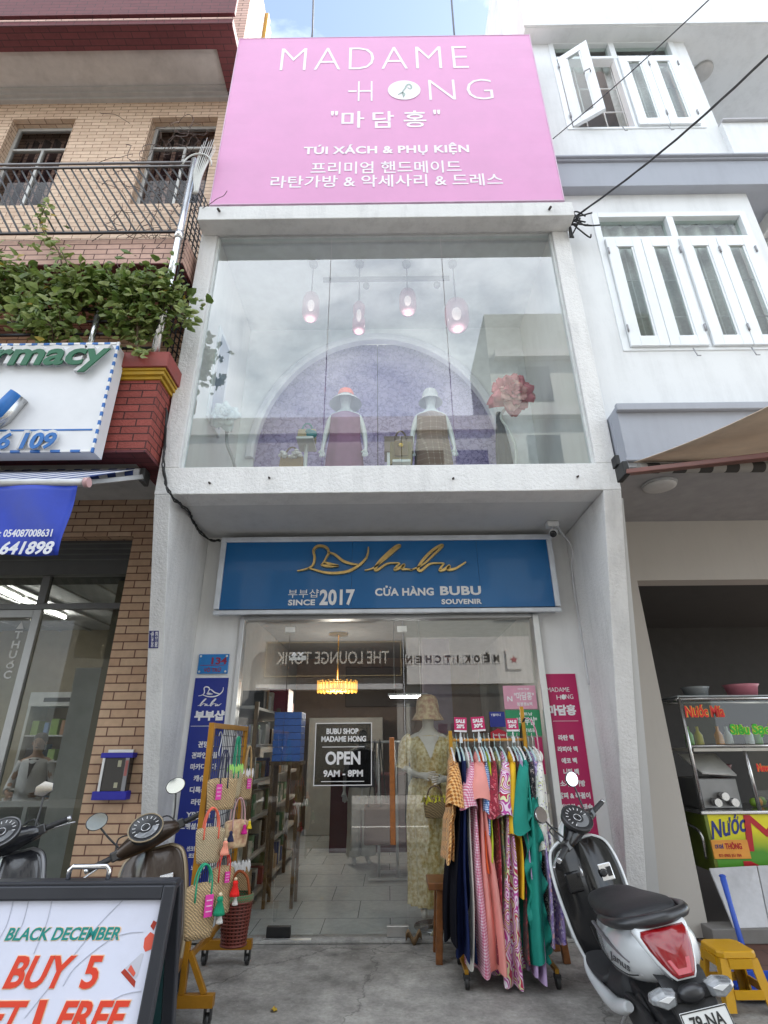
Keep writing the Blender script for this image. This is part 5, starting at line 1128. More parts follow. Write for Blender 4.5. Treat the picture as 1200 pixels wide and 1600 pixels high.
def hat(mb, c, r, brim, drop=.05, hgt=.12):
    return mb.lathe([(brim, -drop), (brim*.82, -drop*.45), (r*1.03, 0), (r, hgt*.5), (r*.82, hgt*.85), (r*.4, hgt), (.004, hgt*1.02)], c, 28, cap=False)
m_bod = human((relaxed(-1), relaxed(1)))
def upper_mannequin(px, label, dmat, hatm, bandm, hatprof):
    q = P(px, 640, 5.36); top = P(px, 612, 5.36).z; s = (top-Zf)/1.77
    t = thing('mannequin', label, 'mannequin', (q.x, 5.36, Zf)); X = xform((q.x, 5.36, Zf), 0, s)
    obj('body', MB().merge(m_bod).xf(X), m_man, t)
    obj('dress', robe([(1.435, .10, .075, 0, 0), (1.40, .185, .105, 0, 0), (1.30, .185, .125, 0, -.01), (1.1, .19, .125, 0, 0), (.9, .215, .145, 0, 0), (.5, .24, .17, 0, 0)], 8, .014, seed=px).xf(X), dmat, t)
    hm = obj('hat', hat(MB(), V((0, -.015, 1.66)), .098, hatprof[0], hatprof[1]).xf(X), hatm, t)
    if bandm: obj('crown_cap', MB().lathe([(.102, 0.02), (.1005, .058), (.083, .105), (.042, .124), (.004, .126)], V((0, -.015, 1.66)), 28, cap=False).xf(X), bandm, hm)
    return t
m_felt = M('grey_straw_hat', (.50, .50, .50), .8, bump=.3, bscale=150)
upper_mannequin(540, 'white headed mannequin in a plain mauve dress and coral topped sun hat', M('mauve_cloth', h('86587a'), .75, var=.12, scale=5), m_felt, M('coral_felt', h('e8735f'), .8), (.20, .09))
upper_mannequin(673, 'white headed mannequin in a brown checked sleeveless dress and grey bucket hat', pattern('brown_plaid', 'check', ('7c6152', '8c7767', 'b7a596'), 14), m_felt, None, (.15, .07))
def flower(name, label, px, py, Y, r, cols, stem_px, smat, n=38, floor=None):
    c = P(px, py, Y); t = thing(name, label, 'flower', (c.x, Y, (floor or c.z-r))); mb = MB(); rn = random.Random(px)
    for k in range(n):
        lay = k/n; el = R(78-lay*95); az = k*2.399+rn.uniform(-.2, .2); L_ = r*(.55+.5*lay)*rn.uniform(.85, 1.1); wd = r*(.35+.28*lay)
        # flower faces the street (-y): petal direction
        d = V((math.cos(az)*math.cos(el), -math.sin(el), math.sin(az)*math.cos(el))); side = V((-math.sin(az), 0, math.cos(az))); nn = d.cross(side)
        def f(u, v, d=d, side=side, nn=nn, L_=L_, wd=wd, ph=rn.uniform(0, 6)):
            w_ = wd*math.sin(math.pi*(.12+.80*u))*(v-.5)*2*.62
            return c+d*(L_*u)+side*w_+nn*(L_*.22*math.sin(u*2.6)-.10*L_*(v-.5)**2*4+.05*L_*math.sin(u*9+v*7+ph)*u)
        mb.sheet(6, 5, f, .002, mi=rn.randrange(len(cols)))
    obj('petals', mb, cols, t); st_ = [c+V((0, .04, -r*.2))]+[P(x, y, Y+.04) for x, y in stem_px]
    obj('stem', MB().tube(catmull(st_, 6), .017, 8), smat, t); return t
m_p1 = M('dusty_pink_paper', h('d18189'), .8, var=.12, scale=9, bump=.15, bscale=20); m_p2 = M('deep_pink_paper', h('bf6a72'), .8, var=.15, scale=9, bump=.15, bscale=20); m_p3 = M('pale_pink_paper', h('dba3a0'), .8, var=.1, scale=9)
flower('paper_flower', 'huge dusty pink paper peony on a tall stem right of the mannequins', 800, 617, 5.1, .30, [m_p1, m_p2, m_p3, m_p1], [(783, 650), (795, 672), (806, 700), (806, 733), (806, 760)], M('pale_stem', (.6, .6, .58), .6))
flower('paper_flower', 'pale white paper flower on a bent grey stem at the left of the show window', 352, 652, 4.85, .20, [M('white_paper', (.66, .72, .74), .8, var=.05), M('cool_white_paper', (.58, .65, .68), .8, var=.05)], [(354, 675), (355, 695), (363, 715), (368, 735), (370, 760)], M('grey_stem', (.33, .33, .34), .6), n=26)
dr = thing('dark_curtain', 'narrow dark grey cloth hanging beside the arch behind the pink flower', 'curtain', (P(785, 700, 5.75).x, 5.8, 3.72))
q = P(786, 700, 5.8); obj('cloth', robe([(P(783, 645, 5.8).z, .03, .03, q.x-.01, 5.8), (4.9, .09, .05, q.x, 5.8), (3.75, .14, .06, q.x, 5.8)], 7, .02), M('charcoal_cloth', (.06, .06, .065), .8), dr)
# handbags and stands behind the sill
def pedestal(px, py, Y, w_, lab):
    q = P(px, py, Y); t = thing('display_stand', lab, 'stand', (q.x, Y, Zf))
    obj('top', MB().box(q.x-w_, q.x+w_, Y-.14, Y+.14, q.z-.03, q.z), M('stand_white', (.7, .7, .7), .4), t, bevel=.004)
    obj('post', MB().cyl((q.x, Y, Zf+.02), (q.x, Y, q.z-.03), .02), M('stand_white', (.7, .7, .7), .4), t); obj('foot', MB().lathe([(.13, 0), (.13, .015), (.03, .022)], (q.x, Y, Zf), 20), M('stand_white', (.7, .7, .7), .4), t)
    return q
def boxbag(name, lab, c, w_, hh, d, mat_, hmat, flap=None, group=None):
    t = thing(name, lab, 'bag', (c.x, c.y, c.z), group=group); rg = []
    for z, k in ((0, .92), (.02, 1), (hh*.5, 1.0), (hh*.95, .96), (hh, .90)):
        rg.append([V((c.x+w_*k*x, c.y+d*k*y*(1-.5*z/hh), c.z+z)) for x, y in ((-1, -.7), (-.9, -1), (.9, -1), (1, -.7), (1, .7), (.9, 1), (-.9, 1), (-1, .7))])
    obj('bag_body', MB().loft(rg, smooth=False), mat_, t, bevel=.004)
    obj('handle', MB().tube([(c.x+w_*.55*math.cos(a*math.pi/10), c.y-d*.1, c.z+hh-.01+hh*.55*math.sin(a*math.pi/10)) for a in range(11)], .010, 6), hmat, t)
    if flap: obj('trim', MB().box(c.x-w_*.6, c.x+w_*.6, c.y-d-.012, c.y-d-.002, c.z+hh*.3, c.z+hh*.95), flap, t, bevel=.003)
    return t
q = pedestal(479, 692, 4.9, .09, 'small white stand under the straw bag with a teal scarf'); 
bb = boxbag('handbag', 'pale straw handbag with a teal scarf on the white stand, left of the mauve mannequin', q+V((0, 0, .001)), .10, .16, .05, m_straw2, M('teal_ribbon', h('1a7d86'), .5))
obj('scarf', MB().sphere(q+V((.06, -.06, .07)), .06, .03, .05, 10, 6).sphere(q+V((.03, -.07, .10)), .04, .03, .03, 10, 6), M('teal_ribbon', h('1a7d86'), .5), bb)
q = P(455, 730, 4.72); q.z = P(455, 735, 4.72).z-.05
bb = boxbag('handbag', 'brown straw handbag with white flower ruffle, left of the teal scarf bag', q, .12, .21, .05, m_dstraw, M('brown_leather', (.12, .07, .04), .5)); 
fl_ = MB(); rn = random.Random(1)
for k in range(22): fl_.sphere(q+V((rn.uniform(-.12, .12), -.04+rn.uniform(-.03, .02), .2+rn.uniform(-.02, .05))), .025, .02, .018, 7, 5)
obj('ruffle', fl_, M('ruffle_white', (.62, .58, .58), .8), bb)
q = pedestal(627, 728, 4.75, .09, 'small white stand under the ochre straw handbag')
bb = boxbag('handbag', 'ochre straw handbag with brown flap and yellow clasp between the two mannequins', q+V((0, 0, .001)), .115, .27, .055, weave('ochre_straw', (.36, .27, .08), 60), M('brown_leather', (.12, .07, .04), .5), M('ochre_leather', h('6d5324'), .5))
obj('clasp', MB().lathe([(.03, 0), (.02, .015), (.001, .018)], q+V((.0, -.07, .2)), 14, axis=(0, -1, 0)), M('yellow_clasp', h('c9a43a'), .3, .6), bb)
q = P(618, 694, 5.3); q.z = P(618, 712, 5.3).z
bk = thing('display_box', 'brown wooden box standing behind the ochre handbag', 'box', (q.x, 5.3, Zf)); obj('box', MB().box(q.x-.13, q.x+.2, 5.2, 5.45, q.z, q.z+.2), M('brown_box', (.17, .12, .09), .6), bk, bevel=.004); obj('plinth', MB().box(q.x-.1, q.x+.16, 5.22, 5.43, Zf, q.z-.0005), M('stand_white', (.7, .7, .7), .4), bk)

# ================================================================== SHOP INTERIOR
m_wood = M('shelf_wood', (.16, .10, .05), .5, var=.3, scale=18); m_board = M('shelf_board', (.42, .40, .37), .5)
sh = thing('display_shelf', 'long wooden display shelf filled with goods along the left inner wall of the shop', 'shelf', (-1.65, 7.2, .015))
SX0, SX1, SY0, SY1 = -1.965, -1.36, 5.72, 8.9
zs_ = [.12, .48, .82, 1.16, 1.50, 1.86]
for z in zs_: obj('shelf_board', MB().box(SX0, SX1, SY0, SY1, z-.03, z), m_board, sh, bevel=.003)
for y in (SY0+.02, 6.9, 7.9, SY1-.06):
    obj('post', MB().box(SX1+.0005, SX1+.04, y, y+.045, .016, 1.90), m_wood, sh, bevel=.003)
obj('back_panel', MB().box(SX0-.004, SX0-.0005, SY0, SY1, .02, 1.86), m_wood, sh)
rn = random.Random(11)
gm = [M('carton_'+n_, c, .5, var=.12) for n_, c in (('cream', (.68, .62, .50)), ('black', (.05, .05, .05)), ('maroon', (.34, .06, .08)), ('green', (.14, .28, .15)), ('white', (.75, .75, .72)), ('tan', (.48, .32, .17)), ('navy', (.06, .10, .30)))]
names = ['cream', 'black', 'maroon', 'green', 'white', 'tan', 'navy']
for li, z in enumerate(zs_):
    y = SY0+.1
    while y < 8.3 and li < 6:
        w_ = rn.uniform(.07, .16); hh = rn.uniform(.12, .26) if li != 2 else .2; k = rn.randrange(7) if li not in (1, 2) else rn.choice((0, 1, 3))
        if li == 5 and y < 6.3: y += w_; continue
        x1 = SX1-rn.uniform(.02, .06)
        lab = {'cream': 'cream goods box', 'black': 'black goods box', 'maroon': 'maroon goods box', 'green': 'green goods box', 'white': 'white goods box', 'tan': 'tan goods box', 'navy': 'navy goods box'}[names[k]]
        mb = MB().box(x1-rn.uniform(.12, .25), x1, y, y+w_, z+.0005, z+hh)
        if k in (3, 0): mb.box(x1+.0005, x1+.002, y+.015, y+w_-.015, z+hh*.3, z+hh*.6, 1)
        tag(obj('goods_box', mb, [gm[k], M('goods_label', (.5, .5, .42), .5)], bevel=.003), lab+' among many on the shelf of the shop', 'box', names[k]+' goods boxes on the shop shelf')
        y += w_+rn.uniform(.01, .07)
def stack(name, lab, x0, x1, y0, y1, z0, z1, n, mt, grp):
    for k in range(n):
        dz = (z1-z0)/n; tag(obj(name, MB().box(x0+.004*(k % 2), x1, y0, y1+.005*(k % 3), z0+dz*k+.001, z0+dz*(k+1)-.003), mt, bevel=.004), lab, 'box', grp)
a, b = P(424, 1190, 6.3), P(472, 1112, 6.3)
tb_ = thing('low_table', 'small dark table carrying the stack of bright blue boxes', 'table', ((a.x+b.x)/2, 6.45, .016)); obj('table_top', MB().box(a.x-.02, b.x+.02, 6.28, 6.62, a.z-.035, a.z-.0005), m_wood, tb_)
for x in (a.x, b.x-.03):
    for y in (6.3, 6.57): obj('leg', MB().box(x, x+.03, y, y+.03, .016, a.z-.0355), m_wood, tb_)
stack('gift_box', 'bright blue gift box in the stack beside the shop shelf', a.x, b.x, 6.3, 6.6, a.z, b.z, 7, M('blue_carton', h('4a84ea'), .4, var=.2, scale=14), 'blue gift boxes')
a, b = P(424, 1112, 7.0), P(452, 1083, 7.0)
tag(obj('gift_box', MB().box(a.x-.05, b.x, 6.95, 7.3, 1.8605, b.z+.05), M('red_carton', h('7d1733'), .4), bevel=.004), 'dark red carton on top of the shop shelf', 'box')
# back of the shop
a = P(470, 1132, 11); b = P(525, 1105, 11)
tag(obj('white_cabinet', MB().box(-1.5, -.1, 10.8, 11.6, .016, 1.95), M('cabinet_white', (.40, .40, .38), .5), bevel=.01), 'white cabinet at the back of the shop', 'cabinet')
tag(obj('wall_panel', MB().box(-.9, .9, 11.8, 11.899, 2.2, 3.0), M('dark_panel', (.07, .05, .04), .5), bevel=.01), 'dark wooden panel high on the back wall of the shop', 'panel')
tag(obj('counter', MB().box(-.9, .35, 9.2, 9.7, .016, 1.02).box(-.95, .4, 9.15, 9.75, 1.0205, 1.06), M('counter_maroon', (.10, .03, .04), .4), bevel=.01), 'dark maroon sales counter at the back of the shop', 'counter')
q = P(527, 1076, 9.0)
ch = thing('chandelier', 'lit gold crystal chandelier on the shop ceiling', 'chandelier', (q.x, 9.0, q.z-.12))
obj('ceiling_plate', MB().lathe([(.16, -.03), (.16, -.0005)], (q.x, 9, 3.2), 20), M('brass', (.6, .42, .15), .3, .9), ch); obj('rod', MB().cyl((q.x, 9, 3.17), (q.x, 9, q.z+.10), .012), M('brass', (.6, .42, .15), .3, .9), ch)
rg = MB()
for z, r_ in ((.10, .31), (-.02, .29)): rg.tube([(q.x+r_*math.cos(a*.2618), 9+r_*.7*math.sin(a*.2618), q.z+z) for a in range(25)], .014, 6, cap=False)
obj('ring', rg, M('brass', (.6, .42, .15), .3, .9), ch)
cr = MB()
for k in range(56):
    a = k*.1122; r_ = .295+.02*(k % 2); cr.obox((q.x+r_*math.cos(a), 9+r_*.7*math.sin(a), q.z+.02+.01*(k % 3)), (.011, 0, 0), (0, .011, 0), (0, 0, .085))
obj('crystals', cr, M('amber_crystal', (1, .5, .09), .2, emit=.38), ch)
pl = bpy.data.lights.new('chandelier_light', 'POINT'); pl.energy = 18; pl.color = (1, .92, .80); pl.shadow_soft_size = .25; po = bpy.data.objects.new('chandelier_light', pl); COL.objects.link(po); po.location = (q.x, 9.0, q.z-.2)
a, b = P(610, 1089, 6.8), P(664, 1088, 6.8)
tl_ = thing('tube_light', 'lit white tube light across the shop ceiling behind the mannequin', 'light', ((a.x+b.x)/2, 6.8, a.z))
obj('tube', MB().cyl((a.x, 6.8, a.z), (b.x, 6.8, a.z), .013), M('tube_glow_white', (1, .97, .93), .3, emit=16), tl_); obj('housing', MB().box(a.x-.03, b.x+.03, 6.78, 6.82, a.z+.014, a.z+.04), m_sw, tl_)
for x in (a.x+.05, b.x-.05): obj('suspension', MB().cyl((x, 6.8, a.z+.04), (x, 6.8, 3.2), .004, n=6), m_alu, tl_)
# inner clothes rail of silver tube
ir = thing('garment_rail', 'silver tube garment rail on an H shaped foot inside the shop', 'rack', (P(607, 1370, 6.9).x, 6.9, .016))
qb = PZ(607, 1372, .05); yb = qb.y
for dx in (-.11, .11): obj('upright', MB().cyl((qb.x+dx, yb, .05), (qb.x+dx, yb, 1.5), .016), m_alu, ir)
obj('foot', MB().bar((qb.x-.24, yb, .045), (qb.x+.24, yb, .045), .04, .03), m_alu, ir)
obj('crossbar', MB().bar((qb.x-.14, yb+.35, .045), (qb.x+.14, yb+.35, .045), .03, .03).bar((qb.x-.109, yb+.02, .045), (qb.x-.109, yb+.34, .045), .03, .03), m_alu, ir)
obj('top_rail', MB().cyl((qb.x-.5, yb, 1.515), (qb.x+.6, yb, 1.515), .016), m_alu, ir)
for i, (dx, c, lab) in enumerate(((.28, (.03, .03, .035), 'dark jacket hung on the silver rail inside the shop'), (.40, (.10, .03, .05), 'maroon cardigan hung on the silver rail inside the shop'), (.52, (.30, .27, .28), 'grey blouse hung on the silver rail inside the shop'))):
    tag(obj('hanging_garment', robe([(1.50, .02, .03, qb.x+dx, yb), (1.46, .05, .18, qb.x+dx, yb), (1.1, .055, .2, qb.x+dx, yb), (.62, .07, .22, qb.x+dx, yb)], 9, .012, seed=i), M('inner_cloth%d' % i if False else 'inner_cloth_'+'abc'[i], c, .8)), lab, 'clothes')
# mannequin in white trousers at the back, with a brown bag on it
q = P(565, 1160, 8.4); t = thing('mannequin', 'white mannequin in navy top and white trousers deep inside the shop', 'mannequin', (q.x, 8.4, .016)); X = xform((q.x, 8.4, .016), .2, .97)
obj('body', MB().merge(m_bod).xf(X), m_man, t)
obj('top', robe([(1.45, .08, .07, 0, 0), (1.41, .20, .11, 0, 0), (1.2, .185, .13, 0, 0), (.95, .20, .14, 0, 0)], 7, .012).xf(X), M('navy_knit', (.03, .035, .06), .85), t)
tr_ = MB()
for sx in (-1, 1): tr_.merge(robe([(.97, .10, .11, sx*.075, 0), (.8, .105, .11, sx*.09, 0), (.4, .09, .1, sx*.10, 0), (.1, .1, .1, sx*.10, 0)], 5, .012, n=24, seed=sx+3))
obj('trousers', tr_.xf(X), M('white_linen', (.55, .55, .52), .8), t)
q = P(590, 1285, 6.75)
bg_ = thing('tote_bag', 'square brown tote bag with long black straps behind the opening hours sticker', 'bag', (q.x, 6.78, q.z-.2))
obj('bag_body', MB().box(q.x-.15, q.x+.14, 6.74, 6.82, q.z-.22, q.z+.18), M('brown_tote', (.14, .07, .055), .5, var=.15), bg_, bevel=.02)
for dx in (-.07, .07): obj('strap', MB().tube(catmull([(q.x+dx-.03, 6.735, q.z+.15), (q.x+dx*.4, 6.78, 1.535), (q.x+dx+.03, 6.83, q.z+.15)], 6), .008, 6), M('strap_black', (.02, .02, .02), .5), bg_)

# the front mannequin in the cream dress
q = P(667, 1110, 5.78); MX = q.x; MY = 5.70; sc_ = 1.0
t = thing('mannequin', 'mannequin in long cream patterned dress and bell hat behind the right glass door', 'mannequin', (MX, MY, .10)); X = xform((MX, MY, .10), 0, 1.02)
aL = (V((-.255, .04, 1.16)), V((-.12, -.17, 1.10)), V((.0, -.20, 1.10))); aR = (V((.245, .03, 1.15)), V((.16, -.17, 1.07)), V((.05, -.215, 1.06)))
obj('body', human((aL, aR)).xf(X), M('warm_mannequin', (.72, .66, .58), .45, var=.02), t)
m_cream = pattern('cream_print_shade', 'noise', ('c4a559', 'f6e7b8'), 34)  # cream print, its darker tone deepened to stand in for fold shade
dress = robe([(1.44, .085, .07, 0, .01), (1.425, .16, .095, 0, .01), (1.39, .205, .115, 0, .005), (1.28, .19, .15, 0, -.02), (1.14, .17, .14, 0, -.01), (1.08, .155, .13, 0, 0), (1.0, .195, .15, 0, 0), (.75, .215, .17, .0, 0), (.3, .215, .17, .01, 0), (.09, .225, .18, .015, 0)], 15, .024, n=96, seed=5)
for sx, (el, wr, ha) in zip((-1, 1), (aL, aR)):
    s0 = V((sx*.15, .01, 1.41)); pts = [s0, s0.lerp(el, .35)+V((sx*.02, 0, .02)), s0.lerp(el, .75)+V((sx*.015, 0, 0)), el]
    dress.tube(catmull(pts, 4), [.07+.012*math.sin(i*.5) for i in range(13)], 14, cap=False)
obj('dress', dress.xf(X), m_cream, t)
nk_ = MB().add([V(p)+V((0, d_, 0)) for d_ in (0, .006) for p in ((-.10, -.088, 1.43), (.10, -.088, 1.43), (.055, -.138, 1.36), (0, -.20, 1.235), (-.055, -.138, 1.36))], [(0, 1, 2, 3, 4), (9, 8, 7, 6, 5), (0, 5, 6, 1), (1, 6, 7, 2), (2, 7, 8, 3), (3, 8, 9, 4), (4, 9, 5, 0)]); obj('neckline', nk_.xf(X), M('warm_mannequin', (.72, .66, .58), .45, var=.02), t)
obj('waist_tie', MB().tube([(.158*math.cos(a*.2618), .134*math.sin(a*.2618), 1.08) for a in range(25)], .012, 6, cap=False).tube(catmull([(.06, -.14, 1.08), (.08, -.165, .95), (.07, -.165, .8)], 5), .008, 6).xf(X), M('tie_brown', (.25, .16, .09), .6), t)
hb_m = pattern('pink_straw', 'noise', ('b8876c', 'e0c79c'), 26)
obj('hat', MB().lathe([(.158, -.085), (.142, -.055), (.115, -.015), (.110, .05), (.102, .10), (.082, .135), (.045, .152), (.004, .156)], V((0, -.015, 1.66)), 36, cap=False).xf(X), hb_m, t)
obj('base', MB().lathe([(.19, 0), (.19, .012), (.03, .02), (.02, .08)], (MX, MY+.02, .016), 26), M('base_chrome', (.5, .5, .5), .25, .8), t)
sl_ = MB()
q2 = V((MX, MY, 0))
sl_.tube(catmull([(MX+.06, MY-.05, .30), (MX+.03, MY-.12, .15), (MX-.03, MY-.2, .045), (MX-.06, MY-.24, .028)], 6), [.03, .03, .032, .034, .036, .036, .035, .034, .033, .032, .03, .028, .026, .024, .022, .02, .016, .012, .008], 8, flat=.5)
obj('loose_sash', sl_, M('pale_sash', (.58, .53, .36), .8), t)
q = P(680, 1258, MY-.25)
bt = thing('handbag', 'tan handbag with yellow fluffy rim held by the mannequin in cream', 'bag', (q.x, MY-.25, q.z-.1))
rg = [[V((q.x+x*k, MY-.25+y*k, q.z+z)) for x, y in [(.105*math.cos(a*.3927), .05*math.sin(a*.3927)) for a in range(16)]] for z, k in ((-.10, .82), (-.095, .9), (0, 1), (.06, .98), (.062, .9))]
obj('bag_body', MB().loft(rg), weave('tan_leather', (.34, .24, .11), 40), bt)
fu = MB(); rn = random.Random(2)
for k in range(60):
    a = rn.uniform(0, 6.28); p = V((q.x+.105*math.cos(a), MY-.25+.05*math.sin(a), q.z+.05)); fu.add([p+V((rn.gauss(0, .012), rn.gauss(0, .01), rn.gauss(-.02, .01))) for _ in range(2)]+[p+V((rn.gauss(0, .02), rn.gauss(0, .015), .035))], [(0, 1, 2)])
obj('fluffy_rim', fu, M('lime_yellow_fluff', h('c9c33a'), .9), bt, fixn=False)
obj('handle', MB().tube([(q.x+.07*math.cos(a*math.pi/8), MY-.25, q.z+.055+.10*math.sin(a*math.pi/8)) for a in range(9)], .007, 6), M('brown_leather', (.12, .07, .04), .5), bt)

# ------------------------------------------------------------------ decals on the glass doors
GY = YG-.0015
film = glass('dark_film', (.55, .55, .55), 1.5, 0, 1.0)
ds = thing('door_sticker', 'white opening hours sticker with thin square border on the glass door', 'sticker', (P(535, 1227, GY).x, GY, P(535, 1227, GY).z))
t = MB()
for s, *bx in (('BUBU SHOP', 510, 560, 1138, 1147), ('MADAME HONG', 502, 572, 1150, 1159), ('OPEN', 508, 563, 1174, 1195), ('9AM - 8PM', 505, 567, 1203, 1214)): ptext(t, s, *bx, GY, bold=.035, depth=.0012)
obj('lettering', t, m_wv, ds)
t = MB(); A, B = P(491, 1228, GY), P(580, 1129, GY); A2 = P(489.5, 1228, GY)
x0, x1, z0, z1 = P(491.5, 1178, GY).x, P(581, 1178, GY).x, A.z, B.z; e = .007
t.box(x0, x1, GY-.001, GY, z0, z0+e).box(x0, x1, GY-.001, GY, z1-e, z1).box(x0, x0+e, GY-.001, GY, z0+e, z1-e).box(x1-e, x1, GY-.001, GY, z0+e, z1-e)
for yy in (1167, 1221): q = P(535, yy, GY); t.box(x0+.07, x1-.07, GY-.001, GY, q.z-.003, q.z+.003)
obj('border', t, m_wv, ds); obj('film', MB().box(x0+e, x1-e, GY+.0002, GY+.0012, z0+e, z1-e), film, ds)
def poster(name, lab, x0, x1, y0, y1, c, words, wc=m_wv, Yp=None, col2=None):
    Yp = Yp or GY; a, b = P(x0, y1, Yp), P(x1, y0, Yp); a2 = P(x1, y1, Yp); xx0 = P(x0, (y0+y1)/2, Yp).x; xx1 = P(x1, (y0+y1)/2, Yp).x
    p = thing(name, lab, 'sticker', ((xx0+xx1)/2, Yp, a.z)); obj('sheet', MB().box(xx0, xx1, Yp-.0012, Yp, a.z, b.z), c, p)
    if words:
        t = MB()
        for s, *bx in words: ptext(t, s, *bx, Yp-.0014, bold=.02, depth=.0012)
        obj('lettering', t, wc, p)
    return p
poster('door_sticker', 'pale pink poster with white Korean word on the right glass door', 787, 838, 1071, 1108, M('pink_poster', h('d79bb0'), .5), [('N', 793, 801, 1088, 1096), ('"마담홍"', 804, 835, 1081, 1094), ('봉봉봉&백', 808, 832, 1097, 1103), ('라탄가방', 809, 827, 1075, 1078)])
poster('door_sticker', 'green poster with white Korean word under the pink poster', 791, 845, 1109, 1150, M('green_poster', h('2a8a5c'), .5), [('"부부샵"', 808, 840, 1120, 1133), ('베트남', 812, 832, 1113, 1118), ('& 기념품', 811, 838, 1138, 1144)])
poster('door_sticker', 'small dark blue square sticker left of the green poster', 765, 789, 1112, 1136, M('blue_sticker', h('1d2a80'), .5), [('T월머니', 767, 782, 1115, 1119), ('QR', 782, 786, 1129, 1133)][:1])
q = P(779, 1147, GY); hx_ = [(q.x+.075*x, q.z+.05*y) for x, y in ((-1, -.7), (1, -.7), (1, .35), (0, 1), (-1, .35))]
p = thing('door_sticker', 'red house shaped sticker below the dark blue square sticker', 'sticker', (q.x, GY, q.z-.04)); obj('sheet', MB().prism(hx_, GY-.0012, GY), M('red_sticker', h('a5122c'), .5), p)
t = MB(); ptext(t, 'TAX REFUND', 771, 789, 1147, 1150, GY-.0014, depth=.0012); obj('lettering', t, m_wv, p)
poster('door_sticker', 'narrow magenta poster on the right glass door behind the clothes rack', 838, 850, 1152, 1210, M('magenta_vinyl', h('b01257')), [])
a, b = P(443, 1036, GY), P(480, 1018, GY)
pp = thing('door_sticker', 'small black and white notice at the top of the left glass panel', 'sticker', ((a.x+b.x)/2, GY, a.z)); obj('sheet', MB().box(P(452, 1030, GY).x, P(478, 1030, GY).x, GY-.0012, GY, P(0, 1036, GY).z, P(0, 1029, GY).z), M('white_notice', (.6, .6, .58), .5), pp)
t = MB(); ptext(t, 'AY', 453, 476, 1019, 1027, GY, bold=.05, depth=.0012); obj('lettering', t, m_wv, pp)
# ================================================================== STRAW BAG RACK
m_gold = M('mustard_metal', h('a8751d'), .4, .35, var=.12, scale=12); m_gold2 = M('brass_tube', h('b98a2e'), .35, .5, var=.12)
m_cst = M('caster_black', (.02, .02, .02), .5)
RX = -1.225; f0, f1 = P(325, 1131, 3.98), P(384, 1134, 4.93); zt = (f0.z+f1.z)/2; ya, yb_ = 3.97, 4.92
br = thing('bag_rack', 'mustard metal rack on casters with a wire grid full of straw bags', 'rack', (RX, 4.45, 0))
for y in (ya, yb_):
    obj('post', MB().box(RX-.018, RX+.018, y-.018, y+.018, .16, zt), m_gold, br, bevel=.002)
    ft = MB().box(RX-.19, RX+.19, y-.024, y+.024, .10, .1598)
    for sx in (-1, 1): ft.bar((RX+sx*.13, y, .16), (RX+sx*.018, y, .36), .03, .03, (0, 1, 0))
    obj('foot', ft, m_gold, br, bevel=.002)
    for sx in (-1, 1):
        c_ = MB().cyl((RX+sx*.16-.012, y+.015, .035), (RX+sx*.16+.012, y+.015, .035), .035, n=18).box(RX+sx*.16-.02, RX+sx*.16-.0135, y-.012, y+.03, .03, .098).box(RX+sx*.16+.0135, RX+sx*.16+.02, y-.012, y+.03, .03, .098)
        obj('caster', c_, m_cst, br)
obj('top_bar', MB().box(RX-.018, RX+.018, ya+.0185, yb_-.0185, zt-.036, zt-.001), m_gold, br, bevel=.002)
obj('lower_bar', MB().box(RX-.012, RX+.012, ya+.0185, yb_-.0185, .30, .33), m_gold, br)
gw = MB()
for i in range(1, 20): y = ya+(yb_-ya)*i/20; gw.cyl((RX, y, .42), (RX, y, zt-.036), .0028, n=5)
for i in range(16): z = .42+(zt-.5)*i/15; gw.cyl((RX-.004, ya+.0185, z), (RX-.004, yb_-.0185, z), .0028, n=5)
obj('wire_grid', gw, M('grid_wire', (.07, .07, .09), .4, .6), br)
def tassel(parent, c, s, mt, beads=None):
    s = s*.82; t = MB().lathe([(.004, .5*s), (.18*s, .42*s), (.22*s, .25*s), (.17*s, .18*s), (.36*s, -.35*s), (.40*s, -.55*s), (.05*s, -.55*s)], c, 12, cap=False)
    obj('tassel', t, mt, parent)
    if beads: obj('bead', MB().sphere(V(c)+V((0, 0, .56*s)), .13*s), beads, parent)
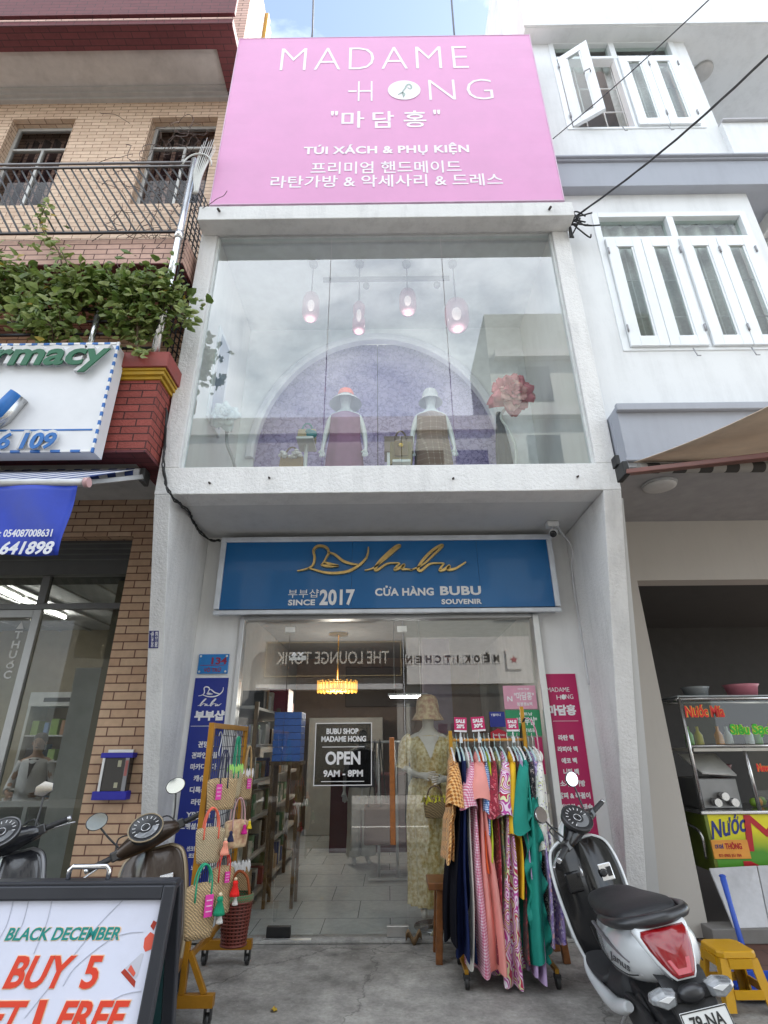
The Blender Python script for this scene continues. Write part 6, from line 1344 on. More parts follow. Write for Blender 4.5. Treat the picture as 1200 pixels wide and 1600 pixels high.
def basket(label, px, py, wpx, hpx, X, mt, hc, taper=.72, yaw=0, ruffle=None, tag_=None, tas=None, hh=.55, hw=.5):
    c = PX(px, py, X); k = c.y/ray(px, py).y/FPX; w_, H_ = wpx*k/2*1.12, hpx*k*1.0; d = w_*.38
    t = thing('straw_bag', label, 'bag', (c.x, c.y, c.z-H_/2), group='straw bags on the mustard rack')
    Rm = Matrix.Translation(c) @ Matrix.Rotation(yaw, 4, 'Z'); rn = random.Random(px)
    rings = []
    for j in range(9):
        v = j/8; s_ = taper+(1-taper)*min(1, v*1.15)**.7; ring = []
        for a in range(28):
            th = 2*math.pi*a/28; cx_, sy_ = math.cos(th), math.sin(th); e = .65
            ring.append(V((w_*s_*math.copysign(abs(cx_)**e, cx_)*(1+.012*math.sin(5*th+j)), d*s_*(1-.25*v)*math.copysign(abs(sy_)**e, sy_), H_*(v-.5)-H_*.04*math.cos(2*th)*(v > .9))))
        rings.append(ring)
    bot = [[p*.02+V((0, 0, -H_*.49)) for p in rings[0]]]
    rings = bot+rings+[[V((p.x*.9, p.y*.8, p.z-.002)) for p in rings[-1]], [V((p.x*.82, p.y*.7, p.z-H_*.3)) for p in rings[-1]]]
    obj('bag_body', MB().loft(rings, cap=False).xf(Rm), mt, t)
    if hc:
        for sy in (-1, 1):
            pts = [V((w_*hw*math.cos(math.pi*a/10), sy*d*.72*(1-.4*math.sin(math.pi*a/10)), H_*.38+H_*.12+H_*hh*math.sin(math.pi*a/10))) for a in range(11)]
            pts = [V((w_*hw, sy*d*.8, H_*.2))]+pts+[V((-w_*hw, sy*d*.8, H_*.2))]
            obj('handle', MB().tube(catmull(pts, 2), .0062, 6, flat=.8).xf(Rm), hc, t)
    if ruffle:
        rf = MB(); 
        rg = []
        for j, (zz, ss) in enumerate(((H_*.40, .98), (H_*.47, 1.06), (H_*.60, .98), (H_*.66, .85), (H_*.62, .78))):
            rg.append([V((w_*ss*(1+.10*math.sin(9*th_))*math.cos(th_), d*.9*ss*(1+.16*math.sin(9*th_+1))*math.sin(th_), zz+.012*math.sin(13*th_))) for th_ in [2*math.pi*a/54 for a in range(54)]])
        obj('ruffle', rf.loft(rg, cap=False).xf(Rm), ruffle, t)
    if tag_:
        tx, tz, tw, th2, mt2 = tag_
        p = MB().box(w_*tx-tw, w_*tx+tw, -d*1.0-.010, -d*1.0-.004, H_*tz-th2, H_*tz+th2); 
        for i in range(3): p.box(w_*tx-tw*.7, w_*tx+tw*.7, -d-.0115, -d-.0102, H_*tz-th2*.55+i*th2*.5, H_*tz-th2*.45+i*th2*.5, 1)
        obj('price_tag', p.xf(Rm), [mt2, M('tag_print', (.8, .5, .65), .5)], t)
    for (tx, tz, s, m1, m2) in (tas or []): tassel(t, Rm @ V((w_*tx, -d*1.0-.02, H_*tz)), s, m1, m2)
    return t
m_hot = M('hot_pink_tag', h('d8359c'), .5); m_mag = M('magenta_yarn', h('d01f8a'), .85, bump=.5, bscale=120); m_yly = M('yellow_yarn', h('e0c229'), .85, bump=.5, bscale=120)
m_red_y = M('red_yarn', h('e8201c'), .85, bump=.5, bscale=120); m_grn_y = M('green_yarn', h('128a63'), .85, bump=.5, bscale=120); m_cor_y = M('coral_yarn', h('ee9880'), .85, bump=.5, bscale=120); m_nav_y = M('navy_yarn', (.02, .025, .08), .85, bump=.5, bscale=120); m_wht_y = M('white_yarn', (.68, .66, .62), .85, bump=.5, bscale=120)
m_bead = M('cream_bead', (.62, .5, .33), .5); m_navy_h = M('navy_strap', (.02, .022, .06), .6); m_cor = M('coral_strap', h('e2674f'), .55); m_grn = M('green_strap', h('17936c'), .55); m_rds = M('red_strap', h('d23a2c'), .55); m_tan_h = M('tan_strap', (.42, .27, .12), .6); m_pks = M('pale_pink_strap', h('cfa3a3'), .6)
YW5 = R(62)
basket('light brown straw bag with navy strap and hot pink tag, biggest of the top row', 346, 1241, 42, 42, -1.10, m_straw, m_navy_h, .85, R(35), tag_=(-.35, .1, .018, .045, m_hot), hh=1.0, hw=.25)
basket('straw bag with a lime green ruffle, middle of the top row', 366, 1225, 22, 40, -1.13, m_straw2, m_grn, .8, R(40), ruffle=M('lime_ruffle', h('9ed06a'), .8), hh=1.2, hw=.3)
basket('small straw bag with white trim and pink tag, far end of top row', 385, 1229, 17, 36, -1.12, m_straw, m_tan_h, .85, R(35), ruffle=M('white_ruffle', (.68, .64, .62), .85), tag_=(.2, .12, .016, .035, m_hot), hh=1.1, hw=.5)
basket('pale straw bag with coral handles and coral tassel in the second row', 327, 1321, 40, 46, -1.08, m_straw2, m_cor, .72, R(30), tas=[(.95, -.05, .085, m_cor_y, m_bead)], hh=.62)
basket('pink striped straw bag with navy straps and magenta and yellow tassels', 369, 1303, 36, 36, -1.10, weave('pink_straw', (.55, .34, .27), 60), m_pks, .85, R(42), tas=[(-.75, .0, .075, m_nav_y, None), (.35, .2, .07, m_mag, m_bead), (.75, .35, .06, m_yly, m_bead)], hh=.9)
basket('large straw bag with green handles and green tassel in the bottom row', 313, 1424, 44, 68, -1.03, m_straw, m_grn, .80, R(34), tag_=(.35, .12, .022, .05, m_hot), tas=[(1.0, .12, .10, m_grn_y, m_bead), (1.08, -.12, .06, m_wht_y, None)], hh=.42)
basket('straw bag with red handles and big red tassel in the bottom row', 346, 1391, 32, 60, -1.08, m_straw, m_rds, .80, R(40), tag_=(.2, .3, .016, .03, m_hot), tas=[(.95, .05, .10, m_red_y, m_bead), (1.05, -.22, .06, m_wht_y, None)], hh=.35)
basket('straw bag with a white crocheted ruffle behind the red tassel', 372, 1383, 30, 46, -1.13, m_dstraw, None, .85, R(35), ruffle=M('white_crochet', (.66, .64, .62), .9, bump=.8, bscale=90))
m_net = M('red_brown_plastic', h('6e3328'), .5, var=.1)
c = PX(368, 1434, -1.10); k = c.y/ray(368, 1434).y/FPX
pb = thing('plastic_basket', 'red brown plastic lattice basket bag with green check rim at the bottom of the rack', 'basket', (c.x, c.y, c.z-.15)); bb = MB(); rr = lambda v: .085+.025*v
for a in range(22):
    for s_ in (0, .07):
        th = a*.2856; bb.bar((c.x+rr(0)*math.cos(th), c.y+rr(0)*.8*math.sin(th), c.z-.15), (c.x+rr(1)*math.cos(th), c.y+rr(1)*.8*math.sin(th), c.z+.10), .013, .003, (math.cos(th), math.sin(th), 0)) if s_ == 0 else None
for j in range(13):
    v = j/12; bb.tube([(c.x+rr(v)*math.cos(a*.2094), c.y+rr(v)*.8*math.sin(a*.2094), c.z-.15+.25*v) for a in range(31)], .0055 if 0 < j < 12 else .010, 5, cap=False)
obj('basket_body', bb.lathe([(.084, 0), (.084, .006)], (c.x, c.y, c.z-.152), 24), m_net, pb)
obj('liner', MB().loft([[V((c.x+rr(v)*.96*math.cos(a*.2618), c.y+rr(v)*.77*math.sin(a*.2618), c.z-.145+.25*v)) for a in range(24)] for v in (0, .5, 1)], cap=True), M('dark_liner', (.05, .018, .014), .8), pb)
obj('check_rim', MB().loft([[V((c.x+r_*math.cos(a*.2618), c.y+r_*.8*math.sin(a*.2618), c.z+z)) for a in range(24)] for z, r_ in ((.09, .110), (.095, .118), (.14, .116), (.145, .105))], cap=False), pattern('green_check', 'gingham', ('2d5c3c', '5a7a50', '7c3a2c'), 60), pb)
obj('handle', MB().tube(catmull([(c.x+.09, c.y, c.z+.1), (c.x+.06, c.y, c.z+.24), (c.x-.02, c.y, c.z+.27), (c.x-.09, c.y, c.z+.1)], 6), .010, 6), M('orange_leather', h('9a4a1e'), .5), pb)
# wire hooks on the grid
hk = MB(); y0_ = PX(345, 1160, RX).y
for px in (342, 366):
    q = PX(px, 1150, RX+.01); hk.tube(catmull([q+V((0, 0, .0)), q+V((.0, .03, .03)), q+V((.01, .05, -.01)), q+V((.01, .01, -.10)), q+V((.02, -.01, -.13))], 5), .004, 5)
tag(obj('wire_hook', hk, M('hook_wire', (.5, .5, .52), .3, .8)), 'pair of bare wire hooks high on the mustard bag rack', 'hook')

# ================================================================== CLOTHES RACK
cx0, cx1 = P(733, 1545, 4.47).x-.01, P(873, 1540, 4.47).x; CY = 4.70
rk = thing('clothes_rack', 'golden tube clothes rack on black casters packed with bright dresses', 'rack', ((cx0+cx1)/2, CY, 0))
zl_, zr_ = P(704, 1142, CY).z, P(821, 1104, CY).z; zrail = P(770, 1156, CY).z
for x, zt_k in ((cx0, zl_), (cx1+.0, zr_)):
    obj('post', MB().box(x-.014, x+.014, CY-.014, CY+.014, .10, zt_k), m_gold2, rk, bevel=.002)
    obj('foot', MB().bar((x, CY-.23, .095), (x, CY+.23, .095), .026, .026), m_gold2, rk)
    for y in (CY-.22, CY+.22):
        obj('caster', MB().cyl((x-.014, y, .036), (x+.014, y, .036), .036, n=16).box(x-.022, x+.022, y-.022, y+.022, .05, .081), m_cst, rk, bevel=.004)
obj('rail', MB().cyl((cx0+.0145, CY, zrail), (cx1-.0145, CY, zrail), .011), M('bamboo_rail', h('c0873c'), .45), rk)
obj('lower_bar', MB().cyl((cx0+.0145, CY, .24), (cx1-.0145, CY, .24), .011), m_gold2, rk)
m_teal_s = M('teal_cotton', h('0f8576'), .75, var=.12, scale=5, bump=.3, bscale=14)
gar = [  # rail px, bottom px, bottom py, top width px, bottom width px, material, sleeve (px, py, width px) or None, label
 (704, 699, 1346, 11, 13, pattern('orange_diamond', 'diamond', ('b86f22', 'e0b070', '8f5218'), 26), (712, 1258, 32), 'orange dress with cream diamond print, first on the rack'),
 (713, 708, 1470, 9, 22, M('black_cloth', (.008, .008, .012), .95, spec=.08), None, 'long black dress second on the rack'),
 (719, 724, 1494, 10, 20, M('navy_cloth', (.014, .022, .075), .9, var=.15, spec=.1), None, 'long navy dress beside the black one'),
 (726, 733, 1492, 8, 18, M('ivory_cloth', (.66, .63, .56), .8), None, 'long plain ivory dress on the rack'),
 (731, 752, 1512, 10, 42, pattern('pink_gingham', 'gingham', ('e6d2da', 'd88fa8', 'c4607f'), 60), (733, 1262, 28), 'pink and white gingham dress with a wide hem'),
 (741, 772, 1504, 11, 36, M('salmon_cloth', h('e3958c'), .8, var=.08, bump=.25, bscale=14), (752, 1250, 36), 'salmon pink dress with ruffled sleeve'),
 (748, 755, 1350, 7, 10, M('orange_cloth', h('e8622a'), .8), None, 'narrow bright orange dress between the pink and the blue ones'),
 (752, 758, 1300, 8, 10, pattern('blue_gingham', 'gingham', ('cdd9ea', '6f93c8', '3e67a8'), 70), (764, 1270, 18), 'blue and white gingham shirt on the rack'),
 (757, 760, 1345, 6, 7, M('lime_cloth', h('b8c930'), .8), None, 'narrow lime green dress on the rack'),
 (764, 778, 1490, 10, 26, pattern('dark_red_print', 'floral', ('8e1730', 'b83a48', 'c9707a', '6a0f22'), 42), (772, 1275, 22), 'red floral dress with a red blossom sleeve'),
 (772, 786, 1420, 9, 20, pattern('garden_print', 'floral', ('8a8f5a', 'd8cf8a', '4a7a4c', 'c98a4a', '6a7078'), 38), None, 'green and yellow garden print dress on the rack'),
 (781, 803, 1560, 9, 34, pattern('magenta_paisley', 'swirl', ('c0479f', 'e9d3e2', 'b23a90', 'dfe3b0', 'b81a4a', 'efe6ee'), 10), (790, 1275, 26), 'magenta and white swirl print scarf dress reaching lowest of all'),
 (793, 809, 1395, 7, 10, M('mustard_cloth', h('e2b422'), .8, var=.08), (803, 1305, 20), 'mustard yellow dress with a cuffed sleeve'),
 (800, 826, 1500, 8, 20, pattern('burgundy_print', 'floral', ('5a2a2c', '8a4a40', 'a8283c', '3e3a34'), 40), None, 'burgundy patterned dress low behind the teal one'),
 (804, 832, 1512, 6, 14, M('lilac_cloth', h('b9a0c6'), .8, var=.15, scale=20), None, 'long narrow lilac dress between the swirl and the teal ones'),
 (809, 836, 1484, 11, 46, m_teal_s, (815, 1300, 28), 'teal green dress with ragged folds'),
 (818, 848, 1420, 11, 22, pattern('dark_floral', 'floral', ('26262e', 'c9b9b4', '7a5a66', 'e4dcd6', '3a3a46'), 60), None, 'black dress with pale blossom print near the right end'),
 (825, 862, 1462, 11, 26, pattern('lavender_print', 'floral', ('9a86b8', 'c9bcd8', '6a5a9a', 'd8a8a8', 'e4dcea'), 40), None, 'lavender multi print dress near the right post'),
 (832, 852, 1340, 11, 20, pattern('white_floral', 'floral', ('e4e2da', 'dfdcd2', 'b9c06a', '8a7aa0', 'e8e6e0', 'e6e4dc'), 60), (851, 1330, 20), 'white dress with small green and purple blossoms, last on the rack'),
]
m_hgr = M('hanger_teal', (.42, .55, .55), .4); rn = random.Random(21)
kpx = CY/1.09/FPX
for i, (tx, bx, by, tw_, bw, mt, slv, lab) in enumerate(gar):
    top = P(tx, 1156, CY); zb = max(.05, P(bx, by, 4.55).z); N_ = 14; prof = []
    bot = P(bx, by, 4.6); yc = CY-.02+rn.uniform(-.02, .02); dp = rn.uniform(.17, .21)
    hz = zrail-.10
    for z, rx, ry, t in ((hz+.015, .3, .05, 0), (hz, .55, .09, 0), (hz-.05, 1, .85, .02), (hz-.16, 1, .92, .10), (hz-.4, 1.05, .95, .32), ((hz+zb)/2-.1, None, 1, .62), (zb+.06, None, 1.08, .96), (zb, None, 1.08, 1)):
        f = t; w0 = tw_*kpx/2; w1 = bw*kpx/2*.95; wx = w0*rx if rx else w0+(w1-w0)*f
        prof.append((z, max(wx, .008), dp*ry*(1+(.22*f if bw >= 30 else 0)), top.x+(bot.x-top.x)*f, yc-.03*f))
    g = robe(prof, 4+i % 3, .017+.006*(i % 3), n=56, seed=i+40, hem=.012+.006*(i % 4), sway=.014)
    if slv:
        sp_ = P(slv[0], slv[1], CY-dp-.06); sw_ = slv[2]*kpx/2*.9; pts = [V((top.x, yc-dp*.55, hz-.06)), V((top.x*.6+sp_.x*.4, yc-dp*.9, hz-.15)), V((sp_.x, CY-dp-.05, sp_.z+.10)), V((sp_.x, CY-dp-.06, sp_.z))]
        cv = catmull(pts, 5); rg = []
        for j, p in enumerate(cv):
            t = j/(len(cv)-1); rg.append([p+V((sw_*(.45+.55*t)*math.cos(a*.3142)*(1+.10*t*math.sin(3*a*.3142+i)), .045*(.8+.5*t)*math.sin(a*.3142), .018*t*math.sin(2*a*.3142+i))) for a in range(20)])
        g.loft(rg, cap=False)
    if mt is m_teal_s:
        for off, ph_ in ((-.035, 0), (.03, 1.7)):
            g.sheet(60, 4, lambda u, v: (top.x+(bot.x-top.x)*(.25+.75*u)+off+(v-.5)*.055+.014*math.sin(u*23+ph_), yc-dp*(1.0+.18*u)-.012-.026*math.sin(u*41+v*2.5+ph_)*(.3+v), hz-.3-(hz-.3-zb+.03*math.sin(ph_))*u+.012*math.sin(v*9+u*30)), .0025)
    tag(obj('hanging_dress', g, mt), lab, 'dress', 'dresses on the golden clothes rack')
    hg = MB(); hxx = top.x; dy = .19
    hk_ = [V((hxx, CY+.018*math.cos(a*.45+2.6)+.0, zrail+.012+.018*math.sin(a*.45+2.6)-.006)) for a in range(-5, 8)]
    hg.tube([V((hxx, CY+.018*math.sin(a), zrail+.0125+.0+.018*(1-math.cos(a))-.018+.018)) for a in [x*.35 for x in range(-2, 9)]][::-1]+[V((hxx, CY+.006, zrail-.06))], .0035, 5)
    hg.tube(catmull([(hxx, yc-dy+.03, hz-.055), (hxx, yc-dy*.6, hz-.01), (hxx, CY, zrail-.055), (hxx, yc+dy*.6, hz-.01), (hxx, yc+dy-.03, hz-.055)], 4), .008, 6)
    tag(obj('clothes_hanger', hg, m_hgr if i % 3 else M('hanger_white', (.7, .68, .66), .4)), 'slim hanger hooked over the golden clothes rail', 'hanger', 'hangers on the golden clothes rail')
m_sale = M('sale_magenta', h('b81d5c'), .5)
for (x0, x1, y0, y1, tilt, pc, nm) in ((709.5, 727.5, 1121, 1141, .05, '20%', 'left end'), (737, 756.5, 1120, 1140, -.06, '30%', 'middle'), (791, 808, 1122.5, 1140, 0, '50%', 'right part')):
    a, b = P(x0, y1, CY), P(x1, y0, CY); st_ = thing('sale_tag', 'magenta sale card reading %s clipped to the %s of the clothes rail' % (pc, nm), 'price tag', ((a.x+b.x)/2, CY, zrail), group='sale cards on the clothes rail')
    xm2 = (a.x+b.x)/2; cr_ = MB().box(a.x, b.x, CY-.018, CY-.015, a.z, b.z); cr_.box(a.x, b.x, CY-.018, CY-.015, a.z-.014, a.z-.0005, 1)
    rot = Matrix.Translation(V((xm2, CY, a.z))) @ Matrix.Rotation(tilt, 4, 'Y') @ Matrix.Translation(-V((xm2, CY, a.z)))
    obj('card', cr_.xf(rot), [m_sale, M('card_white', (.7, .68, .68), .5)], st_)
    t = MB(); wv_ = b.x-a.x; hv = b.z-a.z
    text(t, 'SALE', (a.x+wv_*.12, CY-.0185, a.z+hv*.55), (wv_*.76, 0, 0), (0, 0, hv*.3), depth=.0012, bold=.05); text(t, pc, (a.x+wv_*.18, CY-.0185, a.z+hv*.14), (wv_*.64, 0, 0), (0, 0, hv*.32), depth=.0012, bold=.05)
    obj('lettering', t.xf(rot), m_wv, st_)
    obj('clip', MB().cyl((xm2, CY-.01, zrail-.01), (xm2, CY-.01, a.z-.015), .006, n=8).box(xm2-.012, xm2+.012, CY-.02, CY+.014, zrail-.022, zrail+.022), M('clip_clear', (.62, .64, .64), .25), st_, bevel=.002)
# a bag hanging by its striped strap from the right post
q = [P(822, 1122, CY-.03), P(830, 1126, CY-.05), P(838, 1145, CY-.06), P(842, 1175, CY-.04), P(838, 1200, CY)]
sb_ = thing('shoulder_bag', 'small floral bag hanging by a pink striped strap from the right rack post', 'bag', (q[4].x, CY, q[4].z-.15))
obj('strap', MB().tube(catmull(q, 6), .018, 8, flat=.25), stripes('pink_white_stripe', (.45, .03, .15), (.62, .5, .52), .02), sb_)
obj('strap', MB().tube(catmull([P(820, 1122, CY-.03), P(814, 1140, CY+.02), P(816, 1165, CY+.03), P(828, 1190, CY+.02)], 6), .012, 8, flat=.3), m_blk, sb_)
c = P(838, 1182, CY-.02); obj('bag_body', MB().lathe([(.004, -.02), (.05, -.02), (.058, 0), (.05, .02), (.004, .02)], c, 24, axis=(.3, -1, .1)), pattern('white_floral', 'floral', ('e4e2da', 'dfdcd2', 'b9c06a', '8a7aa0', 'e8e6e0', 'e6e4dc'), 60), sb_)
# wooden bench behind the rack
bq0, bq1 = P(669, 1384, 4.93), P(883, 1380, 4.93); bz = PZ(700, 1508, 0)
m_tk = M('teak', h('7a4a22'), .45, var=.3, scale=22, coat=.15, bump=.15, bscale=40)
bn = thing('bench', 'brown wooden bench standing behind the clothes rack', 'bench', ((bq0.x+bq1.x)/2, 5.05, 0)); zb = P(690, 1384, 4.93).z
obj('seat', MB().box(bq0.x, bq1.x, 4.90, 5.20, zb-.025, zb+.025), m_tk, bn, bevel=.006)
for x, sx in ((bq0.x+.09, -1), (bq1.x-.09, 1)):
    for y, sy in ((4.95, -1), (5.15, 1)):
        obj('leg', MB().bar((x, y, zb-.0255), (x+sx*.03, y+sy*.03, .001), .05, .05, (0, 1, 0)), m_tk, bn, bevel=.004)
    obj('stretcher', MB().bar((x+sx*.015, 4.975, .2), (x+sx*.015, 5.13, .2), .03, .03), m_tk, bn)
q = PZ(647, 1476, .02)
lf_ = MB().sheet(8, 5, lambda u, v: (q.x+(u-.5)*.13, 5.33+(v-.5)*.08, .05+.03*math.sin(u*9)+.025*math.cos(v*7)), .002)
tag(obj('dry_leaf', lf_, M('dry_brown', (.22, .14, .07), .8, var=.3)), 'crumpled brown leaf by the right door fitting', 'leaf')
q = PZ(428, 1580, .001)
tag(obj('fallen_leaf', MB().sheet(6, 5, lambda u, v: (q.x+(u-.5)*.045*(1-.6*abs(v-.5)*2), q.y+(v-.5)*.05, .012+.006*math.sin(u*6)+.004*math.cos(v*5)), .0015), M('leaf_yellow_dry', h('b8962a'), .7)), 'small yellow leaf lying alone on the concrete', 'leaf')

# ================================================================== SANDWICH BOARD
TR = P(277, 1383, 1.72); bw_ = .64; lean = .17
ux = V((1, 0, 0)); up = V((0, .26, 1.14)).normalized(); H_ = TR.z/up.z
O_ = V((TR.x-bw_, TR.y-up.y*H_, 0)); nn = V((0, -up.z, up.y))
sbd = thing('sandwich_board', 'black framed folding sandwich board with a white sale poster on the pavement', 'sign', (TR.x-bw_/2, TR.y, 0))
def pl(x, y, d=0): return O_+ux*x+up*y+nn*d
m_fr = M('charcoal_frame', (.035, .037, .045), .4, .3)
def slab(x0, x1, y0, y1, d0, d1, mb=None):
    mb = mb or MB(); v = [pl(x, y, d) for x in (x0, x1) for y in (y0, y1) for d in (d0, d1)]
    return mb.add(v, [(0,1,3,2), (4,6,7,5), (0,4,5,1), (2,3,7,6), (0,2,6,4), (1,5,7,3)])
fr = slab(0, .032, 0, H_, -.01, .016); slab(bw_-.032, bw_, 0, H_, -.01, .016, fr); slab(.0322, bw_-.0322, H_-.032, H_, -.01, .016, fr); slab(.0322, bw_-.0322, .12, .15, -.01, .016, fr)
obj('frame', fr, m_fr, sbd, bevel=.004)
def Ppl(px, py):
    d = ray(px, py); return CAM + d*((O_-CAM).dot(nn)/d.dot(nn))
def loc(px, py): q = Ppl(px, py)-O_; return q.dot(ux), q.dot(up)
obj('poster', slab(.0325, bw_-.0325, .1505, H_-.0325, -.008, .004), M('poster_lavender', h('dcdff0'), .4, var=.03, scale=3, dirt=.12), sbd)
def btext(mb, s, x0, x1, y0, y1, d, **k):
    (a, b), (c, e) = loc(x0, y1), loc(x1, y0); text(mb, s, pl(a, b, d), ux*(c-a), up*(e-b), depth=.0008, **k)
t = MB(); t2 = MB(); t3 = MB()
btext(t, 'BLACK DECEMBER', 8, 191, 1448, 1470, .0046, bold=.028, shear=.02); btext(t3, 'BLACK DECEMBER', 7, 193, 1447, 1471, .0041, bold=.04, shear=.02)
for mbq, d, b_, e in ((t2, .0056, .055, 0), (t3, .0042, .075, 1.6)):
    btext(mbq, 'BUY', 5-e, 113+e, 1493-e, 1545+e, d, bold=b_*.5, shear=.10); btext(mbq, '5', 124-e, 161+e, 1493-e, 1545+e, d, bold=b_*.5, shear=.18)
    btext(mbq, 'GET', -62-e, 38+e, 1563-e, 1616+e, d, bold=b_*.5, shear=.12); btext(mbq, '1', 47-e, 74+e, 1562-e, 1616+e, d, bold=b_*.5, shear=.2); btext(mbq, 'FREE', 82-e, 196+e, 1563-e, 1616+e, d, bold=b_*.5, shear=.10)
obj('heading', t, M('print_teal', h('0e8a83'), .4, var=.02), sbd); obj('offer', t2, M('print_red', h('dd4128'), .4, var=.02), sbd); obj('letter_shadow', t3, M('print_peach', h('f2c9a4'), .4, var=.02), sbd)
ln = MB()
for pts in ([(24, 1400), (14, 1440), (0, 1468)], [(48, 1400), (38, 1440), (28, 1460)], [(84, 1400), (75, 1440), (62, 1472), (54, 1490)], [(200, 1400), (160, 1440), (120, 1488), (80, 1540), (40, 1590)], [(225, 1456), (200, 1458), (170, 1470), (120, 1510), (100, 1540)], [(222, 1548), (190, 1555), (150, 1580)]):
    q_ = catmull([pl(*loc(x, y), .0048) for x, y in pts], 4)
    for i in range(len(q_)-1): ln.bar(q_[i], q_[i+1], .0016, .0012, nn)
obj('crack_lines', ln, M('print_grey', h('b9bccb'), .5), sbd)
def ppoly(mb, pts, d, mi=0):
    q_ = [pl(*loc(x, y), d) for x, y in pts]; n = len(q_); mb.add(q_+[p+nn*.0006 for p in q_], [list(range(n))[::-1], list(range(n, 2*n))]+[(k, (k+1) % n, n+(k+1) % n, n+k) for k in range(n)], mi)
hg = MB()
ppoly(hg, [(236, 1447), (241, 1438), (246, 1441), (241, 1454)], .0042); ppoly(hg, [(190, 1519), (196, 1513), (213, 1533), (211, 1543)], .0042)
ppoly(hg, [(227, 1466), (236, 1456), (242, 1460), (240, 1482), (228, 1487), (225, 1480)], .0042, 1); ppoly(hg, [(201, 1515), (206, 1507), (213, 1520), (210, 1526)], .0050, 1); ppoly(hg, [(197, 1512), (222, 1489), (226, 1490), (216, 1525), (211, 1530)], .0042, 2)
obj('hourglass_picture', hg, [M('print_maroon', h('a83524'), .4), M('print_salmon', h('d95b48'), .4), M('print_pale_grey', h('c3c4cf'), .4)], sbd)
# rear leaf of the board, hinged at the top and spread backwards
up2 = V((0, -.26, 1.14)).normalized(); O2 = V((TR.x-bw_, TR.y+.035+.26*H_*up.z/1.14, 0)); n2_ = V((0, up2.z, -up2.y))
def slab2(x0, x1, y0, y1, d0, d1, mb=None):
    mb = mb or MB(); v = [O2+ux*x+up2*y+n2_*d for x in (x0, x1) for y in (y0, y1) for d in (d0, d1)]
    return mb.add(v, [(0,1,3,2), (4,6,7,5), (0,4,5,1), (2,3,7,6), (0,2,6,4), (1,5,7,3)])
fr = slab2(0, .032, 0, H_, -.01, .016); slab2(bw_-.032, bw_, 0, H_, -.01, .016, fr); slab2(.0322, bw_-.0322, H_-.032, H_, -.01, .016, fr); slab2(.0322, bw_-.0322, .12, .15, -.01, .016, fr)
obj('rear_frame', fr, m_fr, sbd, bevel=.004); obj('rear_panel', slab2(.0325, bw_-.0325, .1505, H_-.0325, -.008, .004), M('deep_teal_panel', (.01, .05, .05), .35), sbd)
obj('hinge_bar', MB().bar(V((TR.x-bw_+.003, TR.y+.018, TR.z+.0)), V((TR.x-.003, TR.y+.018, TR.z)), .05, .022, (0, 0, 1)), m_fr, sbd, bevel=.005)
ha, hb3 = loc(98, 1388)[0], loc(161, 1388)[0]; zz = TR.z+.011; yy = TR.y+.018
obj('handle', MB().tube([(O_.x+ha, yy, zz), (O_.x+ha, yy, zz+.022), (O_.x+ha+.008, yy, zz+.03), (O_.x+hb3-.008, yy, zz+.03), (O_.x+hb3, yy, zz+.022), (O_.x+hb3, yy, zz)], .0065, 8), M('chrome', (.75, .75, .76), .12, 1), sbd)

# ================================================================== JUICE CART
KY = 5.62
def kp(px, py, Y=None): return P(px, py, Y or KY)
kz0 = kp(1150, 1266).z; kz1 = kp(1065, 1092).z; kl = kp(1078, 1170).x; kw = 1.5; kz_m = kp(1100, 1166).z
ct = thing('juice_cart', 'sugarcane juice cart with glass cabinet and yellow lettered front in the dark opening', 'cart', (kl+.7, KY+.35, .018))
m_chr = M('stainless', (.55, .55, .55), .22, .9)
fm = MB()
for x in (kl, kl+.52, kl+1.05, kl+kw): fm.cyl((x, KY, kz0), (x, KY, kz1 if x != kl+.52 else kz_m), .018, n=10)
for x in (kl, kl+kw): fm.cyl((x, KY+.6, kz0), (x, KY+.6, kz1), .018, n=10)
for z in (kz_m, kz1): fm.cyl((kl, KY, z), (kl+kw, KY, z), .016, n=10)
fm.cyl((kl, KY, kz1), (kl, KY+.6, kz1), .016, n=10).cyl((kl, KY+.6, kz1), (kl+kw, KY+.6, kz1), .016, n=10)
obj('frame', fm, m_chr, ct)
obj('counter_rim', MB().box(kl-.05, kl+kw+.05, KY-.05, KY+.65, kz0-.03, kz0), m_chr, ct, bevel=.008)
obj('glass_panel', MB().box(kl+.02, kl+kw-.02, KY-.006, KY-.001, kz_m+.02, kz1-.02), m_gl_s, ct); obj('glass_panel', MB().box(kl+.54, kl+1.03, KY-.006, KY-.001, kz0+.02, kz_m-.02), m_gl_s, ct)
obj('shelf', MB().box(kl+.02, kl+kw-.02, KY-.03, KY+.55, kz_m-.045, kz_m-.018), M('shelf_white', (.5, .48, .42), .5), ct); obj('top_shelf', MB().box(kl-.02, kl+kw+.02, KY-.02, KY+.62, kz1+.017, kz1+.03), M('glass_grey', (.3, .33, .34), .2), ct)
fy0, fy1 = .42, kz0-.031
m_yg = newmat('yellow_green_print'); mt, n, b = m_yg; L = n.links.new
g = node(n, 'ShaderNodeNewGeometry'); s = node(n, 'ShaderNodeSeparateXYZ'); L(g.outputs['Position'], s.inputs[0])
nz = node(n, 'ShaderNodeTexNoise', Scale=2.2, Detail=3); L(g.outputs['Position'], nz.inputs[0]); ad = node(n, 'ShaderNodeMath', operation='MULTIPLY_ADD'); L(nz.outputs['Fac'], ad.inputs[0]); ad.inputs[1].default_value = .3; L(s.outputs[2], ad.inputs[2])
r = node(n, 'ShaderNodeValToRGB'); e = r.color_ramp.elements; e[0].color = lin(h('4f9426')); e[0].position = .72; e[1].color = lin(h('e3d816')); e[1].position = .9; L(ad.outputs[0], r.inputs[0]); L(r.outputs[0], b.inputs['Base Color']); b.inputs['Roughness'].default_value = .4; m_yg = mt
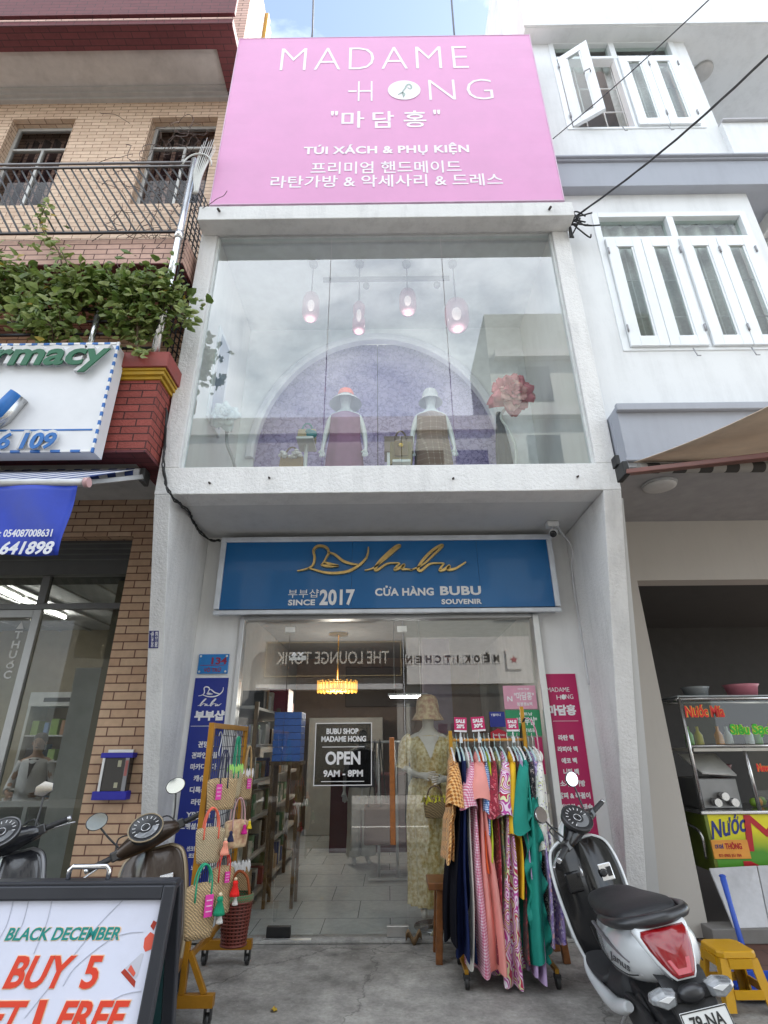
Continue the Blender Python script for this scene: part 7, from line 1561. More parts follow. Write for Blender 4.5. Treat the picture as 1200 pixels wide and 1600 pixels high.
obj('front_panel', MB().box(kl+.01, kl+kw, KY-.03, KY-.012, fy0, fy1), m_yg, ct); obj('side_panel', MB().box(kl-.02, kl+.009, KY-.029, KY+.6, fy0, fy1), M('side_print', h('6b7a2a'), .4, var=.4, scale=4), ct)
obj('side_rail', MB().tube(catmull([(kl-.04, KY+.05, fy0+.1), (kl-.06, KY+.02, fy0+.3), (kl-.05, KY+.25, fy1-.1), (kl-.04, KY+.45, fy1-.05)], 6), .014), m_chr, ct)
FY = KY-.0305
t = MB(); text(t, 'Nước', kp(1113, 1312, FY), V((kp(1166, 1302, FY).x-kp(1113, 1312, FY).x, 0, .06)), (.03, 0, kp(1130, 1274, FY).z-kp(1130, 1306, FY).z), depth=.004, bold=.02); obj('lettering', t, M('print_blue', h('1c2f80'), .4), ct)
t = MB(); ptext(t, 'M', 1168, 1236, 1273, 1330, FY, bold=.0, shear=.1); ptext(t, 'Mía', 1168, 1290, 1345, 1375, FY, bold=.03); obj('big_lettering', t, M('print_crimson', h('b5121f'), .4), ct)
a, b = kp(1116, 1342, FY), kp(1163, 1312, FY); pp = obj('maker_plate', MB().box(a.x, b.x+.02, FY-.008, FY-.0005, a.z, b.z), M('orange_plate', h('e39a3c'), .4), ct, bevel=.002)
t = MB(); ptext(t, 'CƠ KHÍ', 1118, 1131, 1318, 1326, FY-.009, bold=.03, depth=.002); t2 = MB(); ptext(t2, 'THÔNG', 1134, 1160, 1315, 1327, FY-.009, bold=.03, depth=.002); ptext(t2, 'ĐT: 0905 251 784', 1124, 1159, 1334, 1339, FY-.009, depth=.002)
obj('lettering', t, M('print_blue', h('1c2f80'), .4), pp); obj('red_lettering', t2, M('print_crimson', h('b5121f'), .4), pp)
GY2 = KY-.0065
for s_, bx, c1, c2, nm in (('Nước Mía', (1072, 1133, 1101, 1121), 'e0231a', 'f0b52a', 'red'), ('Siêu Sạch', (1143, 1213, 1131, 1152), '27b51e', 'd8e83a', 'green'), ('New', (1184, 1204, 1193, 1206), 'd8231a', 'e8d22a', 'red')):
    t = MB(); t2 = MB(); ptext(t, s_, *bx, GY2-.004, bold=.03, depth=.002, shear=.02); ptext(t2, s_, *bx, GY2, bold=.075, depth=.003, shear=.02)
    o1 = obj('glass_lettering', t2, M('outline_'+nm if False else 'outline_yellow_'+nm, h(c2), .5), ct); obj('fill', t, M('letter_fill_'+nm, h(c1), .5), o1)
# goods on and in the cart
q = kp(1095, 1215, KY+.2)
pr_ = thing('cane_press', 'steel cane pressing machine with white lid inside the juice cart', 'machine', (q.x+.05, KY+.25, kz0))
obj('body', MB().box(q.x-.12, q.x+.28, KY+.1, KY+.45, kz0+.001, kz0+.26), M('press_grey', (.22, .22, .22), .35, .6), pr_, bevel=.01)
obj('lid', MB().quad((q.x-.05, KY+.06, kz0+.30), (q.x+.27, KY+.06, kz0+.28), (q.x+.30, KY+.40, kz0+.46), (q.x-.08, KY+.40, kz0+.46), .012), M('lid_white', (.62, .62, .6), .4), pr_)
for i in range(3): obj('roller', MB().cyl((q.x+.02+.08*i, KY+.02, kz0+.06+.05*(i % 2)), (q.x+.02+.08*i, KY+.0995, kz0+.06+.05*(i % 2)), .035), m_chr, pr_)
def tub(name, lab, px, py, Y, z, r, hh, mt, ov=.0):
    q = P(px, py, Y); tag(obj(name, MB().lathe([(r*.82, .0), (r*.95, hh*.8), (r*1.06, hh), (r*1.0, hh), (r*.9, hh*.75), (r*.7, .02)], (q.x, Y, z), 24), mt), lab, 'container')
tub('plastic_tub', 'clear grey plastic tub on top of the juice cart', 1088, 1085, KY+.25, kz1+.031, .13, .10, M('clear_grey_plastic', (.28, .30, .31), .25))
tub('plastic_basket', 'pink plastic basin on top of the juice cart', 1159, 1080, KY+.25, kz1+.031, .16, .12, M('pink_plastic', h('c47a88'), .4))
tub('plastic_tub', 'dark red plastic basin on the lower shelf of the juice cart', 1123, 1200, KY+.42, kz0+.27, .12, .10, M('dark_red_plastic', (.16, .02, .03), .4))
def goods(nm, lab, prof, x, y, z, mt, grp): tag(obj(nm, MB().lathe(prof, (x, y, z), 16), mt), lab, 'container' if nm != 'fruit' else 'fruit', grp)
rn = random.Random(4)
for i in range(9):
    x = kl+.12+i*.15; c_ = rn.choice((('orange', (.75, .28, .03)), ('green', (.16, .42, .06)), ('yellow', (.72, .58, .06)), ('white', (.66, .66, .64))))
    goods('syrup_bottle', c_[0]+' bottle on the glass shelf of the juice cart', [(.036, 0), (.04, .01), (.04, .12), (.015, .16), (.015, .20)], x, KY+.2+.1*(i % 2), kz_m-.0175, M('syrup_'+c_[0], c_[1], .3, coat=.4), c_[0]+' bottles in the juice cart')
for i in range(7):
    x = kl+.62+i*.075; goods('fruit', 'green and orange fruit heaped behind the cart glass', [(.004, 0), (.03, .01), (.042, .04), (.03, .07), (.004, .08)], x, KY+.22+.06*(i % 3), kz0+.001, M('fruit_orange', (.72, .30, .03), .5) if i % 2 else M('fruit_lime', (.25, .42, .05), .5), 'fruit in the juice cart')
for i in range(4):
    x = kl+1.12+i*.09; goods('cup_stack', 'stack of white plastic cups on the cart counter', [(.03, 0), (.04, .22), (.036, .22)], x, KY+.2, kz0+.001, M('cup_white', (.7, .7, .68), .35), 'cup stacks on the juice cart')
A, B, C_, D_ = P(1107, 1358, 5.5), P(1250, 1350, 5.5), P(1262, 1470, 5.25), P(1146, 1452, 5.25)
fp = thing('folding_board', 'scuffed white folding board leaning out from the foot of the juice cart', 'board', ((A.x+B.x)/2, 5.3, 0))
xm1 = A.lerp(B, .52); xm2 = D_.lerp(C_, .50)
obj('leaf', MB().quad(D_, xm2-V((.004, 0, 0)), xm1-V((.004, 0, 0)), A, .018), M('scuffed_white', (.52, .52, .54), .5, var=.15, dirt=.5, dirtcol=(.2, .18, .16)), fp, bevel=.003); obj('leaf', MB().quad(xm2+V((.004, 0, 0)), C_, B, xm1+V((.004, 0, 0)), .018), M('scuffed_white', (.52, .52, .54), .5), fp, bevel=.003)
for p in (D_, C_): obj('prop', MB().cyl((p.x, p.y+.06, .018), (p.x, p.y+.02, p.z), .014), m_chr, fp)
tag(obj('step', MB().box(kl-.35, kl+2.5, 5.22, 5.42, .0185, .12), M('grey_step', (.2, .19, .18), .7, dirt=.3), bevel=.008), 'low grey concrete step at the dark shop opening', 'step')
# yellow plastic stool
q0 = PZ(1190, 1588, .018); SXc, SYc = P(1142, 1485, 4.18).x, 4.22; sh_ = P(1142, 1485, 4.12).z
stl = thing('plastic_stool', 'yellow plastic stool behind the white scooter', 'stool', (SXc, SYc, .018)); m_ys = M('yellow_plastic', h('c99612'), .4, var=.06, bump=.1)
tp, bt_ = .115, .155
obj('seat', MB().loft([[V((SXc+x*k, SYc+y*k, z)) for x, y in [(-1, -.75), (-.75, -1), (.75, -1), (1, -.75), (1, .75), (.75, 1), (-.75, 1), (-1, .75)]] for z, k in ((sh_-.035, tp*1.06), (sh_-.008, tp*1.04), (sh_, tp*.98))], smooth=False), m_ys, stl, bevel=.004)
def lerp_x(z): return tp+(bt_-tp)*(sh_-.035-z)/(sh_-.05)
for sx in (-1, 1):
    for sy in (-1, 1):
        lg = MB().loft([[V((SXc+sx*(lerp_x(z)-a), SYc+sy*(lerp_x(z)-b_), z)) for a, b_ in ((0, 0), (.055, 0), (.055, .012), (.012, .012), (.012, .055), (0, .055))] for z in (.019, sh_-.0355)], smooth=False); obj('leg', lg, m_ys, stl)
for s_ in (-1, 1):
    z = .10; k = lerp_x(z)
    obj('stretcher', MB().box(SXc-k+.056, SXc+k-.056, SYc+s_*k-.006, SYc+s_*k+.006, z-.022, z+.022), m_ys, stl); obj('stretcher', MB().box(SXc+s_*k-.006, SXc+s_*k+.006, SYc-k+.056, SYc+k-.056, z-.022, z+.022), m_ys, stl)
    k = lerp_x(sh_-.07); obj('apron', MB().box(SXc-k+.05, SXc+k-.05, SYc+s_*k-.005, SYc+s_*k+.005, sh_-.085, sh_-.036).box(SXc+s_*k-.005, SXc+s_*k+.005, SYc-k+.05, SYc+k-.05, sh_-.0852, sh_-.0362), m_ys, stl)
# blue scoop with a long handle
m_bl = M('blue_plastic', h('2a52b8'), .4, var=.06)
a, b = P(1129, 1370, 5.02), P(1172, 1520, 4.68)
dp_ = thing('dustpan', 'blue plastic long handled dustpan leaning beside the juice cart', 'dustpan', (b.x, b.y, .02))
obj('handle', MB().tube([a, a.lerp(b, .04), a.lerp(b, .3), b], [.020, .024, .018, .020], 10), m_bl, dp_); obj('end_knob', MB().sphere(a+V((0, 0, .004)), .026, .026, .014), m_bl, dp_)
q = PZ(1185, 1548, .03)
obj('pan', MB().loft([[V((q.x+x, q.y+y, z)) for x, y in ((-.16, -.12*k), (.16, -.12*k), (.2, .1), (-.2, .1))] for z, k in ((.0195, .9), (.024, 1.0))], smooth=False).box(q.x-.2, q.x+.2, q.y+.095, q.y+.105, .02, .10).box(q.x-.195, q.x-.185, q.y-.1, q.y+.0945, .0245, .09).box(q.x+.185, q.x+.195, q.y-.1, q.y+.0945, .0245, .09), m_bl, dp_, bevel=.003)

# ================================================================== PHARMACY INSIDE
px_w = xo-.2
m_shw = M('pharmacy_shelf', (.6, .6, .58), .5)
ps = thing('pharmacy_shelf', 'white shelf unit along the right wall of the pharmacy', 'shelf', (px_w-.3, 7, .016))
X0, X1 = px_w-.45, px_w-.06
for y in (5.75, 6.6, 7.45, 8.3): obj('divider', MB().box(X0-.01, X1, y-.02, y+.02, .017, 2.05), m_shw, ps)
lv = [.25, .6, .95, 1.3, 1.65]
for z in lv: obj('shelf_board', MB().box(X0, X1, 5.77, 8.28, z-.02, z), m_shw, ps)
obj('header', MB().box(X0-.02, X1, 5.73, 8.32, 2.0505, 2.25), m_shw, ps)
pb_ = thing('pharmacy_shelf', 'wide white shelf unit along the back wall of the pharmacy', 'shelf', (-4.2, 8.6, .016))
for x in (-5.4, -4.6, -3.85, -3.2): obj('divider', MB().box(x-.02, x+.02, 8.45, 8.89, .017, 2.05), m_shw, pb_)
for z in lv: obj('shelf_board', MB().box(-5.38, -3.22, 8.46, 8.89, z-.02, z), m_shw, pb_)
obj('header', MB().box(-5.42, -3.18, 8.44, 8.89, 2.0505, 2.25), m_shw, pb_)
hl = MB()
for y in (6.15, 7.0, 7.85): hl.box(X0-.024, X0-.0205, y-.2, y+.2, 2.11, 2.17)
obj('name_strip', hl, M('strip_dark', (.03, .03, .03), .5), ps)
hl = MB()
for x in (-5.0, -4.2, -3.5): hl.box(x-.2, x+.2, 8.435, 8.4395, 2.11, 2.17)
obj('name_strip', hl, M('strip_dark', (.03, .03, .03), .5), pb_)
rn = random.Random(9); mc = [('white', M('pack_white', (.65, .65, .63), .5)), ('green', M('pack_green', (.25, .38, .10), .5)), ('blue', M('pack_blue', (.12, .22, .42), .5)), ('dark', M('pack_dark', (.03, .03, .035), .5)), ('brown', M('pack_brown', (.34, .18, .09), .5))]
for side in (0, 1):
    for z in lv:
        t = 0.0; T_ = 2.3 if side == 0 else 2.0
        while t < T_:
            w_ = rn.uniform(.06, .14); hh = rn.uniform(.10, .24); nm, mt = rn.choice(mc)
            if side == 0: y = 5.82+t; bx = (X0+.03, X0+.2, y, y+w_, z+.0005, z+hh)
            else: x = -5.33+t; bx = (x, x+w_, 8.5, 8.7, z+.0005, z+hh)
            tag(obj('medicine_box', MB().box(*bx), mt, bevel=.004), nm+' medicine box among many on the pharmacy shelves', 'box', nm+' medicine boxes on the pharmacy shelves'); t += w_+rn.uniform(.015, .09)
for (p0_, p1_, lab) in (((-20, 912), (34, 938), 'lit fluorescent tube on the pharmacy ceiling, nearest the street'), ((38, 939), (101, 965), 'lit fluorescent tube on the pharmacy ceiling, second from the street')):
    a, b = PZ(*p0_, zc-.06), PZ(*p1_, zc-.06); tl2 = thing('tube_light', lab, 'light', ((a.x+b.x)/2, (a.y+b.y)/2, zc-.08))
    obj('tube', MB().cyl(a, b, .020), M('tube_glow', (1, .97, .92), .3, emit=25), tl2); obj('housing', MB().bar(a+V((0, 0, .04)), b+V((0, 0, .04)), .06, .03), m_shw, tl2)
pcn = thing('display_counter', 'glass topped display counter with a pale frame inside the pharmacy', 'counter', (-3.4, 6.1, .016))
obj('frame', MB().box(-4.4, -2.95, 5.95, 5.99, .95, 1.0).box(-4.4, -2.95, 5.95, 5.99, .03, .10).box(-2.99, -2.95, 5.951, 5.989, .1002, .9498).box(-3.62, -3.58, 5.951, 5.989, .1002, .9498).box(-4.4, -4.36, 5.951, 5.989, .1002, .9498).box(-2.99, -2.95, 5.9902, 6.4, .95, 1.0), m_shw, pcn)
obj('body', MB().box(-4.36, -2.99, 6.36, 6.4, .03, .95).box(-4.36, -2.99, 6.0, 6.355, .5, .515), M('counter_dark', (.08, .08, .075), .4), pcn); obj('glass_top', MB().box(-4.36, -2.99, 5.991, 6.4, .985, .995), m_gl_s, pcn); obj('glass_front', MB().box(-4.355, -2.995, 5.965, 5.972, .101, .949), m_gl_s, pcn)
q = P(70, 1128, 7.3); z_ = q.z
ar2 = ((V((-.25, .02, 1.14)), V((-.2, -.2, 1.05)), V((-.12, -.27, 1.03))), (V((.25, .02, 1.14)), V((.22, -.18, 1.04)), V((.14, -.26, 1.02))))
pe = thing('person', 'person with black hair in a white coat standing behind the pharmacy counter', 'person', (q.x, 7.3, .016)); X = xform((q.x, 7.3, .016), .25, .93)
obj('body', human(ar2).xf(X), M('skin_tone', (.36, .22, .15), .55, var=.06), pe)
obj('coat', robe([(1.46, .08, .07, 0, .01), (1.42, .165, .11, 0, 0), (1.3, .17, .14, 0, -.01), (1.05, .165, .135, 0, 0), (.6, .20, .17, 0, 0)], 6, .010).xf(X), M('white_coat', (.6, .6, .6), .8), pe)
sv = MB()
for sx, (e, w_, _) in zip((-1, 1), ar2): sv.tube(catmull([V((sx*.16, .01, 1.41)), e, e.lerp(w_, .85)], 5), [.058, .056, .054, .052, .05, .048, .046, .044, .043, .042, .041], 12)
obj('sleeves', sv.xf(X), M('white_coat', (.6, .6, .6), .8), pe)
obj('shirt', MB().add([V(p)+V((0, d_, 0)) for d_ in (0, .006) for p in ((-.06, -.09, 1.44), (.06, -.09, 1.44), (.03, -.135, 1.36), (0, -.178, 1.2), (-.03, -.135, 1.36))], [(0, 1, 2, 3, 4), (9, 8, 7, 6, 5), (0, 5, 6, 1), (1, 6, 7, 2), (2, 7, 8, 3), (3, 8, 9, 4), (4, 9, 5, 0)]).xf(X), M('dark_shirt', (.03, .03, .035), .8), pe)
hr = MB().sphere((0, .012, 1.685), .09, .098, .085, 18, 10); hr.sphere((0, .055, 1.60), .07, .05, .10, 12, 8)
obj('hair', hr.xf(X), M('black_hair', (.012, .010, .009), .5), pe)
fc = MB()
for sx in (-1, 1): fc.sphere((sx*.030, -.100, 1.645), .011, .006, .005, 8, 5).sphere((sx*.03, -.101, 1.665), .017, .005, .003, 8, 5)
fc.sphere((0, -.098, 1.578), .020, .006, .005, 8, 5); obj('face_features', fc.xf(X), M('eye_dark', (.05, .02, .02), .4), pe)
ns = MB().sphere((0, -.106, 1.615), .012, .014, .02, 8, 6)
for sx in (-1, 1): ns.sphere((sx*.082, -.01, 1.63), .010, .018, .026, 8, 6)
obj('nose_and_ears', ns.xf(X), M('skin_tone', (.36, .22, .15), .55), pe)
# ================================================================== SCOOTERS
def sup(w_, h_, n=24, e=.75):
    return [(w_*math.copysign(abs(math.cos(a))**e, math.cos(a)), h_*math.copysign(abs(math.sin(a))**e, math.sin(a))) for a in [2*math.pi*k/n for k in range(n)]]
def stations(st, n=24, e=.75):
    """loft along y through (y, half width, z low, z high)"""
    out = []
    S_ = catmull([V((a, b, 0)) for a, b, *_ in st], 4); Z_ = catmull([V((c, d, 0)) for _, _, c, d in st], 4)
    for p, z in zip(S_, Z_):
        out.append([V((x, p.x, (z.x+z.y)/2+q)) for x, q in sup(p.y, (z.y-z.x)/2, n, e)])
    return MB().loft(out)
def wheel(root, y, r, tr, rimm, hubw=.05):
    ty = MB(); c = V((0, y, r)); n = 36
    rg = []
    for k in range(n):
        a = 2*math.pi*k/n; d = V((0, math.cos(a), math.sin(a)))
        rg.append([c+d*(r-tr+tr*math.cos(b))+V((tr*.95*math.sin(b), 0, 0)) for b in [2*math.pi*j/12 for j in range(12)]])
    rg.append(rg[0]); ty.loft(rg, cap=False); tr_o = obj('tyre', ty, M('tyre_rubber', (.018, .018, .018), .8, bump=.4, bscale=60), root, local=True)
    rm = MB().lathe([(r-2*tr+.012, -.035), (r-2*tr+.022, -.03), (r-2*tr+.012, -.018), (r-2*tr+.008, .018), (r-2*tr+.022, .03), (r-2*tr+.012, .035)], c, 30, axis=(1, 0, 0), cap=False)
    for k in range(6):
        a = k*math.pi/3; d = V((0, math.cos(a), math.sin(a))); rm.bar(c+d*.03, c+d*(r-2*tr+.012), .032, .022, (1, 0, 0))
    rm.cyl(c-V((hubw, 0, 0)), c+V((hubw, 0, 0)), .04); obj('rim', rm, rimm, root, local=True)
def scooter(name, label, loc_, rz, lean_, steer, body, inner, trim, lamp_txt=None, mirror='round', floor=None, plate=None, glossy=True):
    root = thing(name, label, 'scooter', loc_, (0, -lean_, rz))
    mb_ = body; blk = M('scooter_black_plastic', (.022, .022, .024), .38, coat=.3); dkp = M('scooter_matt_black', (.028, .028, .03), .6, bump=.1, bscale=120); gry = M('scooter_grey_metal', (.22, .22, .23), .4, .6); slv = M('scooter_silver', (.62, .62, .63), .25, .8)
    O = lambda nm, mb, mt, p=None, **k: obj(nm, mb, mt, p or root, local=True, **k)
    root.scale = (1, 1, .95)
    wheel(root, -.63, .255, .052, gry); wheel(root, .66, .255, .048, gry)
    # rear body shell and seat
    O('rear_body', stations([(.16, .10, .36, .60), (.04, .135, .37, .655), (-.15, .160, .40, .70), (-.38, .188, .45, .745), (-.58, .184, .50, .775), (-.70, .165, .54, .785), (-.78, .135, .575, .775), (-.825, .09, .61, .755), (-.835, .04, .64, .73)], 28, .8), mb_)
    O('seat', stations([(.17, .05, .66, .70), (.12, .095, .655, .735), (.0, .135, .67, .765), (-.2, .155, .69, .785), (-.42, .172, .715, .815), (-.56, .165, .735, .835), (-.66, .135, .755, .832), (-.70, .07, .775, .815)], 26, .72), M('seat_vinyl', (.02, .02, .022), .45, bump=.25, bscale=160))
    O('seat_piping', MB().tube(catmull([(-.156, -.2, .728), (-.173, -.42, .758), (-.165, -.57, .778), (-.12, -.67, .788), (0, -.715, .79), (.12, -.67, .788), (.165, -.57, .778), (.173, -.42, .758), (.156, -.2, .728)], 6), .006, 6), blk)
    gp = catmull([(-.186, -.46, .765), (-.184, -.60, .785), (-.15, -.72, .80), (-.07, -.775, .806), (0, -.79, .808), (.07, -.775, .806), (.15, -.72, .80), (.184, -.60, .785), (.186, -.46, .765)], 6)
    O('grab_rail', MB().tube(gp, [.016+.012*math.sin(math.pi*i/(len(gp)-1)) for i in range(len(gp))], 10), blk)
    for sx in (-1, 1): O('panel_gap', MB().tube(catmull([(sx*.168, -.02, .60), (sx*.186, -.2, .575), (sx*.1895, -.4, .555), (sx*.176, -.62, .575), (sx*.15, -.73, .60)], 6), .0028, 5), M('gap_black', (.008, .008, .008), .8))
    # tail lamp set into the rear shell
    def rearp(x, t): return V((x, -.815-.085*t+(x/.14)**2*.06, .782-.150*t))
    def outl(k, lift):
        pts = []
        for t, w_ in ((0, .122), (.12, .132), (.4, .118), (.7, .09), (.92, .062), (1.0, .045)): pts.append((w_*.80*k, .5+(t-.5)*k))
        pts = pts+[(-a, b) for a, b in pts[::-1]]
        return [rearp(x, t)+V((0, -.85, -.30)).normalized()*lift+V((0, 0, 0)) for x, t in pts]
    O('tail_surround', MB().loft([[p+V((0, .09, -.05)) for p in outl(1.06, 0)], [p+V((0, .045, -.015)) for p in outl(1.17, 0)], outl(1.20, -.005), outl(1.12, .012), outl(1.02, .012)], smooth=True), mb_)
    O('tail_light', MB().loft([outl(1.02, .004), outl(.98, .022), outl(.86, .032), outl(.5, .034), outl(.1, .034)], smooth=True), M('tail_red', h('8a0912'), .15, coat=.6, var=.15, scale=12))
    O('tail_reflector', MB().loft([[rearp(x, t)+V((0, -.85, -.30)).normalized()*(.0375) for x, t in ((-.05*k, .55), (.05*k, .55), (.03*k, .86), (-.03*k, .86))] for k in (1, .9)], smooth=False), M('tail_bright_red', h('b01828'), .15, coat=1))
    # mudguard with plate and turn signals
    O('mudguard', MB().loft([[V((x*k, y+dy, z)) for x, dy in ((-.095, 0), (.095, 0), (.08, .05), (-.08, .05))] for y, z, k in ((-.70, .64, 1.2), (-.84, .61, 1.1), (-.905, .54, 1.0), (-.96, .44, .92), (-.985, .30, .85))], smooth=False), dkp, bevel=.008)
    O('lamp_bridge', MB().sphere((0, -.91, .57), .06, .035, .036, 16, 8), blk)
    for sx in (-1, 1):
        q6 = [(.068, .024), (.115, .034), (.172, .022), (.176, -.002), (.122, -.031), (.075, -.02)]
        tsn = O('turn_signal', MB().loft([[V((sx*((x-.12)*k+.12), y, .568+z*k)) for x, z in q6] for k, y in ((.9, -.87), (1.05, -.895), (1.0, -.925), (.72, -.945))], smooth=False), M('signal_lens', (.30, .31, .32), .12, .2, coat=1, var=.4, scale=25), bevel=.004)
        O('lens_facet', MB().loft([[V((sx*((x-.12)*k+.115), y, .568+z*k)) for x, z in q6[:3]+[(.12, .0)]] for k, y in ((.66, -.9455), (.62, -.948))], smooth=False), M('lens_white', (.78, .78, .78), .1, coat=1), tsn)
        O('signal_arm', MB().bar((0, -.89, .56), (sx*.09, -.895, .565), .04, .03), dkp)
    if plate:
        c0, un = V((0, -1.0, .475)), V((0, .30, .95)).normalized(); nv = V((0, -un.z, un.y))
        pm = MB().obox(c0, (.097, 0, 0), un*.07, nv*.003); po_ = O('license_plate', pm, M('plate_white', (.72, .72, .70), .4, var=.04), bevel=.004)
        t = MB(); text(t, plate, c0+V((-.068, 0, 0))+un*.008+nv*.0035, (.136, 0, 0), un*.045, depth=.002, bold=.02); O('plate_text', t, M('plate_black', (.02, .02, .02), .5), po_)
        rim_ = MB()
        for s_ in (-1, 1): rim_.obox(c0+un*.066*s_+nv*.0035, (.095, 0, 0), un*.002, nv*.001).obox(c0+V((.093*s_, 0, 0))+nv*.0035, (.002, 0, 0), un*.064, nv*.001)
        O('plate_rim', rim_, M('plate_black', (.02, .02, .02), .5), po_)
    # engine, exhaust, floor
    O('engine', MB().box(-.09, .10, -.66, -.18, .18, .40).cyl((-.11, -.40, .28), (-.085, -.40, .28), .12, n=22).cyl((-.12, -.60, .26), (-.085, -.60, .26), .10, n=22), dkp, bevel=.012)
    O('belt_cover', MB().loft([[V((x, y, .265+z)) for y, z in [(-.38+.30*math.cos(a), .11*math.sin(a)*(1-.2*math.cos(a))) for a in [2*math.pi*k/24 for k in range(24)]]] for x in (-.135, -.10)], smooth=False), dkp, bevel=.012)
    O('exhaust', MB().tube(catmull([(.10, -.1, .18), (.13, -.25, .19), (.15, -.4, .25), (.155, -.85, .34)], 6), [.018]*7+[.022, .03, .04, .048, .052, .054, .055, .055, .055, .054, .05], 14), dkp)
    O('side_stand', MB().tube(catmull([(-.10, -.05, .22), (-.16, .0, .12), (-.215, .06, .0)], 4), .012, 8), slv)
    O('under_body', stations([(.46, .12, .16, .30), (.3, .17, .15, .32), (.0, .17, .16, .38), (-.2, .13, .2, .44)], 20, .6), dkp)
    O('floorboard', stations([(.46, .16, .30, .345), (.3, .20, .30, .345), (.1, .20, .305, .35), (.0, .18, .31, .36)], 20, .45), floor or dkp)
    for sx in (-1, 1):
        O('side_panel', MB().tube(catmull([(sx*.175, .425, .31), (sx*.20, .28, .285), (sx*.20, .05, .28), (sx*.185, -.18, .29), (sx*.165, -.40, .36)], 5), [.016, .02, .024, .028, .032, .036, .038, .036, .02], 10, flat=1.0), mb_)
    # leg shield
    prof = [(.30, .175, .42), (.42, .205, .43), (.55, .218, .445), (.70, .225, .47), (.82, .215, .50), (.90, .185, .525), (.94, .12, .535)]
    zc_ = catmull([V(p) for p in prof], 4)
    def pr(v): i = min(len(zc_)-1, int(v*(len(zc_)-1)+.5)); return zc_[i]
    O('inner_shield', MB().sheet(20, 24, lambda u, v: (pr(v)[1]*(2*u-1)*.97, pr(v)[2]-.085*math.exp(-((2*u-1)*2.3)**2)*(1-.25*v)-.012, pr(v)[0]), .012), inner)
    O('front_shield', MB().sheet(20, 24, lambda u, v: (pr(v)[1]*(2*u-1), pr(v)[2]+.012+(.15*(1-v*.45))*(1-(2*u-1)**2)**.8, pr(v)[0]), .012), mb_)
    edge_ = [V((-p[1], p[2]+.003, p[0])) for p in zc_]+[V((p[1], p[2]+.003, p[0])) for p in zc_[::-1]]
    O('shield_edge', MB().tube(edge_, .0135, 8), trim)
    O('glove_box', MB().obox((-.10, .425, .72), (.06, 0, 0), (0, .012, .0), (0, .012, .06)), inner, bevel=.015)
    kp_ = O('key_panel', MB().obox((.105, .435, .735), (.055, 0, 0), (0, .006, .0), (0, .012, .05)), slv, bevel=.012)
    O('ignition', MB().lathe([(.024, 0), (.024, .008), (.012, .010)], (.095, .424, .735), 18, axis=(0, -1, .15)), blk, kp_); O('socket', MB().box(.122, .15, .418, .426, .71, .765), blk, kp_)
    lb_ = O('warning_label', MB().obox((.0, .33, .56), (.022, 0, 0), (0, .002, 0), (0, .006, .035)), M('label_orange', (.35, .09, .03), .5))
    O('front_hook', MB().tube(catmull([(-.06, .355, .82), (-.06, .33, .80), (-.06, .33, .77), (-.06, .35, .76)], 4), .006, 6), slv)
    # fork, fender
    for sx in (-1, 1): O('fork', MB().cyl((sx*.075, .665, .255), (sx*.07, .57, .60), .02), gry)
    fe = MB(); rg = []
    for k in range(15):
        a = R(20+k*10); d = V((0, math.cos(a), math.sin(a))); rg.append([V((0, .66, .255))+d*(.285-.03*(s_*1.0)**2)+V((.07*s_, 0, 0)) for s_ in (-1, -.6, 0, .6, 1)])
    O('front_fender', MB().sheet(14, 8, lambda u, v: V((0, .66, .255))+V((0, math.cos(R(15+u*150)), math.sin(R(15+u*150))))*(.285-.035*(2*v-1)**2)+V((.075*(2*v-1), 0, 0)), .006), mb_)
    # handlebar group
    ax0 = V((0, .50, .92)); stm_ = Matrix.Translation(ax0) @ Matrix.Rotation(steer, 4, V((0, -.38, .92)).normalized()) @ Matrix.Translation(-ax0)
    H2 = lambda nm, mb, mt, p=None, **k: obj(nm, mb.xf(stm_), mt, p or root, local=True, **k)
    cr_ = []
    for x, ry, rz_, cy_, cz_ in ((-.20, .020, .022, .43, 1.01), (-.17, .034, .034, .43, 1.01), (-.11, .055, .055, .44, 1.02), (0, .085, .075, .45, 1.03), (.11, .055, .055, .44, 1.02), (.17, .034, .034, .43, 1.01), (.20, .020, .022, .43, 1.01)):
        cr_.append(V((x, cy_, cz_)))
    def cowl(sc, dy, dz, ra=0, rb=2*math.pi, n=20):
        rg = []
        for x, ry, rz_, cy_, cz_ in ((-.20, .018, .02, .43, 1.01), (-.18, .034, .034, .43, 1.01), (-.12, .052, .052, .44, 1.02), (-.06, .075, .066, .45, 1.028), (0, .085, .072, .455, 1.03), (.06, .075, .066, .45, 1.028), (.12, .052, .052, .44, 1.02), (.18, .034, .034, .43, 1.01), (.20, .018, .02, .43, 1.01)):
            rg.append([V((x, cy_+dy+ry*sc*math.cos(a), cz_+dz+rz_*sc*math.sin(a))) for a in [ra+(rb-ra)*k/n for k in range(n)]])
        return MB().loft(rg)
    H2('handlebar_cover', cowl(1.0, -.008, 0), inner); H2('front_cowl', cowl(1.08, .022, -.006), mb_)
    gq = V((0, .385, 1.085)); gn = V((0, -.78, .62)).normalized()
    gz = H2('gauge', MB().lathe([(.104, -.03), (.102, .0), (.094, .006), (.09, .004), (.004, .004)], gq, 30, axis=gn, cap=False), blk)
    dl = MB().lathe([(.030, .0065), (.031, .0068)], gq, 24, axis=gn, cap=True); tk = MB(); uu = V((1, 0, 0)); vv = gn.cross(uu)
    for k in range(11):
        a = R(200-k*22); d = uu*math.cos(a)+vv*-math.sin(a)*-1; tk.bar(gq+d*.062+gn*.006, gq+d*.08+gn*.006, .004, .002, gn)
    H2('gauge_marks', tk, m_wv, gz)
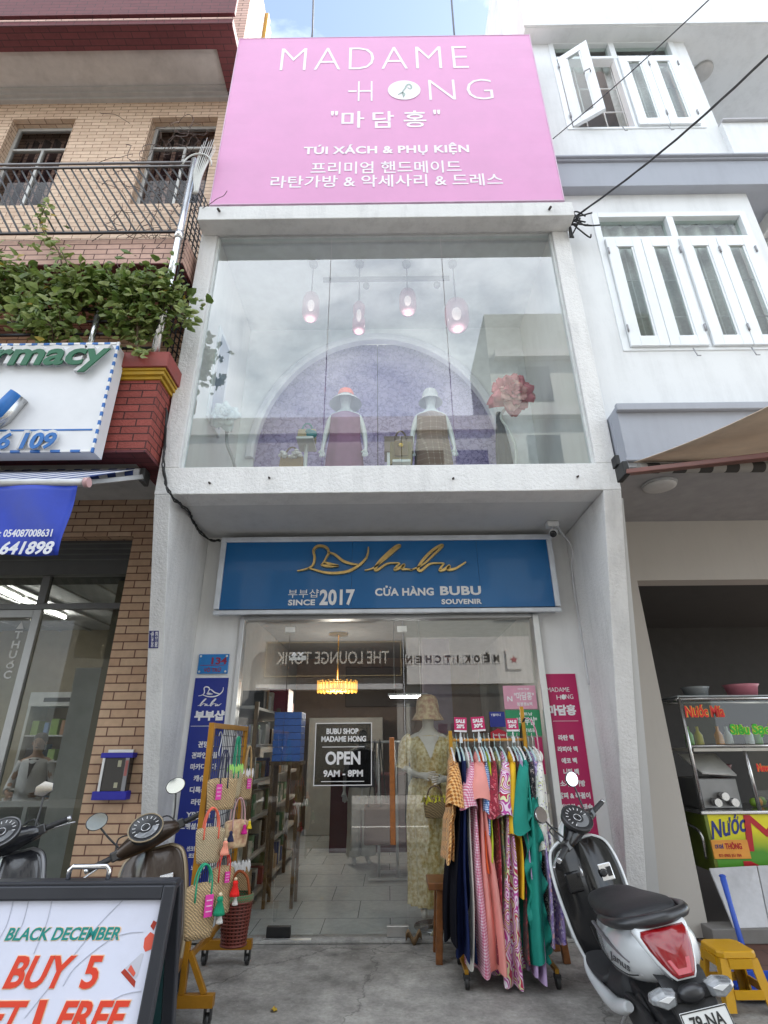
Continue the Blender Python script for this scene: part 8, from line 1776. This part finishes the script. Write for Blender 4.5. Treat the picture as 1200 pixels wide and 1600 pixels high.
    H2('gauge_arc', MB().loft([[gq+uu*(r_*math.cos(R(a)))+vv*(r_*math.sin(R(a)))+gn*.0058 for a in range(200, 341, 14)]+[gq+uu*(.042*math.cos(R(a)))+vv*(.042*math.sin(R(a)))+gn*.0058 for a in range(340, 199, -14)] for r_ in (0.078, 0.0785)], smooth=False), M('gauge_silver', (.55, .56, .58), .2, .4), gz)
    H2('gauge_ring', MB().tube([gq+uu*(.026*math.cos(a*.2618))+vv*(.026*math.sin(a*.2618))+gn*.006 for a in range(25)], .003, 5, cap=False), slv, gz)
    H2('gauge_trim', MB().tube([gq+uu*(.104*math.cos(a*.2618))+vv*(.104*math.sin(a*.2618))+gn*.002 for a in range(25)], .005, 6, cap=False), trim if trim is not body else blk, gz)
    for sx in (-1, 1):
        H2('switch_box', MB().obox((sx*.195, .425, 1.01), (.03, 0, 0), (0, .028, 0), (0, 0, .03)), blk, bevel=.008)
        gr_ = [sx*(.225+.125*k/10) for k in range(11)]
        g_o = H2('grip', MB().tube([(x, .415-.02*abs(i)/10, 1.008) for i, x in enumerate(gr_)], [.0185 if i % 2 else .0168 for i in range(11)], 12), dkp); H2('bar_end', MB().cyl((sx*.35, .395, 1.008), (sx*.37, .394, 1.008), .016), slv, g_o)
        H2('brake_lever', MB().tube(catmull([(sx*.20, .46, 1.0), (sx*.25, .475, .995), (sx*.33, .465, .985), (sx*.38, .45, .975)], 5), [.008]*12+[.009, .010, .010, .008], 8, flat=.7), slv)
        m0, m1_, m2_ = V((sx*.165, .43, 1.04)), V((sx*.205, .44, 1.13)), V((sx*.235, .445, 1.215))
        ms_ = H2('mirror_stalk', MB().tube(catmull([m0, m1_, m2_], 6), .006, 8), blk)
        mc_ = V((sx*.245, .445, 1.255)); fa = V((-sx*.10, -1, .10)).normalized(); e1 = V((1, 0, 0)); e1 = (e1-fa*e1.dot(fa)).normalized(); e2 = fa.cross(e1)
        K = 28 if mirror == 'round' else 6; rx_, rz__ = (.062, .050)
        def el(k, off): return [mc_+e1*(rx_*k*math.cos(2*math.pi*j/K+.3))+e2*(rz__*k*math.sin(2*math.pi*j/K+.3))+fa*off for j in range(K)]
        H2('mirror_housing', MB().loft([el(.25, -.028), el(.7, -.022), el(1.0, -.004), el(1.04, .006), el(1.0, .008)], smooth=K > 8), blk, ms_); H2('mirror_glass', MB().loft([el(.97, .0082), el(.95, .0105)], smooth=False), M('mirror_silver', (.85, .87, .88), .02, 1.0, var=0), ms_)
    for sx in (-1, 1): H2('control_cable', MB().tube(catmull([(sx*.19, .45, 1.02), (sx*.15, .53, 1.10), (sx*.06, .54, 1.07), (sx*.03, .52, .95)], 5), .005, 6), blk)
    H2('headlight', MB().sphere((0, .535, 1.0), .07, .025, .05, 16, 8), M('clear_lens', (.60, .60, .60), .08, .35, coat=1))
    if lamp_txt:
        t = MB(); text(t, lamp_txt, (-.200, -.47, .585), (.030, -.20, .0), (-.0, 0, .05), depth=.002, bold=.0, shear=.12); O('model_lettering', t, M('letter_grey', (.05, .05, .055), .5))
        O('side_stripe', MB().tube(catmull([(-.180, -.2, .68), (-.187, -.35, .675), (-.189, -.5, .672), (-.178, -.62, .66), (-.160, -.70, .645)], 5), .011, 6, flat=.25), M('stripe_grey', (.16, .15, .16), .4))
    return root
white_p = M('pearl_white_paint', (.70, .72, .73), .25, coat=.8, var=.02); blk_g = M('gloss_black', (.008, .008, .009), .22, coat=.25, spec=.35); brz = M('bronze_paint', h('7a5c3a'), .3, .55, coat=.7, var=.04); brz_d = M('dark_bronze_panel', h('3d2f24'), .35, .3, coat=.4); champ = M('champagne_trim', h('a09077'), .3, .4); navy_p = M('night_black_paint', (.016, .017, .022), .25, coat=.7)
scooter('scooter', 'pearl white and black scooter with a big red tail light parked at the right', (1.43, 3.75, .0), R(-4), R(11.5), R(46), white_p, blk_g, white_p, lamp_txt='Janus', plate='79-NA')
scooter('scooter', 'bronze scooter with champagne trim between the sandwich board and the bag rack', (-1.38, 3.53, 0), R(-3), R(13), R(33), brz, brz_d, champ)
scooter('scooter', 'black scooter with angular mirrors at the left edge of the pavement', (-2.22, 3.40, 0), R(-3), R(13), R(25), navy_p, navy_p, M('scooter_grey_metal', (.22, .22, .23), .4, .6), mirror='hex')
